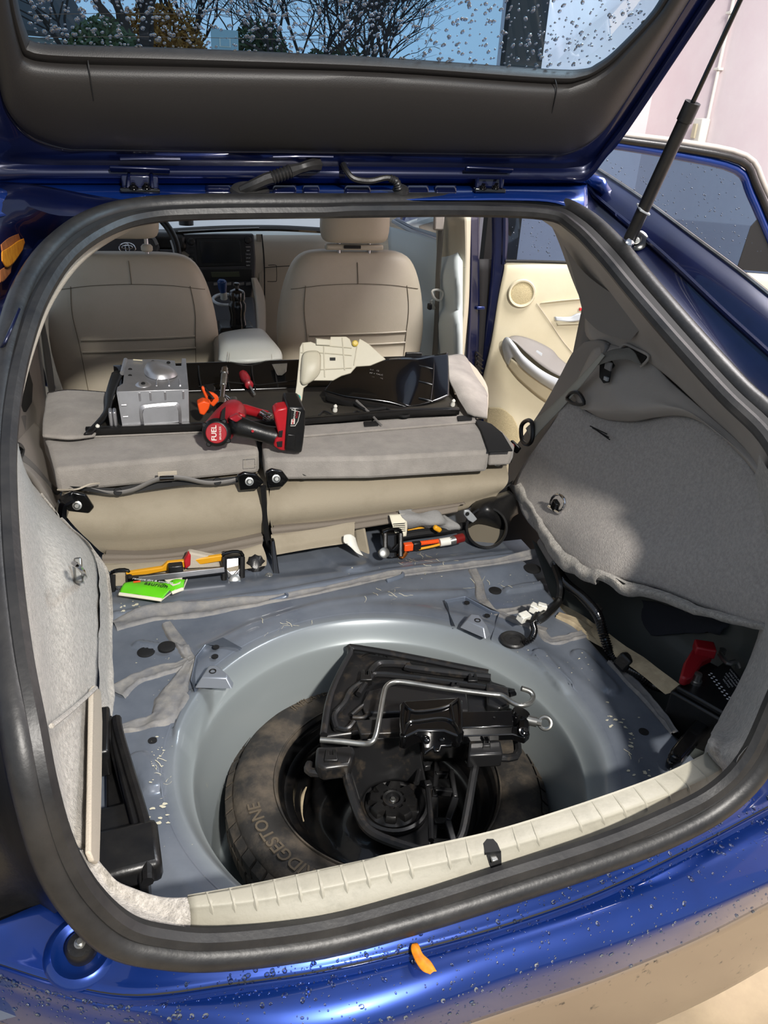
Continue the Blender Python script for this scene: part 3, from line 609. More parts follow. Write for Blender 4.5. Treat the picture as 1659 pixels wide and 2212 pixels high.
# ================================================================== TRIMS
sl = E('sill_trim', 'ribbed ivory plastic sill cover along the bumper edge with a latch slot', 'sill trim', (0, .1, .7))
SI = [(406, 1938), (550, 1912), (700, 1880), (900, 1836), (1060, 1800), (1200, 1758), (1350, 1707), (1450, 1668), (1530, 1628)]
SR = [(409, 1962), (550, 1948), (700, 1920), (900, 1876), (1060, 1840), (1210, 1797), (1370, 1745), (1480, 1702), (1558, 1662)]
SO = [(411, 2016), (550, 2012), (700, 1986), (900, 1938), (1060, 1893), (1215, 1845), (1375, 1792), (1485, 1745), (1578, 1690)]
si, sr_, so = Vs(SI, z=.768), Vs(SR, z=.768), Vs(SO, z=.742)
def SRp(u, v):                     # u along 0..8, v 0..1 inner->ridge->outer
    i = min(int(u), 7); f_ = u-i; g_ = lambda L: L[i].lerp(L[i+1], f_)
    return g_(si).lerp(g_(sr_), v*2) if v < .5 else g_(sr_).lerp(g_(so), v*2-1)
rows = [[p+Vector((0, .012, -.20)) for p in si], [p+Vector((0, .006, -.03)) for p in si], [a.lerp(b, .03) for a, b in zip(si, sr_)], [a.lerp(b, .12)+Vector((0, 0, .002)) for a, b in zip(si, sr_)], [a.lerp(b, .9)+Vector((0, 0, .002)) for a, b in zip(si, sr_)], [a.lerp(b, .1) for a, b in zip(sr_, so)], so, [p+Vector((0, -.003, -.03)) for p in so]]
patch('sill_cover', rows, 5, 4, SILL, sl, thick=.002)
def u_of(px):
    for i in range(8):
        if SI[i][0] <= px <= SI[i+1][0]: return i+(px-SI[i][0])/(SI[i+1][0]-SI[i][0])
    return 8
for px in [447, 497, 545, 592, 640, 687, 735, 783, 830, 877, 960, 1005, 1105, 1145, 1230, 1275, 1320, 1365, 1410, 1450, 1490]:
    u = u_of(px); tube('rib', [SRp(u, .02)+Vector((0, 0, .001)), SRp(u+.02, .25)+Vector((0, 0, .0022)), SRp(u+.05, .5)+Vector((0, 0, .0015)), SRp(u+.07, .64)], .003, SILL, sl, n=3, seg=6); tube('rib_shadow_line', [SRp(u-.045, .02)+Vector((0, 0, .0016)), SRp(u-.025, .25)+Vector((0, 0, .0022)), SRp(u+.005, .5)+Vector((0, 0, .0012))], .0008, GREYP2, sl, n=2, seg=4)  # thin dark tube beside each rib draws in its shadow
for px in (915, 1188):
    u = u_of(px); tube('joint_line', [SRp(u, .0)+Vector((0, .002, .0)), SRp(u+.02, .25)+Vector((0, 0, .0022)), SRp(u+.06, .5)+Vector((0, 0, .0012)), SRp(u+.12, 1)+Vector((0, 0, .001))], .0009, BLKM, sl, n=3, seg=4)
# latch slot and striker
LP_ = so[4]; LN_ = (so[4]-sr_[4]).cross(sr_[5]-sr_[4]).normalized(); LN_ = LN_ if LN_.z > 0 else -LN_
la = [V(*p, z=.7725) for p in ((1044, 1822), (1052, 1812), (1066, 1812), (1075, 1822), (1082, 1838), (1048, 1842))]+[VP(*p, LP_+LN_*.003, LN_) for p in ((1052, 1848), (1078, 1846))][:0]
lb2 = [VP(*p, LP_+LN_*.003, LN_) for p in ((1050, 1840), (1083, 1838), (1084, 1868), (1078, 1878), (1066, 1882), (1058, 1870))]
slab('latch_slot_lower', lb2, -LN_*.004, BLKM, sl, bevel=0)
lt = slab('latch_slot', la, (0, 0, -.004), BLKM, sl, bevel=0)
box('striker', VP(1066, 1852, LP_+LN_*.004, LN_), (.008, .012, .004), STEEL, lt, bevel=.001)
# --- left carpet trim
lcp = E('left_carpet_trim', 'pale fleece carpet panel lining the left side of the boot', 'trim panel', (-.5, .5, .6))
g_ = [[OP(14, 900, -.004), OP(22, 1000, -.004), OP(30, 1160, -.004), OP(48, 1330, -.004), OP(68, 1470, -.004), OP(92, 1610, -.004), OP(118, 1740, -.004), OP(150, 1830, -.004)],
      [V(40, 960, x=-.56), V(60, 1050, x=-.545), V(85, 1200, x=-.52), V(100, 1340, x=-.505), V(112, 1480, x=-.495), V(122, 1620, x=-.488), V(135, 1740, x=-.48), V(162, 1825, x=-.47)],
      [V(34, 985, y=1.08), V(85, 1065, y=1.03), V(140, 1190, x=-.498), V(160, 1330, x=-.482), V(165, 1470, x=-.478), V(168, 1600, x=-.474), V(172, 1720, x=-.47), V(182, 1830, x=-.462)],
      [V(38, 1003, y=1.10), V(130, 1120, y=1.0), V(205, 1200, y=.92), V(215, 1330, x=-.462), V(210, 1450, x=-.462), V(207, 1600, x=-.464), V(205, 1720, x=-.460), V(205, 1838, x=-.456)]]
patch('carpet_face', g_, 6, 5, CARPL, lcp, noise=.002, ns=30, thick=.004)
g2_ = [[V(130, 1120, y=1.0), V(205, 1200, y=.92), V(215, 1300, x=-.46), V(212, 1400, x=-.462), V(214, 1480, x=-.463), V(218, 1560, x=-.47)],
       [V(134, 1118, y=1.0), V(214, 1203, y=.92), V(232, 1290, y=.85), V(232, 1400, y=.70), V(234, 1490, y=.62), V(232, 1560, y=.56)],
       [V(135, 1121, y=1.01), V(217, 1208, y=.925), V(242, 1275, y=.87), V(244, 1400, y=.73), V(248, 1500, y=.63), V(246, 1548, y=.59)],
       [V(130, 1150, y=1.05), V(205, 1240, y=.97), V(228, 1300, y=.93), V(230, 1400, y=.80), V(232, 1500, y=.69), V(230, 1550, y=.63)]]
patch('carpet_return', g2_, 6, 5, CARPL, lcp, noise=.003, ns=30)
# cover frame strip
tube('cover_frame', [V(112, 1568, x=-.468), V(160, 1530, x=-.463), V(208, 1486, x=-.455)], .0028, CARPL, lcp, n=3, seg=6)
slab('cover_edge', [V(199, 1492, x=-.4600), V(208, 1480, x=-.4550), V(219, 1492, x=-.4520), V(222, 1560, x=-.4515), V(220, 1700, x=-.4500), V(216, 1868, x=-.4460), V(205, 1860, x=-.4470), V(196, 1840, x=-.4500), V(198, 1700, x=-.4540)], (-.006, 0, 0), EDGE, lcp, bevel=.002)
cc0 = [OP(140, 1835, -.003), OP(195, 1925, -.003), OP(270, 1985, -.003), OP(350, 2012, -.003), V(411, 2017, z=.74)]
cc1 = [V(170, 1840, x=-.462), V(215, 1900, z=.80), V(280, 1955, z=.785), V(350, 1982, z=.772), V(410, 1985, z=.768)]
cc2 = [V(200, 1835, x=-.455), V(228, 1880, z=.80), V(285, 1918, z=.785), V(350, 1936, z=.775), V(407, 1938, z=.768)]
cc3 = [p+Vector((0, .01, -.05)) for p in cc2]
patch('corner_carpet', [cc0, cc1, cc2, cc3], 6, 6, CARPL, lcp, noise=.002, ns=40)
hk = E('left_cargo_hook', 'small chrome tie-down hook on the left pale fleece panel', 'hook', V(170, 1228, x=-.47))
tube('loop', [V(155, 1216, x=-.474), V(165, 1220, x=-.464), V(178, 1232, x=-.462), V(184, 1248, x=-.470)], .0038, CHR, hk, n=4)
box('base', V(170, 1232, x=-.476), (.012, .040, .012), STEEL, hk, rot=(.8, 0, 0), bevel=.003)
# --- left lower black tray wall
bp = E('left_side_tray', 'black moulded plastic storage tray below the left fleece panel', 'tray', (-.44, .35, .63))
bx = [V(222, 1548, z=.70), V(255, 1550, z=.70), V(258, 1578, z=.69), V(305, 1742, z=.69), V(318, 1800, z=.69), V(322, 1915, z=.69), V(222, 1890, z=.69)]
slab('tray_body', [p-Vector((0, 0, .055)) for p in bx], (0, 0, .012), BLK, bp, bevel=.004)
tube('rim', [V(252, 1552, z=.70), V(256, 1580, z=.70), V(280, 1665, z=.70), V(304, 1745, z=.70), V(316, 1800, z=.70), V(320, 1905, z=.70)], .0075, BLK, bp, n=3, seg=8)
tube('inner_rim', [V(238, 1550, z=.695), V(238, 1592, z=.695), V(262, 1690, z=.68), V(288, 1780, z=.68), V(292, 1800, z=.675)], .004, BLK, bp, n=2, seg=6)
slab('outer_wall', [V(252, 1552, z=.70), V(256, 1580, z=.70), V(304, 1745, z=.70), V(316, 1800, z=.70), V(320, 1905, z=.70)]+[p+Vector((0, 0, -.075)) for p in [V(320, 1905, z=.70), V(316, 1800, z=.70), V(304, 1745, z=.70), V(256, 1580, z=.70), V(252, 1552, z=.70)]][:0]+[V(300, 1905, z=.70), V(290, 1800, z=.70), V(240, 1600, z=.70), V(238, 1552, z=.70)], (0, 0, -.07), BLK, bp, bevel=.003)
box('step', V(255, 1785, z=.665), (.055, .055, .03), BLK, bp, rot=(0, 0, .1), bevel=.006)
box('step', V(272, 1850, z=.69), (.085, .075, .035), BLK, bp, rot=(0, 0, .05), bevel=.008)
box('front_flange', V(225, 1600, z=.68), (.02, .10, .05), BLK, bp, bevel=.004)
# --- right carpet trim
rcp = E('right_carpet_trim', 'large grey carpet panel bulging over the right wheel housing', 'trim panel', (.6, .6, .7))
RG = [[V(1228, 860, x=.575), V(1290, 900, x=.60), V(1375, 908, x=.62), V(1465, 895, x=.62), V(1545, 925, x=.615), V(1605, 985, x=.60), V(1650, 1045, x=.585)],
      [V(1180, 935, x=.56), V(1260, 970, x=.575), V(1350, 990, x=.59), V(1450, 990, x=.60), V(1540, 1030, x=.59), V(1600, 1080, x=.57), V(1665, 1130, x=.55)],
      [V(1115, 1035, x=.545), V(1200, 1060, x=.545), V(1310, 1080, x=.555), V(1430, 1100, x=.57), V(1540, 1130, x=.565), V(1610, 1180, x=.545), V(1672, 1230, x=.535)],
      [V(1125, 1100, x=.515), V(1195, 1130, x=.505), V(1300, 1170, x=.50), V(1420, 1200, x=.53), V(1540, 1240, x=.54), V(1610, 1280, x=.53), V(1672, 1330, x=.53)],
      [V(1160, 1150, x=.505), V(1200, 1205, x=.485), V(1290, 1240, x=.48), V(1400, 1265, x=.52), V(1530, 1315, x=.54), V(1605, 1345, x=.535), V(1668, 1372, x=.53)]]
patch('carpet_face', RG, 7, 6, CARP, rcp, noise=.003, ns=18, thick=-.004)
jag = [(1100, 1050), (1118, 1082), (1140, 1105), (1160, 1150), (1180, 1185), (1205, 1222), (1235, 1238), (1262, 1255), (1286, 1262), (1290, 1250), (1320, 1265), (1345, 1284), (1400, 1290), (1480, 1318), (1560, 1342), (1640, 1362), (1680, 1378)]
up_ = [(1125, 1040), (1138, 1068), (1155, 1095), (1175, 1130), (1200, 1165), (1222, 1192), (1248, 1210), (1270, 1222), (1290, 1228), (1310, 1236), (1330, 1244), (1356, 1256), (1410, 1266), (1485, 1296), (1560, 1322), (1640, 1345), (1680, 1362)]
xs_ = [.548, .54, .525, .505, .49, .482, .478, .475, .475, .477, .482, .495, .515, .53, .538, .535, .53]
patch('torn_lower_edge', [[V(*p, x=x_-.004) for p, x_ in zip(up_, xs_)], [V((p[0]+q[0])/2, (p[1]+q[1])/2, x=x_-.018) for p, q, x_ in zip(up_, jag, xs_)], [V(*q, x=x_-.008) for q, x_ in zip(jag, xs_)], [V(q[0]+8, q[1]-4, x=x_+.03) for q, x_ in zip(jag, xs_)]], 4, 5, CARPL, rcp, noise=.005, ns=26)
slab('clip_slit', [V(1318, 1246, x=.474), V(1332, 1249, x=.474), V(1352, 1261, x=.482), V(1348, 1264, x=.48), V(1330, 1257, x=.474)], (-.002, 0, 0), BLKM, rcp, bevel=0)
for a, b in (((1275, 920), (1312, 938)), ((1280, 924), (1316, 945)), ((1290, 930), (1318, 950))):
    tube('scuff_mark', [V(*a, x=.578), V(*b, x=.582)], .0013, BLKM, rcp, n=2, seg=4, flat=.5)
hk = E('right_cargo_hook', 'chrome tie-down ring on the large right grey carpet panel', 'hook', V(1203, 1088, x=.52))
tube('ring', [V(1190, 1095, x=.525), V(1192, 1078, x=.52), V(1205, 1068, x=.515), V(1218, 1076, x=.515), V(1220, 1092, x=.515), V(1212, 1104, x=.52)], .0032, CHR, hk, n=4)
box('base', V(1200, 1092, x=.518), (.012, .02, .026), BLKG, hk, rot=(.3, 0, 0), bevel=.003); tube('bar', [V(1186, 1094, x=.518), V(1210, 1108, x=.515)], .004, CHR, hk, n=1)
patch('inner_quarter_skin', [[Vector((.66, y, z)) for y in (.25, .6, .95, 1.15)] for z in (.9, 1.05, 1.2)][:2]+[[Vector((.655, y, z)) for y, z in ((.3, 1.08), (.6, 1.22), (.95, 1.34), (1.12, 1.38))]], 4, 3, GREYP2, car, thick=.003)
# --- right plastic quarter trim
qt = E('right_quarter_trim', 'taupe plastic quarter trim with a belt slot above the right carpet', 'trim panel', (.62, .8, 1.1))
QT = [[V(1235, 850, x=.585), V(1262, 790, x=.60), V(1290, 748, x=.60), V(1345, 748, x=.61), V(1400, 775, x=.615), V(1450, 825, x=.615), V(1530, 895, x=.60), V(1600, 958, x=.585), V(1645, 1010, x=.575)],
      [V(1248, 868, x=.575), V(1285, 840, x=.58), V(1320, 815, x=.585), V(1370, 830, x=.59), V(1430, 855, x=.595), V(1480, 878, x=.595), V(1545, 925, x=.585), V(1605, 978, x=.575), V(1648, 1030, x=.57)],
      [V(1258, 885, x=.572), V(1300, 886, x=.572), V(1340, 882, x=.572), V(1385, 884, x=.58), V(1440, 880, x=.585), V(1490, 892, x=.59), V(1550, 934, x=.58), V(1605, 985, x=.575), V(1650, 1044, x=.57)],
      [V(1245, 872, x=.585), V(1300, 904, x=.60), V(1365, 911, x=.61), V(1420, 902, x=.61), V(1470, 899, x=.61), V(1510, 910, x=.605), V(1560, 945, x=.60), V(1610, 996, x=.59), V(1652, 1052, x=.585)]]
q0 = patch('quarter_panel', QT, 5, 5, GREYP, qt, thick=-.003)
pk = slab('grip_pocket', [V(1298, 782, x=.578), V(1322, 776, x=.58), V(1330, 790, x=.58), V(1322, 800, x=.578), V(1318, 826, x=.575), V(1306, 828, x=.573), V(1297, 815, x=.574)], (-.003, 0, 0), BLKM, q0, bevel=.002)
box('latch_button', V(1315, 790, x=.57), (.006, .022, .018), GREYP2, pk, bevel=.002); box('pocket_clip', V(1310, 818, x=.568), (.006, .012, .008), SILV, pk, bevel=.001)
slab('belt_slot', [V(1345, 752, x=.60), V(1356, 748, x=.60), V(1400, 770, x=.60), V(1388, 790, x=.60), V(1360, 770, x=.60)], (-.004, 0, 0), BLKM, q0, bevel=.001)
tube('slot_lip', [V(1340, 752, x=.60), V(1352, 744, x=.60), V(1375, 754, x=.598), V(1402, 770, x=.598), V(1385, 792, x=.596)], .003, GREYP, q0)
# pillar trim
PT = [[OP(1172, 466, -.006), OP(1238, 500, -.006), OP(1300, 560, -.006), OP(1365, 638, -.006), OP(1465, 752, -.006), OP(1565, 862, -.006), OP(1645, 950, -.006), OP(1700, 1060, -.006)],
      [V(1172, 476, x=.52), V(1225, 515, x=.545), V(1270, 570, x=.555), V(1330, 650, x=.565), V(1425, 760, x=.572), V(1520, 862, x=.575), V(1610, 955, x=.57), V(1665, 1050, x=.56)],
      [V(1182, 474, x=.57), V(1215, 520, x=.58), V(1245, 590, x=.59), V(1300, 680, x=.595), V(1370, 740, x=.60), V(1450, 815, x=.605), V(1560, 918, x=.59), V(1640, 1000, x=.58)],
      [V(1186, 476, x=.585), V(1208, 525, x=.595), V(1235, 600, x=.60), V(1262, 670, x=.61), V(1275, 735, x=.61), V(1400, 782, x=.62), V(1540, 905, x=.60), V(1635, 1000, x=.585)]]
pt = E('right_pillar_trim', 'long taupe pillar trim sweeping down inside the right edge of the opening', 'trim panel', (.56, .8, 1.3))
p0 = patch('pillar_cover', PT, 6, 5, GREYP, pt, thick=-.003)
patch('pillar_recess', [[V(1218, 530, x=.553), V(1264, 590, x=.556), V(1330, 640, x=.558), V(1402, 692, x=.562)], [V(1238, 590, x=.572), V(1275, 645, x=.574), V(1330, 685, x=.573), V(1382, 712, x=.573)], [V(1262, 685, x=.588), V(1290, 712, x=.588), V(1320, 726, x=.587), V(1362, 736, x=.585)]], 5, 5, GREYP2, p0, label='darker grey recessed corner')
e0 = [OP(1168, 458, -.003), OP(1232, 486, -.003), OP(1298, 548, -.003), OP(1363, 627, -.003), OP(1463, 742, -.003), OP(1563, 853, -.003), OP(1652, 945, -.003), OP(1712, 1060, -.003)]
tube('soft_edge', [a.lerp(b, .35) for a, b in zip(e0, PT[0])], .006, EDGE, pt, n=5, seg=8)
# rear right corner fleece beside the battery
RC = [[OP(1640, 980, -.005), OP(1690, 1080, -.005), OP(1708, 1230, -.005), OP(1695, 1380, -.005), OP(1665, 1500, -.005), OP(1625, 1590, -.005), OP(1590, 1655, -.004), V(1578, 1688, z=.745)],
      [V(1636, 1010, x=.55), V(1662, 1100, x=.53), V(1672, 1230, x=.52), V(1655, 1370, x=.50), V(1622, 1480, x=.47), V(1585, 1560, x=.43), V(1565, 1620, z=.80), V(1560, 1664, z=.768)],
      [V(1632, 1020, x=.575), V(1640, 1100, x=.57), V(1648, 1230, x=.56), V(1645, 1360, x=.54), V(1606, 1470, x=.50), V(1560, 1560, x=.455), V(1538, 1600, z=.80), V(1530, 1632, z=.768)],
      [V(1628, 1030, x=.60), V(1636, 1100, x=.60), V(1644, 1230, x=.59), V(1640, 1360, x=.57), V(1598, 1470, x=.53), V(1550, 1560, x=.48), V(1530, 1600, z=.77), V(1520, 1630, z=.73)]]
patch('corner_carpet', RC, 6, 5, CARPL, rcp, noise=.002, ns=40)
# --- side bolster and belts
bo = E('right_seat_bolster', 'narrow taupe padded bolster between the door opening and right carpet', 'bolster', (.6, 1.2, .9))
BG = [[V(1272, 736, x=.625), V(1246, 762, x=.645), V(1215, 820, x=.65), V(1175, 890, x=.65), V(1130, 955, x=.64), V(1108, 985, x=.635)],
      [V(1300, 733, x=.61), V(1272, 770, x=.63), V(1235, 835, x=.63), V(1190, 905, x=.63), V(1140, 968, x=.62), V(1106, 1010, x=.61)],
      [V(1318, 744, x=.605), V(1290, 790, x=.61), V(1250, 850, x=.61), V(1200, 925, x=.605), V(1150, 990, x=.59), V(1104, 1045, x=.575)],
      [V(1310, 770, x=.60), V(1290, 820, x=.60), V(1250, 875, x=.592), V(1205, 940, x=.58), V(1155, 1000, x=.565), V(1104, 1060, x=.55)]]
patch('padding', BG, 6, 6, GREYP2, bo, thick=-.01)
tube('piping', [p+Vector((-.004, 0, .002)) for p in BG[2]], .0025, GREYP2, bo, n=5)
patch('lower_fill', [[V(1236, 850, x=.60), V(1180, 935, x=.58), V(1120, 1030, x=.56)], [V(1220, 880, x=.64), V(1160, 960, x=.64), V(1095, 1050, x=.64)], [V(1200, 920, x=.70), V(1140, 990, x=.70), V(1090, 1060, x=.70)]], 4, 4, GREYP2, bo)
sb = E('rear_seat_belt', 'grey seat belt folded out of the quarter trim slot and running diagonally down', 'seat belt', V(1290, 780, x=.58))
def strap(name, pts, w_, mt, parent, wd, t=.0012, n=6, label=None):      # flat belt, wd = width direction
    P = cr1([Vector(p) for p in pts], n); W_ = Vector(wd).normalized()*w_/2 if not isinstance(wd, list) else None
    if isinstance(wd, list):
        D_ = cr1([Vector(d) for d in wd], n); rows = [[p+d.normalized()*w_/2, p, p-d.normalized()*w_/2] for p, d in zip(P, D_)]
    else: rows = [[p+W_, p, p-W_] for p in P]
    vs = [v for r in rows for v in r]; fs = [(i*3+k, i*3+k+1, i*3+k+4, i*3+k+3) for i in range(len(rows)-1) for k in range(2)]
    return mk(name, vs, fs, mt, parent, solid=t, label=label)
patch('folded_webbing', [[V(1360, 750, x=.585), V(1330, 752, x=.575), V(1303, 764, x=.565)], [V(1375, 765, x=.585), V(1340, 762, x=.572), V(1300, 772, x=.56)], [V(1388, 788, x=.585), V(1345, 776, x=.572), V(1290, 790, x=.56)]], 5, 5, WEB, sb, noise=.003, ns=30, thick=.001)
patch('webbing', [[V(1300, 762, x=.56), V(1252, 815, x=.565), V(1200, 868, x=.575), V(1150, 912, x=.58), V(1136, 925, x=.582)], [V(1306, 768, x=.555), V(1262, 825, x=.56), V(1213, 882, x=.567), V(1163, 935, x=.57), V(1150, 955, x=.572)]], 5, 3, WEBL, sb, thick=.0015)
an = tube('anchor_loop', [V(1127, 920, x=.575), V(1140, 908, x=.575), V(1150, 915, x=.57), V(1150, 948, x=.565), V(1140, 960, x=.565), V(1128, 950, x=.57)], .0055, BLK, sb, closed=True)
box('buckle_tongue', V(1112, 965, x=.58), (.012, .035, .02), BLK, sb, rot=(.4, .2, .5), bevel=.003)
box('red_mark', V(1108, 962, x=.57), (.006, .012, .006), RED, sb, bevel=.001)
dh = E('black_pull_loop', 'small black plastic pull loop hanging beside the diagonal seat belt', 'hook', V(1245, 862, x=.56))
tube('loop', [V(1225, 858, x=.565), V(1235, 848, x=.56), V(1252, 850, x=.56), V(1262, 872, x=.56), V(1240, 872, x=.56), V(1225, 862, x=.563)], .004, BLK, dh, n=4)
# ================================================================== FOLDED REAR SEAT BACKS
def boardbox(name, tl, tr, bl, br, z, h, mt, parent, bevel=.008, **k):
    return slab(name, [V(*tl, z=z), V(*tr, z=z), V(*br, z=z), V(*bl, z=z)], (0, 0, -h), mt, parent, bevel, **k)
sL = E('folded_rear_seat', 'narrower left folded rear seat back, grey carpet above beige cushion', 'seat', (-.33, 1.35, .45))
sR = E('folded_rear_seat', 'wider right folded rear seat back, grey carpet above beige cushion', 'seat', (.2, 1.35, .45))
slab('carpet_board', [V(*p, z=.858) for p in ((118, 1012), (560, 972), (556, 958), (545, 850), (400, 842), (105, 848), (92, 935), (103, 958))], (0, 0, -.058), CARPD, sL, bevel=.009)
slab('hinge_flap', [V(*p, z=.864) for p in ((100, 946), (560, 926), (562, 890), (95, 912))], (0, 0, -.006), CARPD, sL, bevel=.003)
patch('side_flap', [[V(104, 852, z=.868), V(150, 846, z=.872), V(236, 852, z=.868)], [V(98, 900, z=.874), V(150, 895, z=.884), V(236, 890, z=.868)], [V(94, 945, z=.868), V(150, 950, z=.87), V(205, 945, z=.866)]], 6, 6, CARPD, sL, thick=.006, noise=.002, ns=12)
slab('carpet_board', [V(*p, z=.858) for p in ((572, 990), (800, 988), (1058, 974), (1042, 925), (1020, 905), (1000, 850), (585, 850), (566, 955))], (0, 0, -.055), CARPD, sR, bevel=.009)
slab('hinge_flap', [V(*p, z=.864) for p in ((566, 948), (1032, 910), (1022, 896), (560, 925))], (0, 0, -.006), CARPD, sR, bevel=.002)
slab('outer_corner', [V(*p, z=.852) for p in ((1058, 974), (1106, 972), (1112, 960), (1085, 930), (1040, 912))], (0, 0, -.04), CARPD, sR, bevel=.006)
slab('black_side_flap', [V(*p, z=.864) for p in ((1024, 903), (1062, 915), (1086, 935), (1108, 972), (1056, 974), (1040, 930))], (0, 0, -.004), BLKM, sR, bevel=.001)
patch('side_flap', [[V(968, 772, z=.90), V(1000, 770, z=.89), V(1016, 800, z=.875)], [V(968, 812, z=.90), V(1005, 820, z=.90), V(1048, 850, z=.875)], [V(985, 850, z=.885), V(1010, 855, z=.89), V(1050, 862, z=.87)], [V(1010, 895, z=.87), V(1025, 900, z=.87), V(1050, 905, z=.86)]], 6, 6, CARPD, sR, thick=.006, noise=.003, ns=14)
patch('pale_side_flap', [[V(1000, 770, z=.87), V(1030, 800, z=.86)], [V(1020, 860, z=.87), V(1053, 840, z=.86)], [V(1030, 905, z=.86), V(1052, 905, z=.855)]], 5, 4, EDGE, sR, thick=.004)
for x0, y0 in ((802, 916), (1004, 904)): slab('hook_patch', [V(x0-16, y0-4, z=.866), V(x0+16, y0-6, z=.866), V(x0+16, y0+4, z=.866), V(x0-14, y0+6, z=.866)], (0, 0, .002), BLKM, sR, bevel=.0005)
# side supports so the boards rest on the cushions
def cushion(name, top, mids, low, mt, parent, yb=1.05, **k):
    rows = [top]+mids+[low]; back = [p+Vector((0, .25, .0)) for p in low]; tb = [p+Vector((0, .25, 0)) for p in top]
    return patch(name, [tb]+rows+[back], 6, 6, mt, parent, **k)
def row(xs, ys, yw): return [V(x, y, y=yw) for x, y in zip(xs, ys)]
cushion('backrest_cushion', row((138, 260, 400, 500, 572), (1048, 1052, 1036, 1026, 1022), 1.16), [row((134, 255, 400, 500, 578), (1075, 1070, 1055, 1045, 1045), 1.10), row((140, 250, 400, 510, 584), (1110, 1120, 1105, 1095, 1090), 1.055), row((190, 290, 400, 510, 582), (1165, 1165, 1155, 1145, 1132), 1.055)], row((235, 300, 400, 510, 570), (1192, 1192, 1182, 1166, 1150), 1.10), CUSH, sL)
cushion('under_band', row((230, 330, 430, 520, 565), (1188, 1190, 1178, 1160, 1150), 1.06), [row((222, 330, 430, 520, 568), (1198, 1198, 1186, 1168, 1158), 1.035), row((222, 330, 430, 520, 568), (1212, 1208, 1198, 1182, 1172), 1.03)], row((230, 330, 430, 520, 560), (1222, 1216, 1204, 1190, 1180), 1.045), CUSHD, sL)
cushion('seat_cushion', row((225, 330, 430, 520, 560), (1205, 1205, 1195, 1180, 1168), 1.05), [row((228, 330, 430, 520, 566), (1222, 1215, 1202, 1188, 1176), 1.02), row((240, 330, 430, 520, 576), (1240, 1235, 1222, 1210, 1204), 1.0)], row((250, 330, 430, 520, 570), (1262, 1255, 1240, 1225, 1215), 1.0), CUSH, sL)
cushion('backrest_cushion', row((588, 700, 850, 1000, 1085), (1022, 1014, 1004, 996, 992), 1.16), [row((584, 700, 850, 1000, 1095), (1050, 1035, 1022, 1012, 1010), 1.10), row((582, 700, 850, 1000, 1098), (1100, 1085, 1070, 1050, 1040), 1.055), row((586, 700, 850, 1000, 1080), (1135, 1122, 1104, 1085, 1062), 1.06)], row((595, 700, 850, 960, 1050), (1152, 1140, 1122, 1105, 1075), 1.10), CUSH, sR)
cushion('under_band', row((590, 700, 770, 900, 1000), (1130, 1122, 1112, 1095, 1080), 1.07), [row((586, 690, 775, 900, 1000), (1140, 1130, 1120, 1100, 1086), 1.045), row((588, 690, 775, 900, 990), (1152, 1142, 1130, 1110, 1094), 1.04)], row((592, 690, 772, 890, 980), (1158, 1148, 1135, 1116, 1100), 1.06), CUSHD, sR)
cushion('seat_cushion', row((590, 650, 700, 740, 762), (1145, 1140, 1132, 1125, 1120), 1.06), [row((586, 650, 700, 740, 766), (1156, 1148, 1140, 1132, 1128), 1.035), row((590, 650, 700, 740, 766), (1182, 1172, 1164, 1158, 1152), 1.02)], row((595, 650, 700, 740, 762), (1192, 1182, 1174, 1168, 1160), 1.02), CUSH, sR)
slab('seat_corner_pad', [V(765, 1128, y=1.06), V(788, 1128, y=1.05), V(802, 1200, y=1.0), V(790, 1208, y=1.0), V(770, 1195, y=1.03)], (0, .08, 0), CUSH, sR, bevel=.006)
# elastic straps, bolts, hinge plates
patch('dark_backing', [row((150, 240, 300, 400, 500, 560), (1050, 1054, 1046, 1038, 1030, 1022), 1.088), row((165, 250, 300, 400, 480, 545), (1058, 1068, 1062, 1048, 1048, 1034), 1.080)], 5, 2, BLKM, sL)
strap('elastic_strap', [V(192, 1058, y=1.09), V(240, 1066, y=1.08), V(285, 1060, y=1.075), V(330, 1040, y=1.07), V(362, 1032, y=1.07), V(400, 1034, y=1.07), V(450, 1044, y=1.075), V(500, 1040, y=1.08), V(535, 1028, y=1.09)], .013, GREYP2, sL, (0, -.3, 1))
box('strap_tab', V(362, 1023, y=1.085), (.040, .004, .011), EDGE, sL, bevel=.001, label='pale stitched tab'); tube('strap_ring', [V(346, 1033, y=1.065), V(376, 1032, y=1.065)], .005, BLKG, sL, n=1)
patch('dark_backing', [row((620, 760, 900, 1010), (1016, 1002, 996, 990), 1.088), row((655, 760, 880, 1000), (1036, 1022, 1008, 997), 1.078)], 5, 2, BLKM, sR, label='dark fabric strip')
for p_, x, y_, par in (('a', 255, 1062, sL), ('a', 470, 1040, sL), ('b', 660, 1020, sR)): lathe('snap_button', [(.009, 0), (.008, .002)], V(x, y_, y=1.078), BLKM, par, (0, -1, .3), 16)
def hingeplate(px, py, par, wpx=40, hpx=30, yw=1.06):
    pl_ = slab('hinge_plate', [V(px-wpx*.5, py-hpx*.4, y=yw), V(px-wpx*.2, py-hpx*.65, y=yw), V(px+wpx*.3, py-hpx*.5, y=yw), V(px+wpx*.62, py+hpx*.1, y=yw), V(px+wpx*.3, py+hpx*.6, y=yw), V(px-wpx*.4, py+hpx*.7, y=yw)], (0, .01, 0), BLKG, par, bevel=.003)
    lathe('washer', [(.0095, 0), (.0095, .002), (.006, .003)], V(px, py, y=yw-.001), STEEL, pl_, (0, -1, .35), 24); bolt('bolt', V(px, py, y=yw-.003), (0, -1, .35), .006, pl_)
    return pl_
hingeplate(167, 1092, sL, 60, 46); hingeplate(539, 1040, sL, 52, 30); hingeplate(597, 1034, sR, 46, 32)
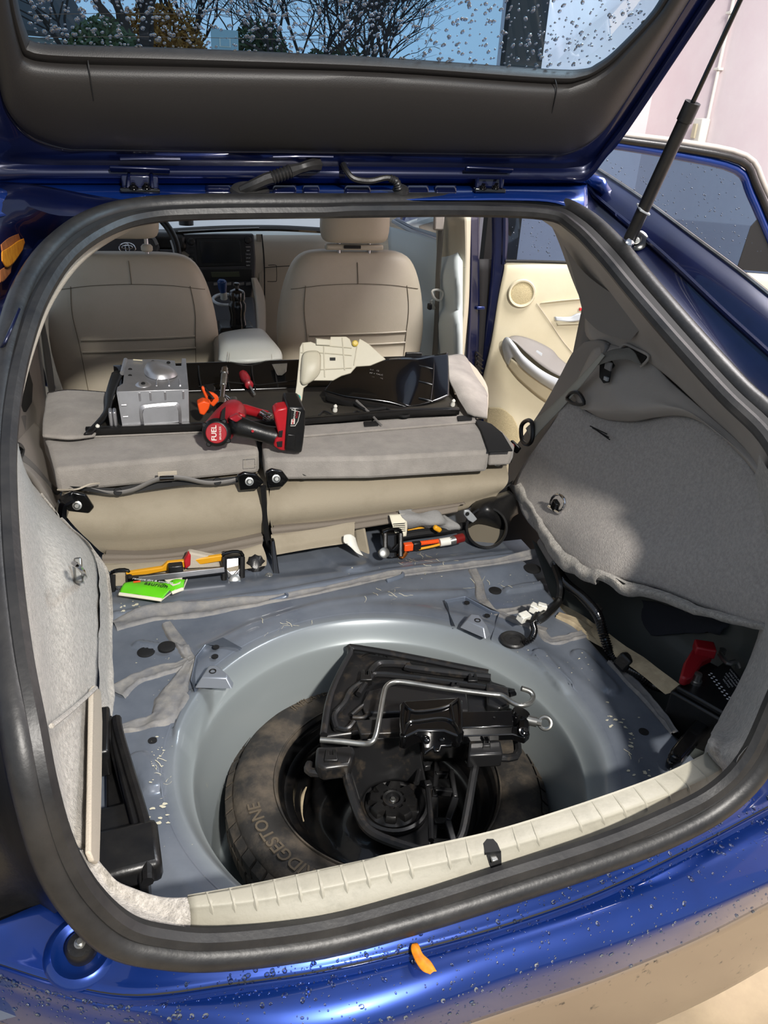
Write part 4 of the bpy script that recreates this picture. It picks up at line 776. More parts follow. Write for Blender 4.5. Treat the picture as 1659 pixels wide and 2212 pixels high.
tube('hinge_horn', [V(135, 1120, y=1.06), V(138, 1085, y=1.05), V(158, 1072, y=1.05)], .012, BLKG, sL); tube('hinge_leg', [V(568, 1050, y=1.06), V(575, 1150, y=1.05), V(588, 1190, y=1.03)], .008, BLK, sL)
lathe('washer', [(.012, 0), (.012, .002), (.006, .006)], V(1075, 997, y=1.08), STEEL, sR, (0, -1, .35), 20); box('outer_hinge', V(1085, 995, y=1.09), (.05, .01, .012), BLKG, sR, bevel=.002)
tube('loose_cord', [V(125, 1058, y=1.09), V(150, 1058, y=1.07), V(170, 1056, y=1.06), V(195, 1046, y=1.07), V(215, 1044, y=1.09)], .002, EDGE, sL)
slab('centre_bracket', [V(586, 1170, y=1.0), V(594, 1168, y=1.0), V(606, 1250, y=.955), V(600, 1258, y=.95), V(572, 1258, y=.95), V(574, 1250, y=.955), V(592, 1246, y=.96)], (0, .012, .002), BLKG, sL, bevel=.002)
bolt('bolt', V(582, 1245, y=.955), (0, -.5, 1), .006, sL)
# left bench frame
for px, py, s_, par in ((505, 1235, 1, sL), (262, 1270, .9, sL), (850, 1180, .85, sR)):
    h_ = slab('seat_latch', [V(px-24*s_, py-30*s_, y=1.0), V(px+20*s_, py-34*s_, y=1.0), V(px+24*s_, py+5*s_, y=.98), V(px+20*s_, py+30*s_, y=.965), V(px-14*s_, py+32*s_, y=.965), V(px-22*s_, py+8*s_, y=.98)], (0, .035, 0), BLKG, par, bevel=.004)
    tube('latch_handle', [V(px-22*s_, py-12*s_, y=.985), V(px-22*s_, py-38*s_, y=.99), V(px+16*s_, py-42*s_, y=.99), V(px+20*s_, py-14*s_, y=.985)], .004, BLKG, h_)
    for dx in (-20, 19): tube('latch_cheek', [V(px+dx*s_, py-32*s_, y=.985), V(px+dx*s_, py+26*s_, y=.955)], .006, BLK, h_, n=1)
    if px != 262: lathe('latch_cup', [(.012, 0), (.012, .012), (.007, .014)], V(px+(2 if px < 700 else -22), py+18*s_, y=.955), STEEL, h_, (0, -.8, .6), 18)
    slab('latch_spring', [V(px-14*s_, py-4*s_, y=.97), V(px, py+8*s_, y=.965), V(px+13*s_, py-6*s_, y=.97), V(px+12*s_, py+14*s_, y=.965), V(px-12*s_, py+14*s_, y=.965)], (0, .004, 0), ALU if px == 505 else BLKG, h_, bevel=.001)
tube('cross_bar', [V(278, 1252, y=.968), V(390, 1243, y=.968), V(488, 1231, y=.968)], .0085, BLKG, sL, n=2, seg=4, label='black square cross bar'); slab('bar_face', [V(300, 1247, y=.957), V(485, 1226, y=.957), V(486, 1236, y=.957), V(300, 1259, y=.957)], (0, .003, 0), ALU, sL, bevel=.0005, label='bare metal bar face')
slab('yellow_frame', [V(272, 1238, y=.985), V(350, 1226, y=.985), V(362, 1215, y=.985), V(395, 1212, y=.985), V(480, 1200, y=.985), V(482, 1212, y=.985), V(400, 1226, y=.985), V(275, 1250, y=.985)], (0, .01, 0), YEL, sL, bevel=.002, label='yellow plastic frame edge')
box('frame_clip', V(380, 1228, y=.968), (.03, .02, .022), BLK, sL, bevel=.003)
bk = E('belt_buckle', 'beige seat belt buckle with a red button lying on the left seat frame', 'buckle', V(430, 1215, y=.99))
slab('buckle_body', [V(405, 1197, y=.985), V(412, 1194, y=.985), V(470, 1206, y=.99), V(478, 1226, y=.99), V(445, 1228, y=.985), V(404, 1230, y=.98)], (0, .02, 0), EDGE, bk, bevel=.004)
slab('release_button', [V(398, 1212, y=.98), V(408, 1196, y=.98), V(413, 1200, y=.98), V(412, 1222, y=.978), V(401, 1230, y=.976)], (0, .015, 0), RED, bk, bevel=.002)
co_ = E('black_coiled_connector', 'black ribbed connector and cable beside the left seat latch', 'connector', V(552, 1220, y=.99))
lathe('ribbed_cap', [(.020, 0), (.020, .012), (.012, .018)], V(552, 1218, y=1.0), BLK, co_, (0, -1, .6), 28, mod=lambda A, z: 1+.08*math.sin(9*A)); tube('cable', [V(560, 1236, y=.99), V(568, 1246, y=.97), V(585, 1250, y=.965)], .004, YEL, co_)
# ================================================================== SPARE WHEEL
TC = Vector((.006, .478, .485))
sw = E('spare_wheel', 'dusty spare tire on a black steel rim lying in the round well', 'spare wheel', (TC.x, TC.y, .36))
lathe('tire', [(.196, -.014), (.199, -.006), (.206, -.001), (.215, .001), (.232, .004), (.25, .004), (.264, .0), (.274, -.008), (.280, -.018), (.284, -.032), (.285, -.05), (.284, -.07), (.276, -.092), (.25, -.104), (.2, -.104)], TC, TIRE, sw, n=120, cap=False)
vs = []; fs = []
for k in range(60):
    for r0_, r1_, z0, z1, of in ((.283, .2895, -.020, -.042, 0), (.285, .2905, -.047, -.070, .5)):
        A0 = 2*math.pi*(k+of)/60; w_ = 2*math.pi/60*.82; b0 = len(vs)
        for (rr, zz, aa) in ((r0_-.006, z0+.012, 0), (r1_, z0, 0), (r1_, z1, .018), (r0_-.004, z1, .018)):
            for q in (0, w_): vs.append((TC.x+rr*math.cos(A0+q+aa), TC.y+rr*math.sin(A0+q+aa), TC.z+zz))
        fs += [(b0, b0+1, b0+3, b0+2), (b0+2, b0+3, b0+5, b0+4), (b0+4, b0+5, b0+7, b0+6), (b0, b0+2, b0+4, b0+6), (b0+1, b0+3, b0+5, b0+7)]
mk('tread_blocks', vs, fs, TIRE, sw, smooth=False, kind='stuff')
lathe('rim', [(.198, -.012), (.196, -.008), (.193, -.010), (.190, -.020), (.186, -.030), (.174, -.034), (.170, -.040), (.167, -.060), (.158, -.066), (.154, -.075), (.150, -.12), (.13, -.128), (.10, -.122), (.085, -.105), (.06, -.10), (.0, -.10)], TC, RIMM, sw, n=96, cap=False)
for r_ in (.2025, .2035): tube('bead_ring', [TC+Vector((math.cos(k*.2618)*r_, math.sin(k*.2618)*r_, .0005)) for k in range(24)], .0012, TIRE, sw, n=4, seg=4, closed=True)
def arc(a0, R, z): 
    def f(c):
        A = a0-c.x/R; rr = R+c.y; return Vector((TC.x+rr*math.cos(A), TC.y+rr*math.sin(A), TC.z+z+c.z))
    return f
def ang(px, py): v = V(px, py, z=TC.z); return math.atan2(v.y-TC.y, v.x-TC.x)
text('sidewall_lettering', 'BRIDGESTONE', .030, arc(ang(600, 1830), .243, .0042), LTR, sw, ext=.0012, bold=.0004)
text('sidewall_lettering', 'INFLATE TO 60 PSI', .022, arc(ang(712, 1498), .246, .0044), LTR, sw, ext=.001)
tube('vent_edge', [V(662, 1700, z=.42), V(652, 1725, z=.415), V(650, 1760, z=.41), V(656, 1775, z=.41)], [.002, .006, .005, .002], FOAM, sw, flat=.4)
# --- tool tray
tt = E('tool_tray', 'black moulded plastic tool tray sitting on the spare wheel', 'tray', (.08, .55, .49))
TZ = .60
tray_o = [(755, 1412), (765, 1400), (785, 1395), (805, 1396), (1058, 1450), (1064, 1470), (1096, 1480), (1101, 1492), (1102, 1538), (1060, 1560), (960, 1566), (860, 1566), (800, 1578), (700, 1592), (692, 1584), (712, 1500)]
base = slab('tray_deck', [V(*p, z=TZ-.018) for p in tray_o], (0, 0, -.06), TRAYM, tt, bevel=.006)
def rail(pts, r=.0075, z=TZ-.008, par=None, n=4, mt=None): return tube('tray_rail', [V(*p, z=z) for p in pts], r, mt or TRAYM, par or tt, n=n, seg=8)
rail([(700, 1588), (716, 1500), (757, 1415), (778, 1400), (1055, 1453)], .007)
rail([(800, 1455), (812, 1440), (830, 1434), (885, 1437), (889, 1444), (1060, 1464)])
rail([(775, 1500), (800, 1466), (840, 1458), (1090, 1490), (1100, 1500)], .006)
rail([(725, 1540), (745, 1520), (760, 1492), (790, 1470)], .006)
rail([(728, 1575), (722, 1550), (735, 1530)], .006); rail([(728, 1572), (750, 1576), (765, 1560)], .005)
rail([(760, 1545), (790, 1522), (800, 1540), (785, 1550), (762, 1550)], .004)
slab('corner_recess', [V(*p, z=TZ-.0165) for p in ((757, 1546), (780, 1527), (795, 1530), (782, 1548))], (0, 0, -.004), BLKM, tt, bevel=0)
for o_ in (((892, 1440), (1058, 1467), (1060, 1478), (893, 1454)), ((862, 1485), (955, 1493), (953, 1503), (860, 1496))):
    slab('tray_slot', [V(*p, z=TZ-.0155) for p in o_], (0, 0, -.004), BLKM, tt, bevel=.0005)
slab('raised_platform', [V(*p, z=TZ-.004) for p in ((795, 1490), (860, 1478), (1010, 1496), (1015, 1535), (790, 1540), (782, 1520))], (0, 0, -.02), TRAYM, tt, bevel=.004)
slab('end_block', [V(*p, z=TZ) for p in ((1050, 1472), (1100, 1484), (1102, 1520), (1080, 1530), (1052, 1520))], (0, 0, -.03), TRAYM, tt, bevel=.004)
def clip(px, py, w_=26, h_=22, z=TZ+.003):
    c_ = slab('spring_clip', [V(px-w_*.5, py+h_*.5, z=z), V(px-w_*.35, py-h_*.5, z=z), V(px-w_*.15, py-h_*.5, z=z), V(px-w_*.15, py, z=z), V(px+w_*.15, py, z=z), V(px+w_*.15, py-h_*.5, z=z), V(px+w_*.35, py-h_*.5, z=z), V(px+w_*.5, py+h_*.5, z=z)], (0, 0, -.014), BLK, tt, bevel=.0015); return c_
clip(792, 1457); clip(1022, 1462, 22, 16); clip(984, 1478, 20, 12); clip(716, 1630, 30, 24, .605); clip(1052, 1604, 18, 14, .62)
slab('clip_block', [V(*p, z=.6) for p in ((684, 1612), (764, 1610), (768, 1622), (758, 1652), (700, 1660), (681, 1648))], (0, 0, -.03), TRAYM, tt, bevel=.005)
slab('clip_block', [V(*p, z=.615) for p in ((1014, 1598), (1082, 1598), (1088, 1628), (1012, 1632))], (0, 0, -.03), TRAYM, tt, bevel=.004)
rail([(670, 1650), (672, 1668), (742, 1672), (752, 1690), (772, 1752), (792, 1788), (830, 1812), (930, 1846), (960, 1862)], .0075, .575)
rail([(1113, 1585), (1114, 1634), (1036, 1636), (1026, 1660), (1012, 1740), (1000, 1800), (985, 1830)], .007, .585)
rail([(1100, 1535), (1112, 1560), (1113, 1590)], .006, .6)
# funnel walls down to the hub
top_ = [(770, 1608), (850, 1596), (960, 1590), (1010, 1600)]; 
patch('funnel_wall', [[V(*p, z=.59) for p in ((740, 1628), (765, 1600), (830, 1590), (880, 1588), (905, 1592))], [V(*p, z=.55) for p in ((752, 1660), (780, 1640), (835, 1632), (885, 1634), (912, 1640))], [V(*p, z=.50) for p in ((775, 1735), (798, 1700), (850, 1684), (895, 1690), (925, 1705))]], 6, 6, TRAYM, tt, thick=.004)
patch('back_wall', [[V(*p, z=.57) for p in ((905, 1600), (960, 1598), (1015, 1600))], [V(*p, z=.50) for p in ((915, 1640), (960, 1640), (1005, 1640))]], 4, 4, TRAYM, tt, thick=.004)
for pts in (((905, 1600), (908, 1650), (900, 1692)), ((925, 1705), (930, 1760), (932, 1815))): tube('tray_rail', [V(*p, z=.53) for p in pts], .005, TRAYM, tt, seg=8)
hubp = V(848, 1742, z=.485)
slab('tray_floor', [V(*p, z=.484) for p in ((775, 1745), (795, 1700), (850, 1682), (905, 1690), (928, 1712), (934, 1770), (932, 1836), (850, 1812), (800, 1790))], (0, 0, -.008), TRAYM, tt, bevel=.003)
lathe('hub_recess', [(.062, .002), (.062, .010), (.057, .012), (.054, .004), (.050, .0)], hubp, TRAYM, tt, n=40, cap=False)
kn = lathe('fixing_knob', [(.047, .0), (.047, .004), (.043, .006), (.042, .016), (.039, .019), (.022, .019), (.020, .012), (.012, .012)], hubp, BLK, tt, n=96, mod=lambda A, z: 1-(.30*max(0, math.cos(8*A))**1.3 if .005 < z else 0))
lathe('knob_core', [(.018, .010), (.018, .020), (.013, .021), (.012, .014), (.006, .014)], hubp, TRAYM, kn, n=24); bolt('knob_bolt', hubp+Vector((0, 0, .012)), (0, 0, 1), .005, kn)
# lattice on the right of the hub
def bar(p, q, w_=.009, h_=.012, z=.54, z2=None): 
    a, b = V(*p, z=z), V(*q, z=z2 or z); t = (b-a).normalized(); n_ = Vector((-t.y, t.x, 0)).normalized()*w_/2
    return slab('lattice_bar', [a-n_, a+n_, b+n_, b-n_], (0, 0, -h_), TRAYM, tt, bevel=.002)
for p, q, w_ in (((912, 1640), (900, 1690), .012), ((945, 1640), (940, 1720), .010), ((915, 1636), (948, 1640), .010), ((902, 1692), (938, 1700), .012), ((940, 1720), (935, 1820), .014), ((975, 1660), (985, 1720), .009), ((942, 1668), (978, 1668), .008), ((940, 1702), (980, 1706), .010), ((985, 1720), (968, 1770), .012), ((968, 1770), (985, 1830), .012), ((938, 1770), (968, 1772), .014), ((935, 1815), (980, 1818), .012), ((925, 1690), (925, 1750), .014)):
    bar(p, q, w_, .014, .485, .475)
for p in ((922, 1655), (925, 1695)): box('lattice_tab', V(*p, z=.53), (.012, .012, .012), TRAYM, tt, bevel=.002)
text('moulded_mark', 'FR', .020, on(V(828, 1414, z=TZ-.0175), V(860, 1421, z=TZ)-V(810, 1410, z=TZ), V(828, 1400, z=TZ)-V(824, 1425, z=TZ)), BLK, tt, ext=.0012)
slab('moulded_arrow', [V(*p, z=TZ-.0165) for p in ((782, 1418), (808, 1398), (812, 1412), (800, 1410))], (0, 0, -.002), BLK, tt, bevel=0)
# --- jack
jk = E('scissor_jack', 'black folded scissor jack with a steel screw eye, strapped in the tool tray', 'jack', (.12, .58, .52))
JZ = .635
def js(name, pts, h, mt=BLKG, z=JZ, par=jk, bv=.002): return slab(name, [V(*p, z=z) for p in pts], (0, 0, -h), mt, par, bevel=bv)
js('lower_arm', [(770, 1556), (870, 1548), (870, 1582), (780, 1586)], .012, TRAYM, .62)
js('upper_arm', [(995, 1537), (1108, 1534), (1110, 1568), (998, 1572)], .012, BLKG, .64); js('upper_arm', [(1000, 1572), (1112, 1568), (1140, 1568), (1146, 1584), (1135, 1594), (1108, 1586), (1000, 1590)], .014, BLKG, .63)
sdl = js('saddle', [(864, 1520), (876, 1513), (985, 1506), (1000, 1512), (1000, 1585), (990, 1590), (960, 1578), (905, 1578), (876, 1592), (864, 1588), (866, 1560)], .028, BLKG, .655, bv=.003)
for pts in (((872, 1520), (886, 1534), (905, 1538), (950, 1532), (975, 1522), (990, 1510)), ((870, 1588), (884, 1562), (905, 1558), (955, 1552), (980, 1562), (994, 1588)), ((872, 1522), (868, 1555), (871, 1586)), ((992, 1512), (996, 1550), (995, 1586)), ((884, 1537), (880, 1562)), ((974, 1524), (980, 1560))):
    tube('pressed_ridge', [V(*p, z=.656) for p in pts], .0035, BLKG, sdl, n=3)
js('base_plate', [(902, 1575), (968, 1573), (978, 1610), (955, 1612), (952, 1622), (938, 1622), (936, 1614), (918, 1628), (912, 1600)], .006, BLKG, .635)
for p in ((916, 1582), (953, 1580), (922, 1600), (955, 1598)): lathe('rivet', [(.006, 0), (.0055, .003), (.003, .0045)], V(*p, z=.635), BLKG, jk, n=16)
tr_ = tube('trunnion', [V(1112, 1545, z=.63), V(1130, 1560, z=.63), V(1128, 1590, z=.625)], .011, BLKG, jk); lathe('yoke', [(.015, -.012), (.017, 0), (.015, .012)], V(1122, 1550, z=.63), BLKG, jk, (.3, .1, 1), 20)
bolt('pivot_bolt', V(1132, 1582, z=.64), (.1, -.4, 1), .006, jk, BLKG)
a, b = V(1138, 1555, z=.632), V(1160, 1560, z=.632)
tube('screw_collar', [a, a.lerp(b, .5), b], .0085, STEEL, jk, n=1, seg=16); tube('screw_neck', [b, V(1170, 1562, z=.632)], .006, STEEL, jk, n=1)
e_ = V(1178, 1562, z=.632); ex = (b-a).normalized(); ez = (e_-CP).normalized().cross(ex).normalized()
tube('screw_eye', [e_+ex*math.cos(k*.6283)*.010+ez*math.sin(k*.6283)*.010 for k in range(10)], .0035, STEEL, jk, n=3, closed=True)
lathe('screw_hole', [(.002, 0), (.002, .001)], V(1068, 1550, z=.6405), BLKM, jk)
rod = tube('jack_handle_rod', [V(*p, z=z) for p, z in (((692, 1598), .62), ((740, 1602), .62), ((785, 1607), .62), ((802, 1604), .625), ((812, 1590), .63), ((820, 1550), .635), ((829, 1500), .635), ((836, 1482), .635), ((850, 1474), .635), ((875, 1474), .635), ((965, 1488), .635), ((1060, 1500), .635), ((1085, 1503), .635), ((1108, 1518), .635), ((1125, 1524), .635), ((1145, 1519), .635), ((1152, 1506), .635), ((1146, 1494), .64), ((1127, 1487), .645))], .0048, STEEL, None, n=4, seg=10)
tag(rod, 'bent zinc plated crank rod with hooked end resting on the tool tray', 'crank rod')
# ================================================================== WIRING AND BATTERY
wh = E('wiring_harness', 'black corrugated wiring loom running along the right floor edge to the battery', 'wiring', V(1300, 1400, x=.47))
tube('main_conduit', [V(1180, 1180, x=.50), V(1198, 1215, x=.49), V(1222, 1258, x=.485), V(1262, 1292, x=.475), V(1292, 1330, x=.465), V(1304, 1370, x=.46), V(1318, 1408, x=.465), V(1345, 1438, x=.47)], .0105, BLKG, wh, ribs=.005, seg=12)
tube('main_conduit', [V(1345, 1438, x=.47), V(1385, 1458, x=.48), V(1412, 1480, x=.49), V(1455, 1488, x=.50)], .010, BLKG, wh, ribs=.005, seg=12)
box('conduit_clamp', V(1350, 1430, x=.468), (.028, .028, .03), BLK, wh, rot=(.3, .4, .5), bevel=.005); box('conduit_clamp', V(1288, 1318, x=.475), (.02, .02, .02), BLK, wh, bevel=.003)
tube('taped_end', [V(1172, 1170, x=.50), V(1185, 1192, x=.495), V(1200, 1218, x=.488)], .013, GREYP2, wh)
tube('taped_branch', [V(1200, 1225, x=.485), V(1212, 1262, x=.475), V(1206, 1300, x=.465), V(1180, 1328, z=.665), V(1162, 1340, z=.66)], .009, BLK, wh, n=6)
tube('grommet_branch', [V(1162, 1340, z=.66), V(1152, 1345, z=.66), V(1155, 1362, z=.655), V(1148, 1380, z=.65), V(1130, 1390, z=.64)], .007, BLKG, wh, ribs=.004, seg=10)
for px, py, w_, r_ in ((1132, 1333, .026, .4), (1155, 1314, .022, .9), (1171, 1312, .015, 1.2)):
    k_ = box('plug_connector', V(px, py, z=.672), (w_, .018, .016), WHITE, wh, rot=(.2, .1, r_), bevel=.002, label='white plug connector')
    box('plug_latch', V(px-4, py-6, z=.682), (w_*.5, .008, .004), WHITE, k_, rot=(.2, .1, r_), bevel=.001)
    tube('wire_lead', [V(px+5, py+8, z=.67), V(1150, 1342, z=.665)], .003, BLK, wh, n=1)
bt = E('car_battery', 'black car battery with red terminal cover in the dark right side pocket', 'battery', V(1530, 1560, z=.5))
B0 = [V(1448, 1492, z=.685), V(1523, 1432, z=.685)]; d1 = (B0[1]-B0[0]); d2 = Vector((d1.y, -d1.x, 0)).normalized()*.15
cs = [B0[0], B0[1], B0[1]+d2, B0[0]+d2]
bb = slab('case', cs, (0, 0, -.17), BLK, bt, bevel=.004)
slab('lid', [c_+Vector((0, 0, .012)) for c_ in [cs[0]+(cs[2]-cs[0])*.04, cs[1]+(cs[3]-cs[1])*.04, cs[2]+(cs[0]-cs[2])*.04, cs[3]+(cs[1]-cs[3])*.04]], (0, 0, -.012), BLK, bt, bevel=.004)
lathe('terminal_post', [(.010, 0), (.010, .006), (.008, .007), (.007, .020), (.003, .021)], V(1503, 1475, z=.697), STEEL, bt, n=20)
rc_ = slab('terminal_cover', [V(*p, z=.72) for p in ((1470, 1460), (1478, 1430), (1500, 1395), (1515, 1386), (1545, 1400), (1540, 1416), (1520, 1425), (1495, 1462), (1482, 1466))], (0, 0, -.018), mat('deep_red_cover', '#8a141d', .4), bt, bevel=.004, label='red positive terminal cover')
box('cover_step', V(1522, 1402, z=.725), (.035, .028, .02), MATS['deep_red_cover'], rc_, rot=(0, 0, -.5), bevel=.003)
tube('terminal_clamp', [V(1555, 1412, z=.71), V(1572, 1432, z=.71), V(1590, 1430, z=.71), V(1596, 1442, z=.70)], .005, STEEL, bt); lathe('clamp_nut', [(.006, 0), (.006, .014)], V(1558, 1416, z=.70), STEEL, bt)
lo_ = V(1578, 1470, z=.6985); ux = V(1612, 1500, z=.6985)-V(1570, 1447, z=.6985); uy = V(1600, 1450, z=.6985)-V(1560, 1480, z=.6985)
lb_ = slab('warning_label', [lo_+ux.normalized()*a_*.04+uy.normalized()*b_*.026 for a_, b_ in ((-1, -1), (1, -1), (1, 1), (-1, 1))], (0, 0, -.001), BLKM, bt, bevel=0, label='black printed label')
for k in range(9):
    for rr in (0, 1): lathe('vent_dot', [(.0022, 0), (.0012, .0003)], lo_+ux.normalized()*(-.036+k*.009)+uy.normalized()*(-.030-.007*rr)+Vector((0, 0, .0008)), GLW, lb_, n=10)
slab('bar_code', [lo_+ux.normalized()*a_+uy.normalized()*b_ for a_, b_ in ((.028, -.030), (.045, -.030), (.045, .010), (.028, .010))], (0, 0, .0006), GLW, lb_, bevel=0)
for k in range(5): text('fine_print', ('CAUTION ACID', 'SHIELD EYES', 'KEEP UPRIGHT', 'NO SPARKS', 'RECYCLE')[k], .0055, on(lo_+uy.normalized()*(.018-k*.008)+Vector((0, 0, .0006)), ux, uy), GLW, lb_, ext=.0001)
hd_ = slab('hold_down_bracket', [V(*p, z=.66) for p in ((1440, 1640), (1452, 1650), (1475, 1640), (1545, 1555), (1545, 1545), (1525, 1540), (1505, 1548), (1450, 1615))], (0, 0, -.02), BLKG, bt, bevel=.005)
bolt('bracket_bolt', V(1458, 1638, z=.665), (0, 0, 1), .007, hd_, BLKG)
text('side_lettering', 'ERA', .026, on(V(1528, 1618, z=.60), (.4, .25, 0), (.2, -.3, .8)), GLW, bb, ext=.0003)
slab('blue_sticker', [V(1468, 1560, z=.60), V(1490, 1550, z=.60), V(1488, 1590, z=.56), V(1466, 1600, z=.56)], (-.001, -.001, 0), DKBLU, bb, bevel=0)
fe = patch('felt_pad', [[V(1352, 1292, x=.60), V(1420, 1302, x=.62), V(1500, 1325, x=.64), V(1580, 1350, x=.65)], [V(1350, 1320, x=.59), V(1430, 1345, x=.61), V(1500, 1350, x=.63), V(1570, 1358, x=.64)], [V(1380, 1372, x=.585), V(1420, 1374, x=.60), V(1480, 1368, x=.62), V(1560, 1362, x=.64)]], 6, 6, FELT, None, noise=.004, ns=30, thick=.01)
tag(fe, 'dark blue-black felt pad stuck on the wheel housing beneath the right carpet', 'felt pad')
# vent duct
vd = E('vent_duct', 'black plastic cooling duct with an open round mouth beside the right seat', 'duct', V(1060, 1140, y=1.0))
mc = V(1052, 1140, y=.985); ax_ = Vector((-.42, -1, .62)).normalized()
lathe('mouth', [(.052, -.03), (.050, 0), (.045, .002), (.044, -.004), (.044, -.05), (.03, -.055)], mc, BLK, vd, ax_, 48, cap=False); lathe('inner_disc', [(.044, -.04), (.001, -.038)], mc, mat('dusty_duct_inside', '#5d5648', .8), vd, ax_, 30)
patch('funnel', [[mc+Vector((-.045, .03, -.01)), V(1015, 1115, y=1.03), V(1030, 1085, y=1.06), V(1100, 1062, y=1.12)], [mc+Vector((0, .06, -.03)), V(1050, 1110, y=1.0), V(1062, 1085, y=1.02), V(1112, 1075, y=1.08)], [mc+Vector((.045, .03, -.03)), V(1095, 1140, y=1.0), V(1105, 1120, y=1.02), V(1118, 1110, y=1.06)]], 6, 6, BLK, vd, thick=.003)
cl_ = slab('grey_clip', [V(*p, y=1.0) for p in ((1003, 1112), (1004, 1103), (1014, 1102), (1024, 1112), (1032, 1122), (1022, 1130), (1012, 1124))], (0, .006, 0), GREYP2 if 0 else SILV, vd, bevel=.002); lathe('clip_hole', [(.005, 0), (.005, .001)], V(1010, 1110, y=.9985), BLKM, cl_, (0, -1, 0), 16)
rg_ = patch('grey_rag', [[V(862, 1102, y=1.04), V(900, 1100, y=1.06), V(940, 1098, y=1.06), V(960, 1100, y=1.06)], [V(868, 1118, y=1.03), V(905, 1120, y=1.02), V(945, 1118, y=1.02), V(975, 1118, y=1.04)], [V(880, 1132, y=1.03), V(910, 1140, y=1.03), V(950, 1136, y=1.02), V(986, 1138, y=1.03)], [V(900, 1142, y=1.05), V(920, 1146, y=1.05), V(962, 1148, y=1.03), V(975, 1145, y=1.05)]], 7, 7, GRYCL, None, noise=.012, ns=28, thick=.002)
tag(rg_, 'crumpled grey cloth stuffed under the right folded seat', 'rag')
tg_ = E('airbag_tag', 'white printed fabric tag hanging under the right folded seat', 'tag', V(858, 1135, y=1.02))
patch('tag_sheet', [[V(841, 1112, y=1.03), V(877, 1110, y=1.03)], [V(848, 1135, y=1.01), V(880, 1136, y=1.01)], [V(858, 1162, y=1.0), V(878, 1158, y=1.0)]], 4, 4, PAPER, tg_, thick=.0008)
for k in range(5): tube('printed_line', [V(850+k, 1132+k*4, y=1.007-.001*k), V(876, 1130+k*4.2, y=1.007-.001*k)], .0008, BLKM, tg_, n=1, seg=4)
for k in range(6): tube('bar_mark', [V(848+k*2.4, 1119, y=1.024), V(848+k*2.4, 1124, y=1.02)], .0004, BLKM, tg_, n=1, seg=4)
hv = E('orange_cable_joint', 'orange and white cable connectors with a red cap left of the round duct', 'connector', V(930, 1172, y=.98))
tube('orange_sleeve', [V(905, 1174, y=.985), V(952, 1168, y=.985)], .006, ORG, hv, ribs=.004); box('orange_block', V(882, 1181, y=.975), (.022, .014, .018), ORG, hv, bevel=.002)
tube('bare_cable', [V(905, 1186, y=.975), V(935, 1180, y=.975), V(965, 1172, y=.975)], .003, YEL, hv); tube('white_plug', [V(950, 1172, y=.975), V(975, 1168, y=.975)], .010, WHITE, hv, n=1, seg=10); tube('steel_sleeve', [V(972, 1169, y=.975), V(984, 1166, y=.975)], .0105, STEEL, hv, n=1, seg=12); tube('red_cap', [V(982, 1166, y=.975), V(1000, 1161, y=.98)], .011, mat('dark_red_cap', '#6a1512', .4), hv, n=1, seg=14)
box('black_block', V(900, 1178, y=.978), (.02, .014, .018), BLK, hv, bevel=.002); tube('copper_terminal', [V(862, 1195, y=.965), V(870, 1203, y=.96), V(878, 1193, y=.965)], .005, mat('copper', '#a8622e', .35, .9), hv)
tube('back_rail', [V(830, 1165, y=1.01), V(900, 1152, y=1.02), V(960, 1145, y=1.03), V(1010, 1135, y=1.04)], .010, BLKM, hv, n=3); box('yellow_tab', V(945, 1142, y=1.0), (.022, .012, .012), YEL, hv, rot=(0, .6, 0), bevel=.004); tube('yellow_edge', [V(880, 1146, y=1.04), V(920, 1140, y=1.04)], .007, YEL, hv, n=1)
ts_ = patch('tissue', [[V(744, 1158, y=1.0), V(756, 1156, y=1.0), V(766, 1160, y=1.0)], [V(744, 1172, y=.99), V(760, 1175, y=.985), V(770, 1180, y=.985)], [V(752, 1178, y=.98), V(768, 1195, y=.965), V(782, 1204, y=.955)]], 5, 5, WHITE, None, noise=.005, ns=40, thick=.002)
tag(ts_, 'scrap of crumpled white tissue under the right seat corner pad', 'tissue')
# packets
def packet(name, pts, label, zz):
    e = E(name, label, 'packet', V(*pts[0], z=zz)); P = [V(*p, z=zz) for p in pts]; top = [p+Vector((0, 0, .008)) for p in P]
    c_ = sum(top, Vector())/len(top)
    patch('foil_pouch', [[P[0], (P[0]+P[1])/2+Vector((0, 0, .008)), P[1]], [(P[0]+P[3])/2+Vector((0, 0, .010)), c_+Vector((0, 0, .006)), (P[1]+P[2])/2+Vector((0, 0, .010))], [P[3], (P[2]+P[3])/2+Vector((0, 0, .006)), P[2]]], 7, 7, GREEN, e, noise=.002, ns=50, thick=.001)
    tube('crimped_edge', [P[3]+Vector((0, -.001, .002)), (P[2]+P[3])/2+Vector((0, -.003, .004)), P[2]+Vector((0, -.001, .003))], .0035, PAPER, e, flat=.5); tube('crimped_edge', [P[1]+Vector((0, 0, .002)), P[2]+Vector((0, 0, .002))], .0025, PAPER, e, flat=.5); return e, P
e, P = packet('wipe_packet', [(278, 1258), (386, 1270), (350, 1298), (258, 1284)], 'crumpled bright green wipe packet with white edges, nearest one', .66)
text('printed_name', 'asurion', .017, on((P[1]+P[2]+P[3])/3+Vector((.008, .004, .0195)), P[1]-P[0]+Vector((0, -.01, 0)), P[0]-P[3]), BLK, e, ext=.0002)
text('printed_line', 'remove dirt & smudges', .009, on(P[0].lerp(P[1], .5)+Vector((0, -.009, .0165)), P[1]-P[0], P[0]-P[3]), GLW, e, ext=.0002)
box('orange_logo', P[0].lerp(P[2], .28)+Vector((0, 0, .014)), (.014, .005, .001), ORG, e, bevel=0)
e, P = packet('wipe_packet', [(345, 1262), (404, 1254), (396, 1274), (372, 1282)], 'second green and white wipe packet tucked behind the nearest one', .662)
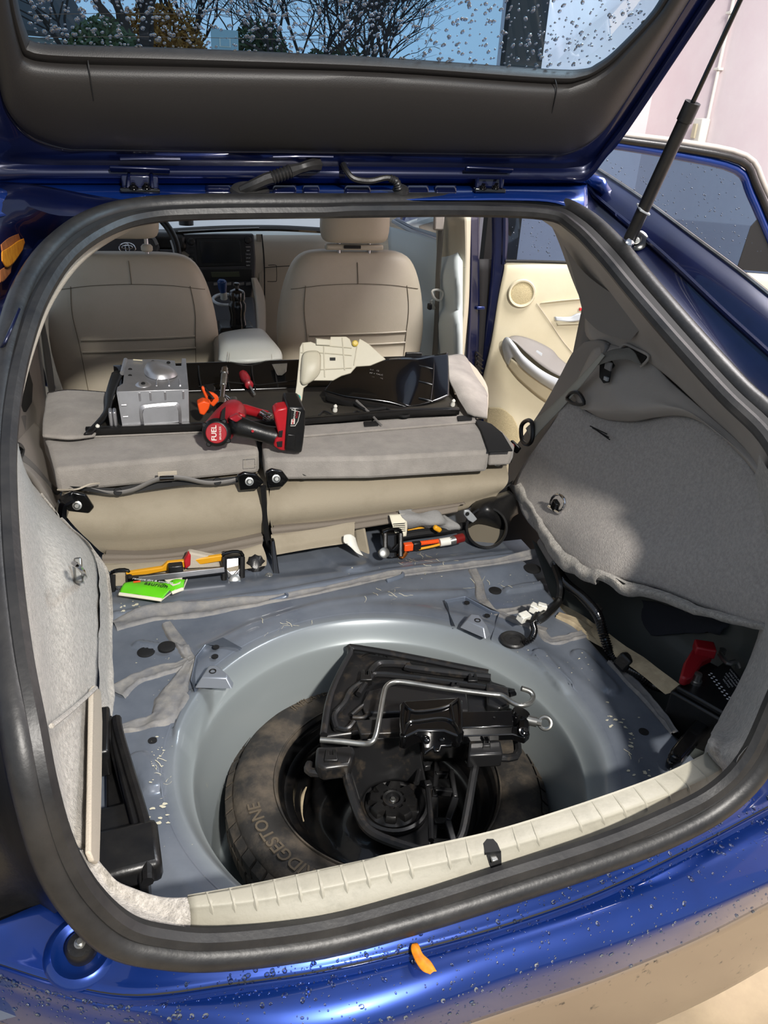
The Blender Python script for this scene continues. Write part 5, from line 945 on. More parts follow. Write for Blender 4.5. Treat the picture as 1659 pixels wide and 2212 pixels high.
slab('white_panel', [p.lerp(sum(P, Vector())/4, .35)+Vector((0, 0, .012)) for p in P], (0, 0, .0008), PAPER, e, bevel=0); text('printed_name', 'iyo', .010, on(sum(P, Vector())/4+Vector((0, 0, .0145)), P[1]-P[0], P[0]-P[3]), BLK, e, ext=.0002)
# ================================================================== LOOSE PARTS AND TOOLS ON THE FOLDED SEATS
fb = E('under_floor_bin', 'wide shallow black plastic floor bin lying open across the folded seats', 'bin', (0, 1.4, .87))
BZ = .869
n0 = Vs([(187, 938), (380, 930), (560, 922), (700, 912), (850, 900), (992, 893)], z=BZ); n1 = Vs([(228, 895), (380, 890), (560, 884), (700, 876), (850, 868), (985, 860)], z=BZ); n2 = Vs([(250, 852), (400, 846), (540, 842), (640, 838), (800, 832), (975, 828)], z=BZ)
patch('bin_floor', [n0, n1, n2], 4, 4, mat('olive_bin_lining', '#2b2823', .75, col2='#38342b', vs=10), fb, thick=.003)
n3 = [Vector((p.x, 1.6+.01, .922-.0)) for p in n2]
patch('back_wall', [n2, [a.lerp(b, .5)+Vector((0, .008, -.003)) for a, b in zip(n2, n3)], n3, [p+Vector((0, .012, -.002)) for p in n3], [p+Vector((0, .014, -.03)) for p in n3]], 4, 3, BLKG, fb, thick=.002)
patch('front_lip', [[p+Vector((0, 0, -.004)) for p in n0], [p+Vector((0, -.002, .012)) for p in n0], [p+Vector((0, .012, .014)) for p in n0], [p+Vector((0, .03, .004)) for p in n0]], 4, 3, BLK, fb, thick=.002)
patch('side_wall', [[V(185, 940, z=BZ), V(228, 896, z=BZ), V(236, 862, z=BZ), V(250, 850, z=BZ)], [V(183, 938, z=BZ+.012), V(225, 890, z=BZ+.02), V(230, 850, z=BZ+.03), V(243, 806, y=1.58)], [V(200, 938, z=BZ+.008), V(236, 896, z=BZ+.018), V(248, 850, z=BZ+.03), V(270, 803, y=1.6)]], 4, 3, BLK, fb, thick=.002)
for x in (430, 490, 545, 595): tube('stiffening_rib', [V(x, 790, y=1.595), V(x+2, 815, y=1.565), V(x+8, 845, y=1.53)], .0022, BLK, fb, n=3, seg=6)
for (a, b) in (((430, 835), (490, 825)), ((490, 825), (560, 832)), ((560, 832), (640, 822))): tube('moulded_ridge', [V(*a, y=1.54), V(*b, y=1.54)], .002, BLK, fb, n=1, seg=6)
mp_ = slab('metal_clip_plate', [V(588, 787, y=1.585), V(621, 785, y=1.585), V(619, 803, y=1.565), V(610, 811, y=1.56), V(600, 811, y=1.56), V(596, 803, y=1.565)], (0, .002, 0), STEEL, fb, bevel=.001, label='bare metal clip plate')
for px, py in ((626, 824), (213, 932), (978, 876), (724, 888)):
    c_ = lathe('push_clip', [(.006, 0), (.006, .006), (.004, .010), (.005, .016), (.002, .020)], V(px, py, z=BZ+.002), WHITE, fb, (0, -.3, 1), 12, label='white push clip')
for x0 in (600, 690, 760): tube('front_rib', [V(x0, 898, z=BZ+.006), V(x0+12, 888, z=BZ+.010), V(x0+36, 900, z=BZ+.006)], .0025, BLK, fb)
# stamped aluminium shield
sh = E('aluminium_cover', 'stamped aluminium box cover standing on the black bin behind the left front seat', 'metal cover', V(335, 928, y=1.29))
fy = 1.285
FC = [V(254, 846, y=fy), V(408, 841, y=fy), V(410, 914, y=fy-.005), V(266, 928, y=fy-.008)]
slab('front_plate', FC, (0, .002, 0), ALU, sh, bevel=.001)
def fq(u, v, o=0): return FC[0].lerp(FC[1], u).lerp(FC[3].lerp(FC[2], u), v)+Vector((0, -o, 0))
patch('pressed_panel', [[fq(.27, .99, .0), fq(.27, .62, .003), fq(.30, .40, .003), fq(.42, .36, .004), fq(.75, .34, .004), fq(.85, .38, .003), fq(.88, .60, .003), fq(.88, .95, .0)], [fq(.31, .99, .006), fq(.31, .62, .006), fq(.34, .47, .006), fq(.44, .43, .006), fq(.75, .41, .006), fq(.81, .45, .006), fq(.84, .62, .006), fq(.84, .94, .006)]], 4, 3, ALU, sh)
slab('pressed_face', [fq(.31, .97, .006), fq(.31, .60, .006), fq(.34, .45, .006), fq(.76, .41, .006), fq(.82, .45, .006), fq(.84, .60, .006), fq(.84, .92, .006)], (0, .005, 0), ALU, sh, bevel=.001)
for u in (.3, .45, .66, .92): tube('pressed_slot', [fq(u, .05, .001), fq(u, .26, .001)], .0022, ALU, sh, n=1, seg=8)
for v in (.35, .66): tube('pressed_slot', [fq(.03, v, .001), fq(.10, v, .001)], .0022, ALU, sh, n=1, seg=8)
TPc = [V(272, 776, y=1.50), V(394, 779, y=1.50), V(408, 841, y=fy), V(252, 846, y=fy)]
tp = [V(272, 776, y=1.50), V(340, 776, y=1.50), V(378, 779, y=1.50), V(380, 790, y=1.47), V(392, 790, y=1.47), V(393, 774, y=1.51), V(402, 774, y=1.51), V(408, 841, y=fy), V(252, 846, y=fy), V(254, 836, y=1.31), V(266, 828, y=1.33)]
pl2 = slab('top_plate', tp, (0, .001, -.0025), ALU, sh, bevel=.0008)
def tq(u, v, o=0): return TPc[0].lerp(TPc[1], u).lerp(TPc[3].lerp(TPc[2], u), v)+Vector((0, -o*.4, o))
vs = []; fs = []
for i in range(9):
    for k in range(25):
        A = 6.2832*k/24; rr = i/8; h = .020*math.sqrt(max(0, 1-rr*rr)); vs.append(tq(.58+.27*rr*math.cos(A)*(1+.1*math.cos(A)), .42+.26*rr*math.sin(A)*(1-.2*math.cos(A))+.08*rr*math.cos(A), h+.0005))
for i in range(8):
    for k in range(24): fs.append((i*25+k, i*25+k+1, (i+1)*25+k+1, (i+1)*25+k))
mk('pressed_dome', vs, fs, ALU, sh, label='pressed oval dome')
lathe('boss', [(.018, 0), (.012, .005), (.010, .006), (.004, .006)], tq(.36, .86, .001), ALU, sh, (0, -.4, 1), 24); lathe('boss_hole', [(.005, 0), (.004, .001)], tq(.36, .86, .0075), BLKM, sh, (0, -.4, 1), 16)
for u, v in ((.12, .35), (.14, .55), (.48, .08), (.75, .1)): lathe('punched_hole', [(.005, 0), (.0045, .0012)], tq(u, v, .001), BLKM, sh, (0, -.4, 1), 14)
for u in (.55, .73, .89): tube('top_slot', [tq(u, .68, .001), tq(u, .88, .001)], .002, ALU, sh, n=1, seg=8)
tube('rolled_edge', [TPc[0]+Vector((0, 0, -.002)), TPc[0].lerp(TPc[3], .4)+Vector((0, 0, -.004))], .006, ALU, sh, n=1)
slab('left_cheek', [V(252, 848, y=fy), V(266, 928, y=fy-.008), V(268, 900, y=1.40), V(262, 830, y=1.40)], (.002, 0, 0), ALU, sh, bevel=.0005)
for k in (0, 1): box('side_lug', V(240+k*9, 901, y=1.285), (.008, .03, .036), ALU, sh, bevel=.003)
tube('thin_stick', [tq(.14, .06, .004), tq(.3, .09, .005)], .0018, CREAM, sh, n=1)
# white duct cover
wd = E('white_air_duct', 'milky white moulded plastic air duct panel leaning behind the black panel', 'duct', V(680, 860, z=.87))
w0 = V(640, 880, z=.874); wn = Vector((-.15, -1, .55))
def WV(px, py, o=0): return VP(px, py, w0, wn)+wn.normalized()*o
Wo = [(634, 878), (641, 830), (646, 780), (648, 750), (653, 740), (672, 738), (682, 742), (682, 730), (714, 733), (714, 727), (748, 727), (756, 732), (760, 742), (774, 742), (777, 731), (796, 742), (834, 776), (800, 790), (770, 792), (758, 806), (738, 812), (720, 822), (690, 822), (670, 822), (664, 832), (656, 838), (653, 862), (648, 882)]
wb = slab('duct_shell', [WV(*p) for p in Wo], (.002, .006, -.003), MILK, wd, bevel=.0015)
for pts in (((655, 742), (657, 790)), ((700, 748), (702, 815)), ((740, 730), (745, 800)), ((772, 748), (765, 790)), ((650, 762), (690, 762), (760, 768)), ((648, 800), (700, 798), (760, 795)), ((684, 745), (760, 752))): tube('stiffening_rib', [WV(*p, .001) for p in pts], .0016, MILK, wd, n=2, seg=6)
patch('raised_step', [[WV(653, 775, .002), WV(660, 762, .008), WV(685, 760, .008), WV(692, 770, .002)], [WV(651, 800, .004), WV(658, 795, .014), WV(684, 795, .014), WV(690, 805, .004)], [WV(650, 825, .002), WV(655, 832, .006), WV(664, 830, .006), WV(676, 822, .002)]], 4, 4, MILK, wd, thick=.002)
slab('top_tab', [WV(683, 732, .004), WV(713, 734, .004), WV(713, 746, .004), WV(683, 745, .004)], (0, -.004, 0), MILK, wd, bevel=.001)
slab('square_hole', [WV(713, 773, .002), WV(725, 773, .002), WV(725, 779, .002), WV(713, 779, .002)], (0, .002, 0), BLKM, wd, bevel=0)
lathe('yellow_grommet', [(.008, 0), (.008, .006), (.005, .009), (.002, .009)], WV(767, 743, .002), mat('dull_yellow', '#c9b04e', .4), wd, wn, 18, label='yellow grommet')
lathe('teal_plug', [(.008, 0), (.008, .006), (.005, .007), (.004, .004)], WV(643, 860, .002), TEAL, wd, wn, 18, label='teal green plug')
# black moulded panel
bp2 = E('black_side_cover', 'curved glossy black plastic cover panel lying on the right end of the bin', 'panel', V(850, 860, z=.90))
k0_ = V(800, 832, z=.905); kn_ = Vector((0, -.42, 1))
def KV(px, py, o=0): return VP(px, py, k0_, kn_)+kn_.normalized()*o
K = [[KV(712, 832), KV(722, 818), KV(745, 803), KV(790, 786), KV(840, 776), KV(880, 774), KV(905, 775), KV(940, 768), KV(968, 763)],
     [KV(706, 838), KV(735, 838, .004), KV(760, 836, .008), KV(795, 832, .010), KV(840, 828, .008), KV(880, 825, .002), KV(905, 822, -.002), KV(940, 815), KV(970, 808)],
     [KV(702, 845), KV(740, 856, .0), KV(770, 862, .002), KV(805, 868, .004), KV(840, 873, .004), KV(868, 878, .0), KV(888, 880, -.004), KV(935, 870, -.002), KV(970, 856)]]
patch('cover_skin', K, 5, 6, BLKG, bp2, thick=.003)
ed = [KV(702, 847), KV(740, 858), KV(770, 864), KV(805, 870), KV(840, 875), KV(868, 880), KV(888, 884)]
patch('folded_edge', [ed, [p+Vector((0, -.012, -.004)) for p in ed], [p+Vector((0, -.010, -.020)) for p in ed]], 4, 3, BLK, bp2, thick=.002)
for y0 in (792, 826, 862): tube('pressed_bead', [KV(905, y0-2, .001), KV(920, y0+2, .002), KV(935, y0+6, .001)], .0028, BLKG, bp2)
tube('long_bead', [KV(938, 772, .001), KV(936, 820, .002), KV(930, 868, .001)], .002, BLKG, bp2)
tube('edge_bead', [KV(702, 845, .002), KV(712, 832, .002), KV(722, 818, .002), KV(745, 803, .002), KV(790, 786, .002), KV(840, 776, .002)], .0018, BLK, bp2)
slab('mount_tab', [KV(733, 806), KV(740, 789), KV(750, 784), KV(758, 790), KV(770, 798)], (0, .003, -.001), BLK, bp2, bevel=.001); lathe('tab_hole', [(.005, 0), (.005, .001)], KV(748, 793, .001), WHITE, bp2, (0, -.9, .4), 16)
slab('rear_clip', [V(876, 772, y=1.62), V(878, 762, y=1.62), V(912, 762, y=1.62), V(914, 770, y=1.62), V(924, 768, y=1.62), V(924, 774, y=1.62)], (0, .01, 0), BLK, bp2, bevel=.002)
lathe('round_mark', [(.009, 0), (.009, .0008), (.008, .001), (.0078, .0004)], KV(746, 817, .006), BLK, bp2, kn_, 24)
for k, (px, py, t_) in enumerate(((808, 807, '8-1   12'), (812, 815, 'PP + TALC'), (814, 824, '60481-20'))): text('moulded_text', t_, .008, on(KV(px, py, .0115), KV(840, 812)-KV(780, 802), kn_.cross(KV(840, 812)-KV(780, 802))), GREYP2, bp2, ext=.0003)
tube('foam_strip_edge', [V(770, 865, z=.885), V(800, 893, z=.875), V(822, 917, z=.868), V(825, 918, z=.868)], .003, GREYP2, bp2, flat=.5)
tube('torn_foam_edge', [V(768, 872, z=.88), V(790, 885, z=.876), V(815, 884, z=.876), V(835, 882, z=.876), V(850, 892, z=.872), V(872, 900, z=.87), V(884, 898, z=.87)], .004, BLKM, bp2, n=4)
# cordless impact wrench
iw = E('impact_wrench', 'red and black cordless impact wrench lying across the folded seat edge', 'power tool', V(545, 975, z=.865))
fx = V(468, 935, y=1.125)
nd = Vector((-.18, -1, .32)).normalized()
lathe('rear_housing', [(.030, -.026), (.032, -.01), (.031, -.002), (.027, .004), (.022, .006)], fx, BLK, iw, nd, 40)
rd = lathe('rear_disc', [(.0225, .0), (.0225, .0075), (.021, .009), (.0, .009)], fx, RED, iw, nd, 40, label='round red end cap')
axu = V(462, 915, y=1.12)-V(464, 953, y=1.12); axu = (axu-nd*axu.dot(nd)).normalized(); ayu = nd.cross(axu)
text('cap_lettering', 'FUEL', .0155, on(fx+nd*.0094-ayu*-.004, axu, ayu), WHITE, rd, ext=.0003, bold=.0002)
text('cap_lettering', 'BRUSHLESS', .0058, on(fx+nd*.0094-ayu*.009, axu, ayu), WHITE, rd, ext=.0002)
for a_ in range(4):
    A = .8+a_*1.571; q = Vector((0, 0, 1)).rotation_difference(nd); lathe('screw_lug', [(.006, -.012), (.006, .0), (.004, .002)], fx+q@Vector((math.cos(A)*.030, math.sin(A)*.030, 0)), BLK, iw, nd, 12)
def rring(c, r, ax, n=28, sq=1):
    q = Vector((0, 0, 1)).rotation_difference(Vector(ax).normalized()); return [c+q@Vector((math.cos(6.2832*k/n)*r*sq, math.sin(6.2832*k/n)*r, 0)) for k in range(n)]
body = [(fx-nd*.006, .031), (fx-nd*.03, .034), (V(492, 905, y=1.17), .032), (V(505, 890, y=1.21), .030), (V(508, 882, y=1.235), .022)]
loft('motor_housing', [rring(c_, r_, body[min(i+1, 4)][0]-body[max(i-1, 0)][0]) for i, (c_, r_) in enumerate(body)], DRED, iw)
lathe('nose', [(.024, -.01), (.023, .006), (.018, .014), (.010, .018), (.008, .03)], V(505, 884, y=1.24), mat('gunmetal', '#55524e', .4, .6), iw, (.1, .6, .55), 24)
slab('rating_label', [V(480, 885, y=1.14), V(488, 878, y=1.15), V(486, 905, y=1.12), V(476, 908, y=1.12)], (0, -.002, .001), BLKM, iw, bevel=.0005)
slab('red_side_rib', [V(495, 905, y=1.11), V(514, 896, y=1.125), V(526, 905, y=1.13), V(512, 914, y=1.115)], (0, .02, 0), DRED, iw, bevel=.004)
hp = [(V(500, 918, y=1.15), .021), (V(520, 922, y=1.14), .023), (V(548, 930, y=1.13), .0195), (V(572, 937, y=1.125), .0195), (V(592, 942, y=1.12), .022), (V(604, 945, y=1.12), .025)]
loft('grip', [rring(c_, r_, hp[min(i+1, 5)][0]-hp[max(i-1, 0)][0]) for i, (c_, r_) in enumerate(hp)], BLK, iw)
box('trigger', V(520, 902, y=1.16), (.016, .016, .022), RED, iw, rot=(0, .3, 0), bevel=.004); lathe('direction_button', [(.003, 0), (.003, .003)], V(546, 931, y=1.108), RED, iw, (0, -1, .2), 14)
slab('base_bracket', [V(*p, y=1.09) for p in ((592, 893), (600, 884), (622, 880), (624, 900), (618, 975), (606, 974), (592, 965), (596, 950), (604, 945), (597, 915))], (0, .034, .004), RED, iw, bevel=.004)
slab('bracket_slot', [V(*p, y=1.088) for p in ((603, 932), (612, 930), (610, 945), (602, 944))], (0, .003, 0), BLKM, iw, bevel=.001)
slab('bracket_slot', [V(*p, y=1.088) for p in ((598, 955), (611, 953), (610, 966), (600, 966))], (0, .003, 0), BLKM, iw, bevel=.001)
bat = slab('battery_pack', [V(*p, y=1.082) for p in ((623, 879), (656, 880), (661, 890), (660, 925), (656, 960), (653, 979), (640, 980), (616, 975), (618, 940))], (0, .068, .012), BLK, iw, bevel=.005, label='black battery pack')
slab('battery_step', [V(*p, y=1.080) for p in ((622, 938), (640, 940), (638, 972), (618, 968))], (0, .01, 0), BLK, bat, bevel=.002)
bl_ = slab('battery_label', [V(*p, y=1.079) for p in ((629, 884), (649, 888), (644, 918), (626, 920))], (0, .002, 0), BLKM, bat, bevel=.0005)
bu = V(636, 886, y=1.079)-V(632, 920, y=1.079); 
slab('white_badge', [V(*p, y=1.0775) for p in ((630, 906), (638, 905), (637, 916), (629, 917))], (0, .001, 0), WHITE, bl_, bevel=0)
text('badge_text', 'M18', .0062, on(V(633.5, 911, y=1.0770), bu, Vector((-1, 0, 0))), RED, bl_, ext=.0002, bold=.0002)
text('label_text', 'REDLITHIUM', .0046, on(V(637, 895, y=1.0775), bu, Vector((-1, 0, 0))), WHITE, bl_, ext=.0002); text('label_text', 'XC5.0', .0062, on(V(642, 896, y=1.0775), bu, Vector((-1, 0, 0))), RED, bl_, ext=.0002)
tube('label_border', [V(*p, y=1.078) for p in ((630, 885), (649, 890), (644, 910), (638, 920), (628, 920))], .0007, WHITE, bl_, n=1, seg=4)
# screwdriver
sd = E('screwdriver', 'screwdriver with a grimy translucent red handle lying in the black bin', 'screwdriver', V(545, 840, z=.875))
sA, sB = V(524, 806, z=.895), V(553, 856, z=.882); dd = (sB-sA).normalized()
lathe('handle', [(.004, 0), (.011, .003), (.0135, .012), (.0135, .045), (.010, .062), (.009, .070), (.0125, .078), (.0115, .088), (.006, .092)], sA, DRED, sd, dd, 18, mod=lambda A, z: 1-.05*abs(math.cos(3*A)))
tube('shaft', [sA+dd*.09, sA+dd*.150], .0035, STEEL, sd, n=1, seg=8)
# ratchets
r1_ = E('socket_extension', 'chrome socket and extension bar standing up beside the orange clip', 'socket', V(480, 868, z=.88))
eA, eB = V(479, 872, z=.90), V(486, 797, z=.945)
tube('extension', [eA, eA.lerp(eB, .25), eA.lerp(eB, .55)], .0065, CHR, r1_, n=1, seg=14); tube('socket', [eA.lerp(eB, .5), eA.lerp(eB, .82)], .0085, STEEL, r1_, n=1, seg=16)
tube('collar', [eA.lerp(eB, .82), eA.lerp(eB, .9)], .0105, CHR, r1_, n=1, seg=16); tube('tip', [eA.lerp(eB, .9), eB], .0085, CHR, r1_, n=1, seg=16); lathe('drive_head', [(.013, -.01), (.015, 0), (.013, .012)], eA, CHR, r1_, eB-eA, 24)
r2_ = E('ratchet', 'chrome ratchet with a red cushioned grip behind the impact wrench', 'ratchet', V(545, 885, z=.88))
tube('steel_shank', [V(486, 858, z=.90), V(505, 872, z=.895), V(522, 884, z=.89)], .007, CHR, r2_, n=2, seg=12)
tube('red_grip', [V(517, 880, z=.89), V(530, 884, z=.888), V(558, 892, z=.884), V(574, 898, z=.882), V(584, 902, z=.882)], [.009, .0125, .0115, .014, .010], RED, r2_, n=4, seg=16)
tube('chrome_inlay', [V(566, 892, z=.895), V(576, 898, z=.893), V(584, 902, z=.89)], .008, CHR, r2_, n=2, seg=12); lathe('ratchet_head', [(.010, -.006), (.014, -.004), (.014, .006), (.008, .009)], V(580, 903, z=.885), CHR, r2_, (0, -.3, 1), 24)
oc = E('orange_clip', 'bright orange plastic service clip left of the chrome socket', 'clip', V(455, 870, z=.88))
slab('clip_arm', [V(*p, y=1.30) for p in ((435, 838), (440, 835), (447, 846), (462, 850), (472, 857), (474, 866), (462, 880), (452, 872), (444, 860))], (0, .012, 0), ORG, oc, bevel=.003)
slab('clip_block', [V(*p, y=1.26) for p in ((427, 873), (441, 866), (455, 872), (452, 884), (442, 898), (432, 895))], (0, .03, 0), ORG, oc, bevel=.003)
tube('clip_lever', [V(440, 836, y=1.31), V(452, 850, y=1.29), V(462, 862, y=1.28)], .003, BLK, oc); lathe('clip_hole', [(.005, 0), (.005, .001)], V(454, 858, y=1.298), BLKM, oc, (0, -1, 0), 14)
lathe('black_knob', [(.010, 0), (.012, .004), (.009, .01)], V(455, 842, y=1.33), BLK, oc, (0, -.6, 1), 20)
# ================================================================== CABIN
def sback(a, b, z, x, e=3.5): return -b*(max(0, 1-abs(x/a)**e))**(1/e)
SEAT_R0 = [(.60, .20, .05), (.75, .238, .062), (.874, .256, .070), (.95, .252, .070), (1.03, .238, .066), (1.08, .222, .062), (1.12, .204, .056), (1.145, .182, .048), (1.158, .15, .036), (1.162, .10, .018)]
def front_seat(cx, label, hz, hw, posts, zo=0):
    SEAT_R = [(z+zo, a, b) for z, a, b in SEAT_R0]
    s = E('bucket_seat', label, 'seat', (cx, 2.03, .45))
    o = loft('seat_back', [sup(cx, 2.03, z, a, b, 3.2, 48) for z, a, b in SEAT_R], SEATC, s, sub=1)
    def ab(z):
        for (z0, a0, b0), (z1, a1, b1) in zip(SEAT_R, SEAT_R[1:]):
            if z <= z1: f_ = (z-z0)/(z1-z0); return a0+(a1-a0)*f_, b0+(b1-b0)*f_
        return SEAT_R[-1][1:]
    def S(x, z): a, b = ab(z); return Vector((cx+x, 2.03+sback(a, b, z, x, 3.2)-.0008, z))
    sm_ = SEATC if 0 else mat('seam_brown', '#5f5545', .7)
    for L_ in ([(-.215, 1.045), (-.12, 1.06), (0, 1.065), (.12, 1.06), (.215, 1.045)], [(-.17, 1.058), (-.175, .98), (-.165, .88), (-.155, .70)], [(.17, 1.058), (.18, .98), (.175, .88), (.17, .70)], [(0, 1.065), (-.002, 1.13)]):
        P = cr1([Vector((x, z, 0)) for x, z in L_], 6); tube('seam', [S(p.x, p.y) for p in P], .0011, sm_, o, n=1, seg=4)
    for z in (.905, .868): tube('pocket_welt', [S(x, z+.012*x) for x in (-.16, -.1, 0, .1, .175)], .0028, SEATC, o, n=3, seg=6)
    for z in (.9, .863): tube('seam', [S(x, z+.012*x)+Vector((0, -.001, 0)) for x in (-.16, -.1, 0, .1, .175)], .001, sm_, o, n=3, seg=4)
    hc = cx+hw[1]
    hr = loft('headrest', [sup(hc, 2.0, z, a, b, 3, 36) for z, a, b in ((hz, hw[0]*.8, .025), (hz+.008, hw[0]*.93, .040), (hz+.03, hw[0], .048), (hz+.08, hw[0]*1.0, .050), (hz+.12, hw[0]*.95, .045), (hz+.14, hw[0]*.85, .03))], SEATC, s, sub=1)
    if posts:
        for px in (197, 318):
            q = V(px, 540, y=2.0); tube('headrest_post', [q+Vector((0, 0, -.01)), q+Vector((0, 0, .07))], .0065, CHR, s, n=1, seg=14); lathe('post_collar', [(.013, 0), (.017, .004), (.017, .014), (.012, .02)], q+Vector((0, 0, -.004)), SEATC, s, n=20)
    else:
        for dx in (-.05, .05): tube('headrest_post', [Vector((hc+dx, 2.0, hz-.04)), Vector((hc+dx, 2.0, hz+.02))], .0065, CHR, s, n=1, seg=14)
        box('post_collar', (hc, 2.0, hz-.012), (.19, .03, .018), SEATC, s, bevel=.006); box('post_guide', (hc-.01, 1.983, hz-.010), (.055, .004, .010), BLKM, s, bevel=.001)
    box('side_lug', (cx+(-.262 if posts else .262), 1.99, .985), (.012, .02, .02), BLKM, s, bevel=.003)
    loft('seat_base', [sup(cx, 2.2, z, .24, .26, 4, 36) for z in (.44, .47, .58, .61)], SEATC, s)
    return s
front_seat(-.362, 'left front seat seen from behind, beige, headrest raised on two chrome posts', 1.190, (.112, -.018), True, -.014)
front_seat(.335, 'right front seat seen from behind, beige, headrest sitting low', 1.186, (.112, -.008), False)
ar = E('console_armrest', 'pale leather centre console armrest between the front seats', 'armrest', (-.06, 1.7, .8))
AR = [[V(482, 778, z=.915), V(486, 785, z=.915), V(540, 786, z=.92), V(596, 780, z=.915), V(601, 776, z=.912)], [V(482, 760, z=.925), V(490, 760, z=.935), V(538, 757, z=.94), V(592, 758, z=.932), V(597, 762, z=.925)], [V(482, 738, z=.925), V(486, 732, z=.935), V(526, 724, z=.94), V(562, 722, z=.935), V(574, 730, z=.928)], [V(480, 730, z=.915), V(486, 726, z=.92), V(525, 719, z=.92), V(560, 718, z=.92), V(568, 724, z=.915)]]
patch('padded_lid', AR, 5, 5, LEATH, ar, thick=-.012)
for off in (0, 1): tube('stitch_line', [V(492+off*4, 782, z=.934), V(492+off*4, 760, z=.942), V(487+off*4, 735, z=.942)], .0006, DASH, ar, n=3, seg=4)
tube('stitch_line', [V(588, 776, z=.93), V(584, 757, z=.938), V(556, 724, z=.938)], .0006, DASH, ar, n=3, seg=4)
box('console_body', (-.055, 1.80, .80), (.15, .44, .20), DASH, ar, bevel=.02)
bo3 = E('water_bottle', 'dark translucent sports bottle standing in the console cup holder', 'bottle', V(515, 715, y=2.1))
bz = V(515, 716, y=2.1)
lathe('bottle_body', [(.024, 0), (.027, .006), (.027, .03), (.024, .045), (.025, .06), (.028, .075), (.028, .092), (.022, .100), (.022, .104)], bz, mat('smoky_plastic', '#15181c', .12, trans=.2), bo3, n=32)
lathe('bottle_cap', [(.025, .104), (.026, .108), (.026, .128), (.022, .134), (.010, .139), (.007, .140), (.0065, .150), (.009, .152), (.009, .158), (.004, .160)], bz, BLKG, bo3, n=40, mod=lambda A, z: 1-.02*abs(math.sin(10*A)) if z < .13 else 1)
# dashboard
da = E('dashboard', 'grey beige dashboard with a dark centre stack, screen and buttons', 'dashboard', (0, 2.75, .7))
DY = 2.66
patch('dash_face', [[Vector((x, DY+.02+.10*abs(x), 1.105)) for x in (-.60, -.3, 0, .3, .60)], [Vector((x, DY-.02+.10*abs(x), 1.07)) for x in (-.60, -.3, 0, .3, .60)], [Vector((x, DY+.10*abs(x), .93)) for x in (-.60, -.3, 0, .3, .60)], [Vector((x, DY+.05+.10*abs(x), .72)) for x in (-.60, -.3, 0, .3, .60)], [Vector((x, DY+.2, .60)) for x in (-.60, -.3, 0, .3, .60)]], 5, 4, DASH, da, thick=.01)
patch('dash_top', [[Vector((x, DY+.02+.10*abs(x), 1.11)) for x in (-.62, -.3, 0, .3, .62)], [Vector((x, DY+.15, 1.112)) for x in (-.62, -.3, 0, .3, .62)], [Vector((x, DY+.42, 1.06)) for x in (-.62, -.3, 0, .3, .62)]], 5, 4, DASHL, da, thick=.01)  # pale top carries the bright outside light in its colour
tube('dash_accent_strip', [V(372, 500, y=DY-.02), V(480, 494, y=DY-.04), V(600, 493, y=DY-.04), V(700, 498, y=DY-.02)], .013, BLKG, da, n=5, flat=.7)
tube('chrome_accent', [V(385, 500, y=DY-.04), V(480, 495, y=DY-.055), V(560, 492, y=DY-.055)], .002, SILV, da, n=5)
DS = DY-.03
cs_ = slab('centre_stack', [V(*p, y=DS) for p in ((388, 508), (470, 506), (549, 506), (553, 560), (552, 600), (545, 640), (530, 662), (505, 668), (470, 668), (452, 640), (436, 590), (415, 555), (395, 540))], (0, .03, 0), DASHD, da, bevel=.006)
scr = slab('screen_bezel', [V(*p, y=DS-.003) for p in ((423, 515), (530, 514), (534, 574), (428, 577))], (0, .006, 0), BLK, cs_, bevel=.003)
slab('screen', [V(*p, y=DS-.006) for p in ((431, 521), (519, 520), (523, 567), (436, 569))], (0, .003, 0), SCRN, cs_, bevel=.002)
slab('climate_display', [V(*p, y=DS-.006) for p in ((456, 588), (517, 587), (519, 598), (458, 599))], (0, .004, 0), LCD, cs_, bevel=.001)
slab('climate_panel', [V(*p, y=DS-.003) for p in ((436, 582), (545, 580), (546, 606), (445, 608))], (0, .006, 0), BLK, cs_, bevel=.002)
for x, y_ in ((413, 522), (536, 519)): lathe('dial_knob', [(.014, 0), (.013, .010), (.009, .012)], V(x, y_, y=DS-.002), BLK, cs_, (0, -1, .2), 24)
for k in range(6):
    slab('button', [V(531, 531+k*8, y=DS-.004), V(542, 531+k*8, y=DS-.004), V(542, 536+k*8, y=DS-.004), V(531, 536+k*8, y=DS-.004)], (0, .004, 0), BLK, cs_, bevel=.001); text('button_mark', ('AUDIO', 'DISP', 'TRACK', 'SETUP', 'MENU', 'INFO')[k], .006, on(V(536.5, 533.5+k*8, y=DS-.0045), (1, 0, 0), (0, 0, 1)), GLW, cs_, ext=.0001)
    if k < 4: slab('button', [V(408, 534+k*9, y=DS-.004), V(421, 534+k*9, y=DS-.004), V(421, 539+k*9, y=DS-.004), V(408, 539+k*9, y=DS-.004)], (0, .004, 0), BLK, cs_, bevel=.001)
for k in range(6): slab('button', [V(462+k*14, 611, y=DS-.006), V(472+k*14, 610, y=DS-.006), V(472+k*14, 616, y=DS-.006), V(462+k*14, 617, y=DS-.006)], (0, .004, 0), GREYP2, cs_, bevel=.001)
slab('glovebox_outline', [V(*p, y=DY-.012) for p in ((554, 506), (566, 506), (568, 600), (566, 690), (558, 690), (560, 600))], (0, .008, 0), DASH, da, bevel=.002)
tube('glovebox_seam', [V(566, 506, y=DY-.02), V(571, 560, y=DY-.02), V(572, 620, y=DY-.015), V(572, 690, y=DY)], .0025, BLKM, da, n=3); tube('glovebox_seam', [V(572, 578, y=DY-.02), V(630, 574, y=DY-.015)], .0015, BLKM, da, n=1)
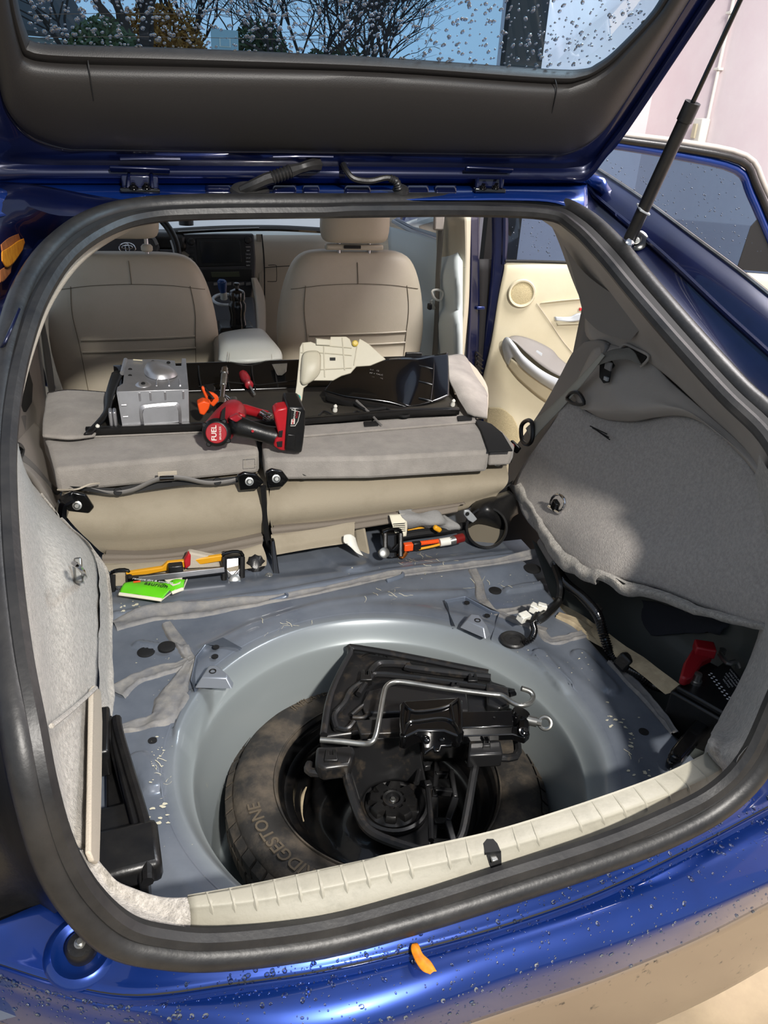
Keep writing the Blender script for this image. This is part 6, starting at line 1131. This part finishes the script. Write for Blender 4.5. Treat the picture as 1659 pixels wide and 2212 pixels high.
tube('glovebox_latch', [V(580, 573, y=DY-.022), V(596, 573, y=DY-.022), V(598, 580, y=DY-.022), V(598, 605, y=DY-.02), V(594, 608, y=DY-.02), V(578, 608, y=DY-.02)], .0012, BLKM, da, n=3)
lathe('dash_puck', [(.028, 0), (.028, .02), (.02, .03), (.012, .032)], V(403, 486, y=DY+.10), BLK, da, n=24)
slab('lower_console', [V(452, 640, y=2.55), V(550, 640, y=2.55), V(560, 740, y=2.2), V(470, 740, y=2.2)], (0, .05, -.1), DASHD, da, bevel=.01)
patch('console_side', [[V(548, 600, y=2.58), V(553, 640, y=2.55), V(558, 700, y=2.35), V(558, 735, y=2.2)], [V(555, 600, y=2.62), V(572, 640, y=2.6), V(575, 700, y=2.45), V(572, 740, y=2.3)]], 4, 4, DASH, da, thick=.01)
box('cup_holder', V(510, 705, y=2.12)+Vector((0, .02, -.03)), (.12, .12, .07), BLK, da, bevel=.012)
sf = E('gear_selector', 'small blue topped gear selector knob in a silver ring on the console', 'gear selector', V(482, 645, y=2.38))
sr = V(488, 645, y=2.38)
tube('silver_ring', [sr+Vector((math.cos(k*.5236)*.045, math.sin(k*.5236)*.035, -.004+math.sin(k*.5236)*.012)) for k in range(12)], .006, SILV, sf, closed=True)
tube('stem', [sr+Vector((-.006, 0, 0)), V(483, 628, y=2.37)], [.013, .011], LEATH, sf, n=1, seg=16); tube('knob', [V(483, 632, y=2.37), V(481, 620, y=2.37), V(480, 608, y=2.37), V(480, 603, y=2.37)], [.011, .016, .017, .009], mat('blue_knob', '#1b3a6e', .2), sf, n=3, seg=18)
stw = E('steering_wheel', 'dark steering wheel with oval emblem seen behind the left front seat', 'steering wheel', (-.36, 2.4, 1.08))
sc = V(276, 548, y=2.40); an_ = Vector((0, -1, .42)).normalized(); q = Vector((0, 0, 1)).rotation_difference(an_)
tube('rim', [sc+q@Vector((math.cos(k*.314)*.168, math.sin(k*.314)*.168, 0)) for k in range(20)], .0125, BLK, stw, n=3, seg=12, closed=True)
tube('silver_inner', [sc+q@Vector((math.cos(a_)*.155, math.sin(a_)*.155, .004)) for a_ in (-.3, -.1, .1, .3)], .004, SILV, stw)
slab('hub_pad', [sc+q@Vector((x, y_, .0)) for x, y_ in ((-.11, .02), (-.09, .05), (0, .062), (.09, .05), (.11, .02), (.08, -.05), (0, -.07), (-.08, -.05))], an_*.02, DASHD, stw, bevel=.008)
tube('hub_trim', [sc+q@Vector((x, y_, .02)) for x, y_ in ((-.10, .025), (-.08, .055), (0, .068), (.08, .055), (.10, .025))], .006, GREYP2, stw)
for x in (-.13, .13): box('spoke', sc+q@Vector((x, .0, -.002)), (.07, .012, .03), DASHD, stw, rot=(-.4, 0, 0), bevel=.004)
em = V(276, 538, y=2.37); ell = lambda c, a, b: [c+q@Vector((math.cos(k*.5236)*a, math.sin(k*.5236)*b, .012)) for k in range(12)]
eo = tube('emblem_outer', ell(em, .026, .017), .0022, CHR, stw, closed=True, label='oval chrome emblem'); tube('emblem_loop', ell(em+Vector((0, 0, .003)), .017, .006), .0016, CHR, eo, closed=True); tube('emblem_loop', ell(em, .006, .015), .0016, CHR, eo, closed=True)
box('instrument_hood', (-.33, 2.68, 1.09), (.36, .12, .07), BLK, da, bevel=.02)
# --- right pillar, belt and front door
bpil = E('right_door_pillar', 'cream plastic door pillar cover beside the right front seat', 'pillar trim', (.68, 2.0, .6))
patch('pillar_skin', [[V(942, 466, y=2.12), V(944, 560, y=2.1), V(946, 660, y=2.08), V(935, 770, y=2.05), V(925, 850, y=2.0)], [V(975, 466, y=2.0), V(978, 560, y=1.98), V(984, 660, y=1.96), V(976, 770, y=1.92), V(965, 850, y=1.9)], [V(1004, 466, y=1.93), V(1006, 560, y=1.92), V(1003, 660, y=1.9), V(993, 770, y=1.88), V(985, 850, y=1.86)], [V(1018, 466, y=1.95), V(1016, 560, y=1.94), V(1013, 660, y=1.92), V(1003, 770, y=1.9), V(995, 850, y=1.88)]], 5, 5, CREAM2, bpil, thick=.008)
tube('pillar_joint', [V(962, 576, y=2.02), V(985, 579, y=1.96), V(1006, 578, y=1.915)], .0012, GREYP, bpil, n=2, seg=4)
patch('pillar_paint', [[V(1015, 462, y=1.96), V(1018, 560, y=1.96), V(1014, 700, y=1.95), V(1006, 830, y=1.94), V(1000, 900, y=1.93)], [V(1036, 462, y=1.99), V(1036, 560, y=1.99), V(1036, 700, y=1.98), V(1030, 830, y=1.97), V(1020, 900, y=1.96)]], 4, 4, BLUED, car, thick=.01)
patch('door_gap_dark', [[V(1036, 560, y=2.0), V(1036, 700, y=1.99), V(1030, 830, y=1.98), V(1020, 940, y=1.97)], [V(1088, 560, y=2.05), V(1070, 700, y=2.04), V(1045, 830, y=2.03), V(1040, 940, y=2.02)]], 4, 3, BLKM, car, thick=.01)  # black sheet put in for the darkness of the door gap
for k in range(6): box('hinge_boot_fin', V(1035+2*(k % 2), 765+k*9, y=1.96), (.03, .01, .006), BLK, car, rot=(0, .6, 0), bevel=.001)
box('check_strap', V(1038, 665, y=1.97), (.03, .01, .01), BLUE, car, bevel=.002)
sb2 = E('front_seat_belt', 'grey front seat belt hanging on the cream pillar with a white tongue', 'seat belt', V(940, 760, y=2.0))
patch('webbing', [[V(935, 466, y=2.04), V(947, 470, y=2.04), V(941, 600, y=2.02), V(938, 700, y=2.0), V(933, 780, y=1.98)], [V(956, 466, y=2.02), V(959, 480, y=2.02), V(951, 600, y=2.0), V(947, 700, y=1.98), V(945, 780, y=1.96)]], 4, 3, WEB, sb2, thick=.002)
box('belt_guide', V(948, 480, y=2.02), (.035, .02, .05), GREYP, sb2, bevel=.006)
tube('tongue_loop', [V(934, 630, y=1.99), V(945, 626, y=1.99), V(958, 632, y=1.99), V(952, 648, y=1.99), V(940, 645, y=1.99)], .004, WHITE, sb2, closed=True); box('tongue', V(935, 658, y=1.985), (.012, .004, .035), STEEL, sb2, rot=(0, -.4, 0), bevel=.002)
fd = E('right_front_door', 'pale inner panel and rain specked glass of the closed right front door', 'door', (.68, 2.6, .7))
patch('door_inner', [[V(850, 495, x=.69), V(890, 505, x=.69), V(945, 520, x=.69), V(1000, 540, x=.69)], [V(850, 540, x=.66), V(900, 560, x=.66), V(950, 590, x=.66), V(1000, 600, x=.66)], [V(880, 640, x=.67), V(920, 640, x=.67), V(950, 660, x=.67), V(1000, 670, x=.67)], [V(880, 700, x=.65), V(915, 690, x=.65), V(950, 700, x=.65), V(1000, 700, x=.65)], [V(880, 800, x=.67), V(915, 800, x=.67), V(950, 800, x=.67), V(1000, 800, x=.67)]], 4, 4, DASHL, fd, thick=.02)
fg_ = patch('door_glass', [[V(850, 440, x=.68), V(900, 440, x=.68), V(1000, 440, x=.68)], [V(850, 480, x=.70), V(900, 500, x=.70), V(1000, 535, x=.70)]], 4, 4, GL_D, fd)
tube('glass_seal', [V(850, 478, x=.69), V(890, 500, x=.69), V(945, 522, x=.69), V(1000, 545, x=.69)], .008, SILV, fd)
# --- left side
lp = E('left_pillar_cover', 'shadowed beige pillar panel with dark grab recess behind the left seal', 'pillar trim', (-.66, 1.6, .8))
patch('panel', [[V(48, 640, x=-.62), V(40, 800, x=-.62), V(30, 960, x=-.60)], [V(70, 660, x=-.64), V(80, 800, x=-.64), V(80, 960, x=-.62)], [V(76, 680, x=-.66), V(98, 830, x=-.66), V(108, 960, x=-.64)]], 5, 5, GREYP, lp, thick=.008)
slab('grab_recess', [V(*p, x=-.615) for p in ((28, 785), (45, 780), (62, 795), (72, 830), (70, 870), (58, 890), (20, 895))], (-.004, 0, 0), BLKM, lp, bevel=.003); box('recess_switch', V(45, 842, x=-.61), (.006, .03, .02), BLK, lp, bevel=.002); slab('lower_pocket', [V(*p, x=-.612) for p in ((25, 900), (58, 897), (55, 950), (20, 950))], (-.004, 0, 0), GREYP2, lp, bevel=.003)
patch('left_pillar_paint', [[V(62, 640, x=-.70), V(72, 760, x=-.70), V(92, 830, x=-.70)], [V(130, 560, x=-.72), V(135, 700, x=-.72), V(140, 850, x=-.72)]], 4, 4, BLUED, car, thick=.01)
patch('left_front_door_edge', [[V(60, 540, x=-.74), V(80, 540, x=-.74), V(140, 500, x=-.74)], [V(70, 660, x=-.74), V(90, 640, x=-.74), V(150, 620, x=-.74)]], 3, 3, DASH, car, thick=.01)
lb = E('left_seat_belt', 'grey seat belt running down beside the left front seat', 'seat belt', V(110, 820, x=-.66))
patch('webbing', [[V(72, 590, x=-.66), V(86, 690, x=-.665), V(98, 790, x=-.67), V(112, 880, x=-.67)], [V(80, 588, x=-.66), V(95, 685, x=-.665), V(112, 780, x=-.67), V(124, 880, x=-.67)]], 5, 3, WEB, lb, thick=.002)
bl2 = E('left_seat_bolster', 'beige padded bolster beside the left folded rear seat', 'bolster', (-.62, 1.3, .8))
patch('padding', [[V(60, 900, x=-.63), V(30, 960, x=-.60), V(28, 1000, x=-.58)], [V(85, 920, x=-.62), V(70, 985, x=-.59), V(75, 1030, x=-.57)], [V(98, 945, x=-.62), V(110, 1040, x=-.58), V(132, 1115, x=-.555)], [V(102, 980, x=-.64), V(125, 1050, x=-.62), V(140, 1110, x=-.60)]], 5, 5, GREYP, bl2, thick=.01)
tube('belt_guide_loop', [V(25, 965, x=-.585), V(38, 960, x=-.58), V(48, 970, x=-.58), V(44, 985, x=-.58), V(28, 990, x=-.585)], .005, BLK, bl2)
patch('webbing', [[V(35, 985, x=-.585), V(62, 1010, x=-.58), V(95, 1045, x=-.575), V(125, 1070, x=-.57)], [V(48, 978, x=-.58), V(78, 1005, x=-.575), V(108, 1040, x=-.57), V(134, 1062, x=-.565)]], 5, 3, GREYP2, bl2, thick=.002)
# --- opened right rear door
rd_ = E('right_rear_door', 'opened right rear door with cream inner panel and dark tinted wet window', 'door', (.85, 2.0, .4))
DP = [[DV(1088, 566), DV(1150, 566), DV(1230, 568), DV(1400, 575), DV(1600, 588), DV(1760, 600)],
      [DV(1090, 580, .012), DV(1150, 582, .018), DV(1230, 582, .018), DV(1400, 590, .018), DV(1600, 604, .018), DV(1755, 616, .012)],
      [DV(1078, 640, .012), DV(1140, 655, .02), DV(1220, 665, .022), DV(1400, 690, .02), DV(1600, 700, .02), DV(1750, 710, .012)],
      [DV(1062, 740, .012), DV(1120, 760, .014), DV(1200, 780, .016), DV(1380, 800, .016), DV(1560, 800, .016), DV(1740, 810, .012)],
      [DV(1040, 840, .012), DV(1100, 860, .012), DV(1180, 885, .012), DV(1360, 900, .012), DV(1540, 900, .012), DV(1720, 905, .01)],
      [DV(1044, 900, .015), DV(1090, 935, .028), DV(1160, 960, .03), DV(1340, 990, .03), DV(1520, 990, .03), DV(1700, 990, .015)],
      [DV(1060, 1000, .012), DV(1090, 1040, .02), DV(1160, 1060, .02), DV(1340, 1080, .02), DV(1520, 1080, .02), DV(1680, 1080, .012)]]
patch('inner_panel', DP, 5, 5, CREAM, rd_, thick=-.02)
patch('outer_skin', [[DV(1085, 560, -.05), DV(1400, 572, -.06), DV(1760, 600, -.05)], [DV(1030, 840, -.07), DV(1380, 900, -.08), DV(1720, 905, -.07)], [DV(1050, 1040, -.04), DV(1340, 1080, -.05), DV(1680, 1080, -.04)]], 4, 4, BLUE, rd_, thick=.003)
spk = lathe('speaker_rim', [(.048, .0), (.048, .008), (.045, .013), (.040, .012), (.038, .006)], DV(1127, 633, .020), CREAM, rd_, -DN, 48, cap=False)
lathe('speaker_grille', [(.039, .0), (.039, .006), (.03, .0085), (.0, .010)], DV(1127, 633, .020), mat('beige_mesh', '#c2b58f', .7, col2='#9d9170', vs=400, bump=.6, bs=700), spk, -DN, 40)
patch('lower_speaker_mesh', [[DV(1056, 880, .016), DV(1085, 882, .03), DV(1108, 900, .034)], [DV(1050, 905, .018), DV(1090, 910, .034), DV(1120, 925, .036)], [DV(1052, 945, .024), DV(1090, 955, .036), DV(1125, 965, .036)]], 5, 5, MATS['beige_mesh'], rd_, thick=.003)
AO = [[DV(1088, 765, .03), DV(1087, 740, .05), DV(1096, 728, .065), DV(1110, 742, .075), DV(1130, 768, .078), DV(1170, 800, .078), DV(1215, 822, .075), DV(1300, 855, .06)],
      [DV(1092, 775, .02), DV(1094, 752, .055), DV(1100, 742, .072), DV(1114, 758, .082), DV(1134, 784, .084), DV(1172, 815, .084), DV(1215, 838, .08), DV(1300, 870, .065)],
      [DV(1100, 790, .018), DV(1104, 775, .045), DV(1112, 772, .055), DV(1126, 790, .06), DV(1146, 808, .06), DV(1180, 832, .06), DV(1218, 852, .058), DV(1300, 885, .045)]]
patch('armrest_silver_rim', AO, 6, 6, SILV, rd_, thick=.004)
patch('armrest_top', [[DV(1090, 738, .02), DV(1112, 727, .02), DV(1150, 735, .02), DV(1190, 755, .02), DV(1208, 775, .02), DV(1240, 800, .02)], [DV(1092, 735, .055), DV(1110, 738, .07), DV(1136, 762, .074), DV(1172, 792, .074), DV(1212, 815, .072), DV(1290, 845, .06)]], 6, 5, GREYP2, rd_, thick=.004)
sw_ = slab('switch_recess', [DV(1142, 755, .045), DV(1150, 750, .040), DV(1174, 764, .042), DV(1172, 776, .050)], -DN*.003+Vector((0, 0, .003)), BLKM, rd_, bevel=.001); slab('window_switch', [DV(1156, 764, .056), DV(1160, 758, .052), DV(1172, 765, .052), DV(1170, 772, .056)], Vector((0, 0, .004)), SILV, sw_, bevel=.001)
patch('armrest_underside', [[DV(1096, 790, .02), DV(1130, 830, .02), DV(1200, 880, .02), DV(1300, 900, .02)], [DV(1104, 775, .045), DV(1132, 795, .058), DV(1200, 842, .058), DV(1300, 885, .045)]], 5, 4, CREAM, rd_, thick=.003)
hdl = patch('handle_recess', [[DV(1166, 656, .020), DV(1180, 652, .030), DV(1250, 645, .03), DV(1300, 645, .02)], [DV(1182, 662, .012), DV(1196, 660, .012), DV(1255, 655, .012), DV(1300, 655, .012)], [DV(1196, 682, .012), DV(1202, 684, .012), DV(1255, 686, .012), DV(1300, 686, .012)], [DV(1206, 704, .02), DV(1214, 702, .03), DV(1270, 700, .03), DV(1300, 700, .02)]], 5, 4, CREAM, rd_, thick=.002)
patch('door_handle', [[DV(1198, 684, .028), DV(1230, 684, .032), DV(1250, 676, .034), DV(1290, 672, .034)], [DV(1200, 692, .030), DV(1232, 695, .036), DV(1260, 692, .038), DV(1290, 690, .036)]], 5, 4, SILV, rd_, thick=.004)
box('red_lock_mark', DV(1257, 668, .035), (.02, .006, .01), RED, rd_, bevel=.001)
tube('panel_crease', [DV(1160, 655, .024), DV(1185, 690, .024), DV(1215, 735, .02), DV(1245, 770, .02)], .0015, EDGE, rd_, seg=4)
WGp = [[DV(1098, 300), DV(1200, 285), DV(1300, 292), DV(1450, 320), DV(1598, 352)], [DV(1098, 440), DV(1200, 450), DV(1320, 460), DV(1480, 470), DV(1650, 480)], [DV(1096, 570), DV(1200, 572), DV(1340, 580), DV(1500, 590), DV(1700, 600)]]
wg = patch('window_glass', WGp, 5, 5, GL_D, rd_, label='dark tinted glass with rain specks')
P = []; 
for i in range(420):
    u, v = rnd.random(), rnd.random(); px = 1105+u*(470+80*v); py = 320+40*u+v*(230-20*u); P.append(DV(px, py, .003))
drops('water_droplets', P, [-DN]*len(P), [rnd.choice((.0012, .0016, .0024)) for _ in P], mat('dark_drop', '#2a3442', .05, coat=1), wg, seg=6)
tube('frame_paint', [DV(1096, 330), DV(1200, 300), DV(1320, 312), DV(1460, 335), DV(1590, 366), DV(1622, 420), DV(1665, 520), DV(1700, 600)], .014, BLUE, rd_, n=4, seg=10)
tube('frame_seal', [DV(1096, 300), DV(1200, 272), DV(1330, 300, .01), DV(1470, 320, .01), DV(1600, 348, .01), DV(1634, 400, .01), DV(1680, 510, .01), DV(1716, 600, .01)], .012, BLK, rd_, n=4, seg=10)
tube('frame_edge', [DV(1096, 285), DV(1200, 262), DV(1330, 288, -.01), DV(1470, 306, -.01), DV(1612, 336, -.01), DV(1652, 400, -.01), DV(1700, 510, -.01)], .009, GREYP, rd_, n=4, seg=10)
slab('quarter_panel_black', [DV(1622, 490, .004), DV(1640, 470, .004), DV(1690, 590, .004), DV(1592, 582, .004)], DN*.004, BLKM, rd_, bevel=.001)
tube('hinge_frame', [DV(1090, 450), DV(1090, 510), DV(1088, 570)], .010, BLUED, rd_, n=2); patch('hinge_paint', [[DV(1062, 440), DV(1060, 600), DV(1030, 850)], [DV(1096, 440, .004), DV(1094, 565, .004), DV(1042, 850, .004)]], 4, 3, BLUED, rd_, thick=.004)
tube('belt_seal', [DV(1092, 564, .01), DV(1200, 566, .01), DV(1400, 576, .01), DV(1600, 588, .01)], .005, BLKM, rd_, n=3)
# ================================================================== RAIN, LEAVES, OUTDOORS
sec = list(zip(rA[2:], rA[3:]))
bpr = [o for o in bpy.data.objects if o.name.startswith('bumper_cover')][0]; bme = bpr.data
def bsurf():
    while True:
        f_ = bme.polygons[rnd.randrange(len(bme.polygons))]; q = [bme.vertices[k].co for k in f_.vertices]
        u, v = rnd.random(), rnd.random(); p = q[0].lerp(q[1], u).lerp(q[3].lerp(q[2], u), v); n_ = f_.normal.copy()
        if p.z < .708 and (p.x > -.40 or p.z < .69): break
    if n_.dot(CP-p) < 0: return p-n_*.0044, -n_
    return p+n_*.0004, n_
P, N = zip(*[bsurf() for _ in range(2200)])
drops('water_droplets', P, N, [rnd.choice((.0006, .0007, .0007, .0008, .0009, .001, .0012, .0016, .0026)) for _ in P], DROP, bpr, seg=9)
def leaf(name, label, pts, mt, lift=.003, **k):
    P = [V(*p, **k) for p in pts]; c_ = sum(P, Vector())/len(P); h = len(P)//2
    o = patch(name, [[p+Vector((0, 0, .001)) for p in P[:h]], [(a+b)/2+Vector((0, 0, lift)) for a, b in zip(P[:h], P[::-1][:h])], [p+Vector((0, 0, .001)) for p in P[::-1][:h]]], 5, 4, mt, None, thick=.0006)
    tag(o, label, 'leaf'); return o
leaf('fallen_leaf', 'wet orange curled leaf lying on the blue bumper', [(893, 2042), (903, 2040), (913, 2062), (930, 2078), (943, 2100), (930, 2106), (912, 2098), (898, 2078), (889, 2056), (889, 2044)], LEAFO, z=.708)
leaf('fallen_leaf', 'tiny dried orange leaf on the dark blue right roof rail', [(1622, 688), (1630, 684), (1640, 688), (1638, 698), (1628, 700), (1622, 694)], LEAFO, x=.615)
leaf('fallen_leaf', 'thin brown leaf stuck in the right gutter beside the seal', [(1562, 715), (1575, 722), (1595, 735), (1600, 748), (1585, 740), (1566, 722)], LEAFB, x=.592)
leaf('fallen_leaf', 'long orange-brown leaf caught at the left seal near the roof', [(2, 530), (20, 515), (45, 505), (68, 500), (62, 512), (40, 522), (22, 535), (4, 545)], LEAFB, x=-.535)
leaf('fallen_leaf', 'broad brown leaf below the long one at the left seal', [(4, 545), (22, 534), (42, 520), (60, 514), (50, 540), (30, 570), (15, 580), (4, 565)], LEAFO, x=-.530)
leaf('fallen_leaf', 'dull crumpled brown leaf, lowest of the three at the left seal', [(0, 585), (12, 578), (28, 572), (24, 590), (10, 608), (0, 612)], LEAFB, x=-.532)
# trees beyond the garage
def tree(x, y, h, label, crown=None, seed=1, spread=1.0, name='bare_tree', z1=1.9, r=.14, group=None):
    R_ = random.Random(seed); t = E(name, label, 'tree', (x, y, 0), group)
    tube('trunk', [Vector((x, y, 0)), Vector((x+.05, y, z1*.6)), Vector((x, y, z1))], [r*1.2, r], TRUNK, t, n=4, seg=8)
    vs, fs = [], []
    def br(p, d, l, rr, dep):
        q = p+d*l; m_ = p.lerp(q, .5)+Vector((R_.uniform(-1, 1), R_.uniform(-1, 1), R_.uniform(-1, 1)))*l*.08
        pts = [p, m_, q]; b0 = len(vs)
        for i, c_ in enumerate(pts):
            a = d.orthogonal().normalized(); b_ = d.cross(a); r_ = rr*(1-.3*i/2)
            for k in range(4): vs.append(c_+a*math.cos(k*1.5708)*r_+b_*math.sin(k*1.5708)*r_)
        for i in (0, 1):
            for k in range(4): fs.append((b0+i*4+k, b0+i*4+(k+1) % 4, b0+i*4+4+(k+1) % 4, b0+i*4+4+k))
        if dep:
            for _ in range(3 if dep > 2 else 2+R_.randrange(2)):
                nd_ = (d+Vector((R_.uniform(-1, 1), R_.uniform(-.6, .6), R_.uniform(-.35, .8)))*.75*spread).normalized(); br(q if R_.random() < .6 else m_, nd_, l*R_.uniform(.6, .85), rr*.6, dep-1)
    for k in range(4): br(Vector((x, y, z1-.1)), Vector((R_.uniform(-.8, .8), R_.uniform(-.4, .4), 1)).normalized(), h*.25, r*.6, 5)
    mk('branches', vs, fs, TRUNK, t, smooth=False, kind='stuff')
    if crown: leaves(t, *crown, seed)
    return t
def leaves(par, c_, rad, n, s_, mt, seed=1):
    R_ = random.Random(seed+50); vs, fs = [], []
    for _ in range(n):
        v = Vector((R_.gauss(0, 1), R_.gauss(0, 1), R_.gauss(0, 1))).normalized()*R_.random()**.4; p = Vector(c_)+Vector((v.x*rad[0], v.y*rad[1], v.z*rad[2]))
        a = Vector((R_.uniform(-1, 1), R_.uniform(-1, 1), R_.uniform(-1, 1))).normalized(); b_ = a.orthogonal().normalized(); k = len(vs)
        vs += [p-a*s_, p+b_*s_*.5, p+a*s_, p-b_*s_*.5]; fs.append((k, k+1, k+2, k+3))
    return mk('foliage', vs, fs, mt, par, smooth=False, kind='stuff')
AUT = mat('autumn_foliage', '#b0752a', .8, col2='#8a5f2a', vs=3); GRN = mat('green_foliage', '#3c4a2c', .8, col2='#56603a', vs=3)
tree(.05, 12, 3.4, 'thick dark trunk tree with spreading bare limbs, left in the rear glass', seed=3, spread=1.3, r=.17, z1=2.1)
tree(.75, 15, 4.2, 'autumn tree with a rounded orange crown behind the thick trunk', ((.45, 15, 2.55), (.75, .6, .55), 2600, .05, AUT), seed=5, name='autumn_tree', r=.08)
tree(2.7, 14, 4, 'slender bare tree right of the pale sign beyond the glass', seed=8, r=.06, z1=2.0)
tree(3.7, 13, 4, 'tangled bare tree farthest right beyond the rear glass', seed=11, r=.06, z1=1.9, spread=1.4)
tree(2.1, 11.5, 3.2, 'fine branched bare tree just right of the pale board', seed=21, r=.05, z1=1.7, spread=1.6)
tree(3.1, 11, 3, 'low bushy bare tree in front of the tangled one', seed=25, r=.05, z1=1.6, spread=1.7)
tree(-1.0, 14, 4, 'bare twiggy tree farthest left beyond the rear glass', seed=14, r=.05, z1=2.2, spread=1.2)
for i, (x, y, z, rx, rz, lb_) in enumerate(((-.45, 11, 2.05, .45, .45, 'dark green bush, leftmost one beyond the rear glass'), (1.75, 13, 2.3, .45, .5, 'dark evergreen bush behind the pale sign'), (2.75, 12, 2.05, .7, .42, 'broad green bush beyond the middle of the glass'))):
    b_ = E('green_bush', lb_, 'bush', (x, y, 0)); leaves(b_, (x, y, z), (rx, .5, rz), 2200, .05, GRN, i); tube('stem', [Vector((x, y, 0)), Vector((x, y, z))], .05, TRUNK, b_, n=2)
hs = E('neighbour_house', 'pale grey neighbouring house far left beyond the rear glass', 'house', (-3.2, 17, 0))
box('wall', (-3.4, 17, 1.25), (5.2, 2, 2.5), mat('pale_siding', '#aeb4b4', .8), hs, bevel=0); slab('roof', [Vector((-6.2, 15.8, 2.5)), Vector((-.6, 15.8, 2.5)), Vector((-1.0, 17, 3.2)), Vector((-5.8, 17, 3.2))], (0, 0, .08), mat('grey_shingles', '#5a5552', .9), hs, bevel=0)
for x in (-4.5, -2.2): w_ = box('window_frame', (x, 15.98, 1.9), (.7, .04, .6), WHITE, hs, bevel=0); box('window_pane', (x, 15.95, 1.9), (.6, .02, .5), SCRN, w_, bevel=0)
bh = E('basketball_backboard', 'pale basketball backboard on a post beyond the rear glass', 'backboard', (1.05, 11, 0))
cbh = V(486, 88, y=11); box('board', cbh, (.34, .03, .24), mat('pale_board', '#9fb6bd', .5), bh, bevel=.005); box('target_square', cbh+Vector((0, -.02, -.02)), (.14, .01, .10), WHITE, bh, bevel=0); box('target_centre', cbh+Vector((0, -.028, -.02)), (.11, .01, .08), MATS['pale_board'], bh, bevel=0); tube('post', [Vector((cbh.x, 11.05, 0)), Vector((cbh.x, 11.05, cbh.z))], .04, BLKM, bh, n=1)

for par, pts in ((sL, ((530, 988), (556, 986), (556, 1006), (530, 1008))), (sR, ((578, 996), (604, 994), (604, 1012), (578, 1014)))):
    tube('stitched_square', [V(*p, y=1.112) for p in pts], .0007, DASH, par, n=1, seg=4, closed=True)
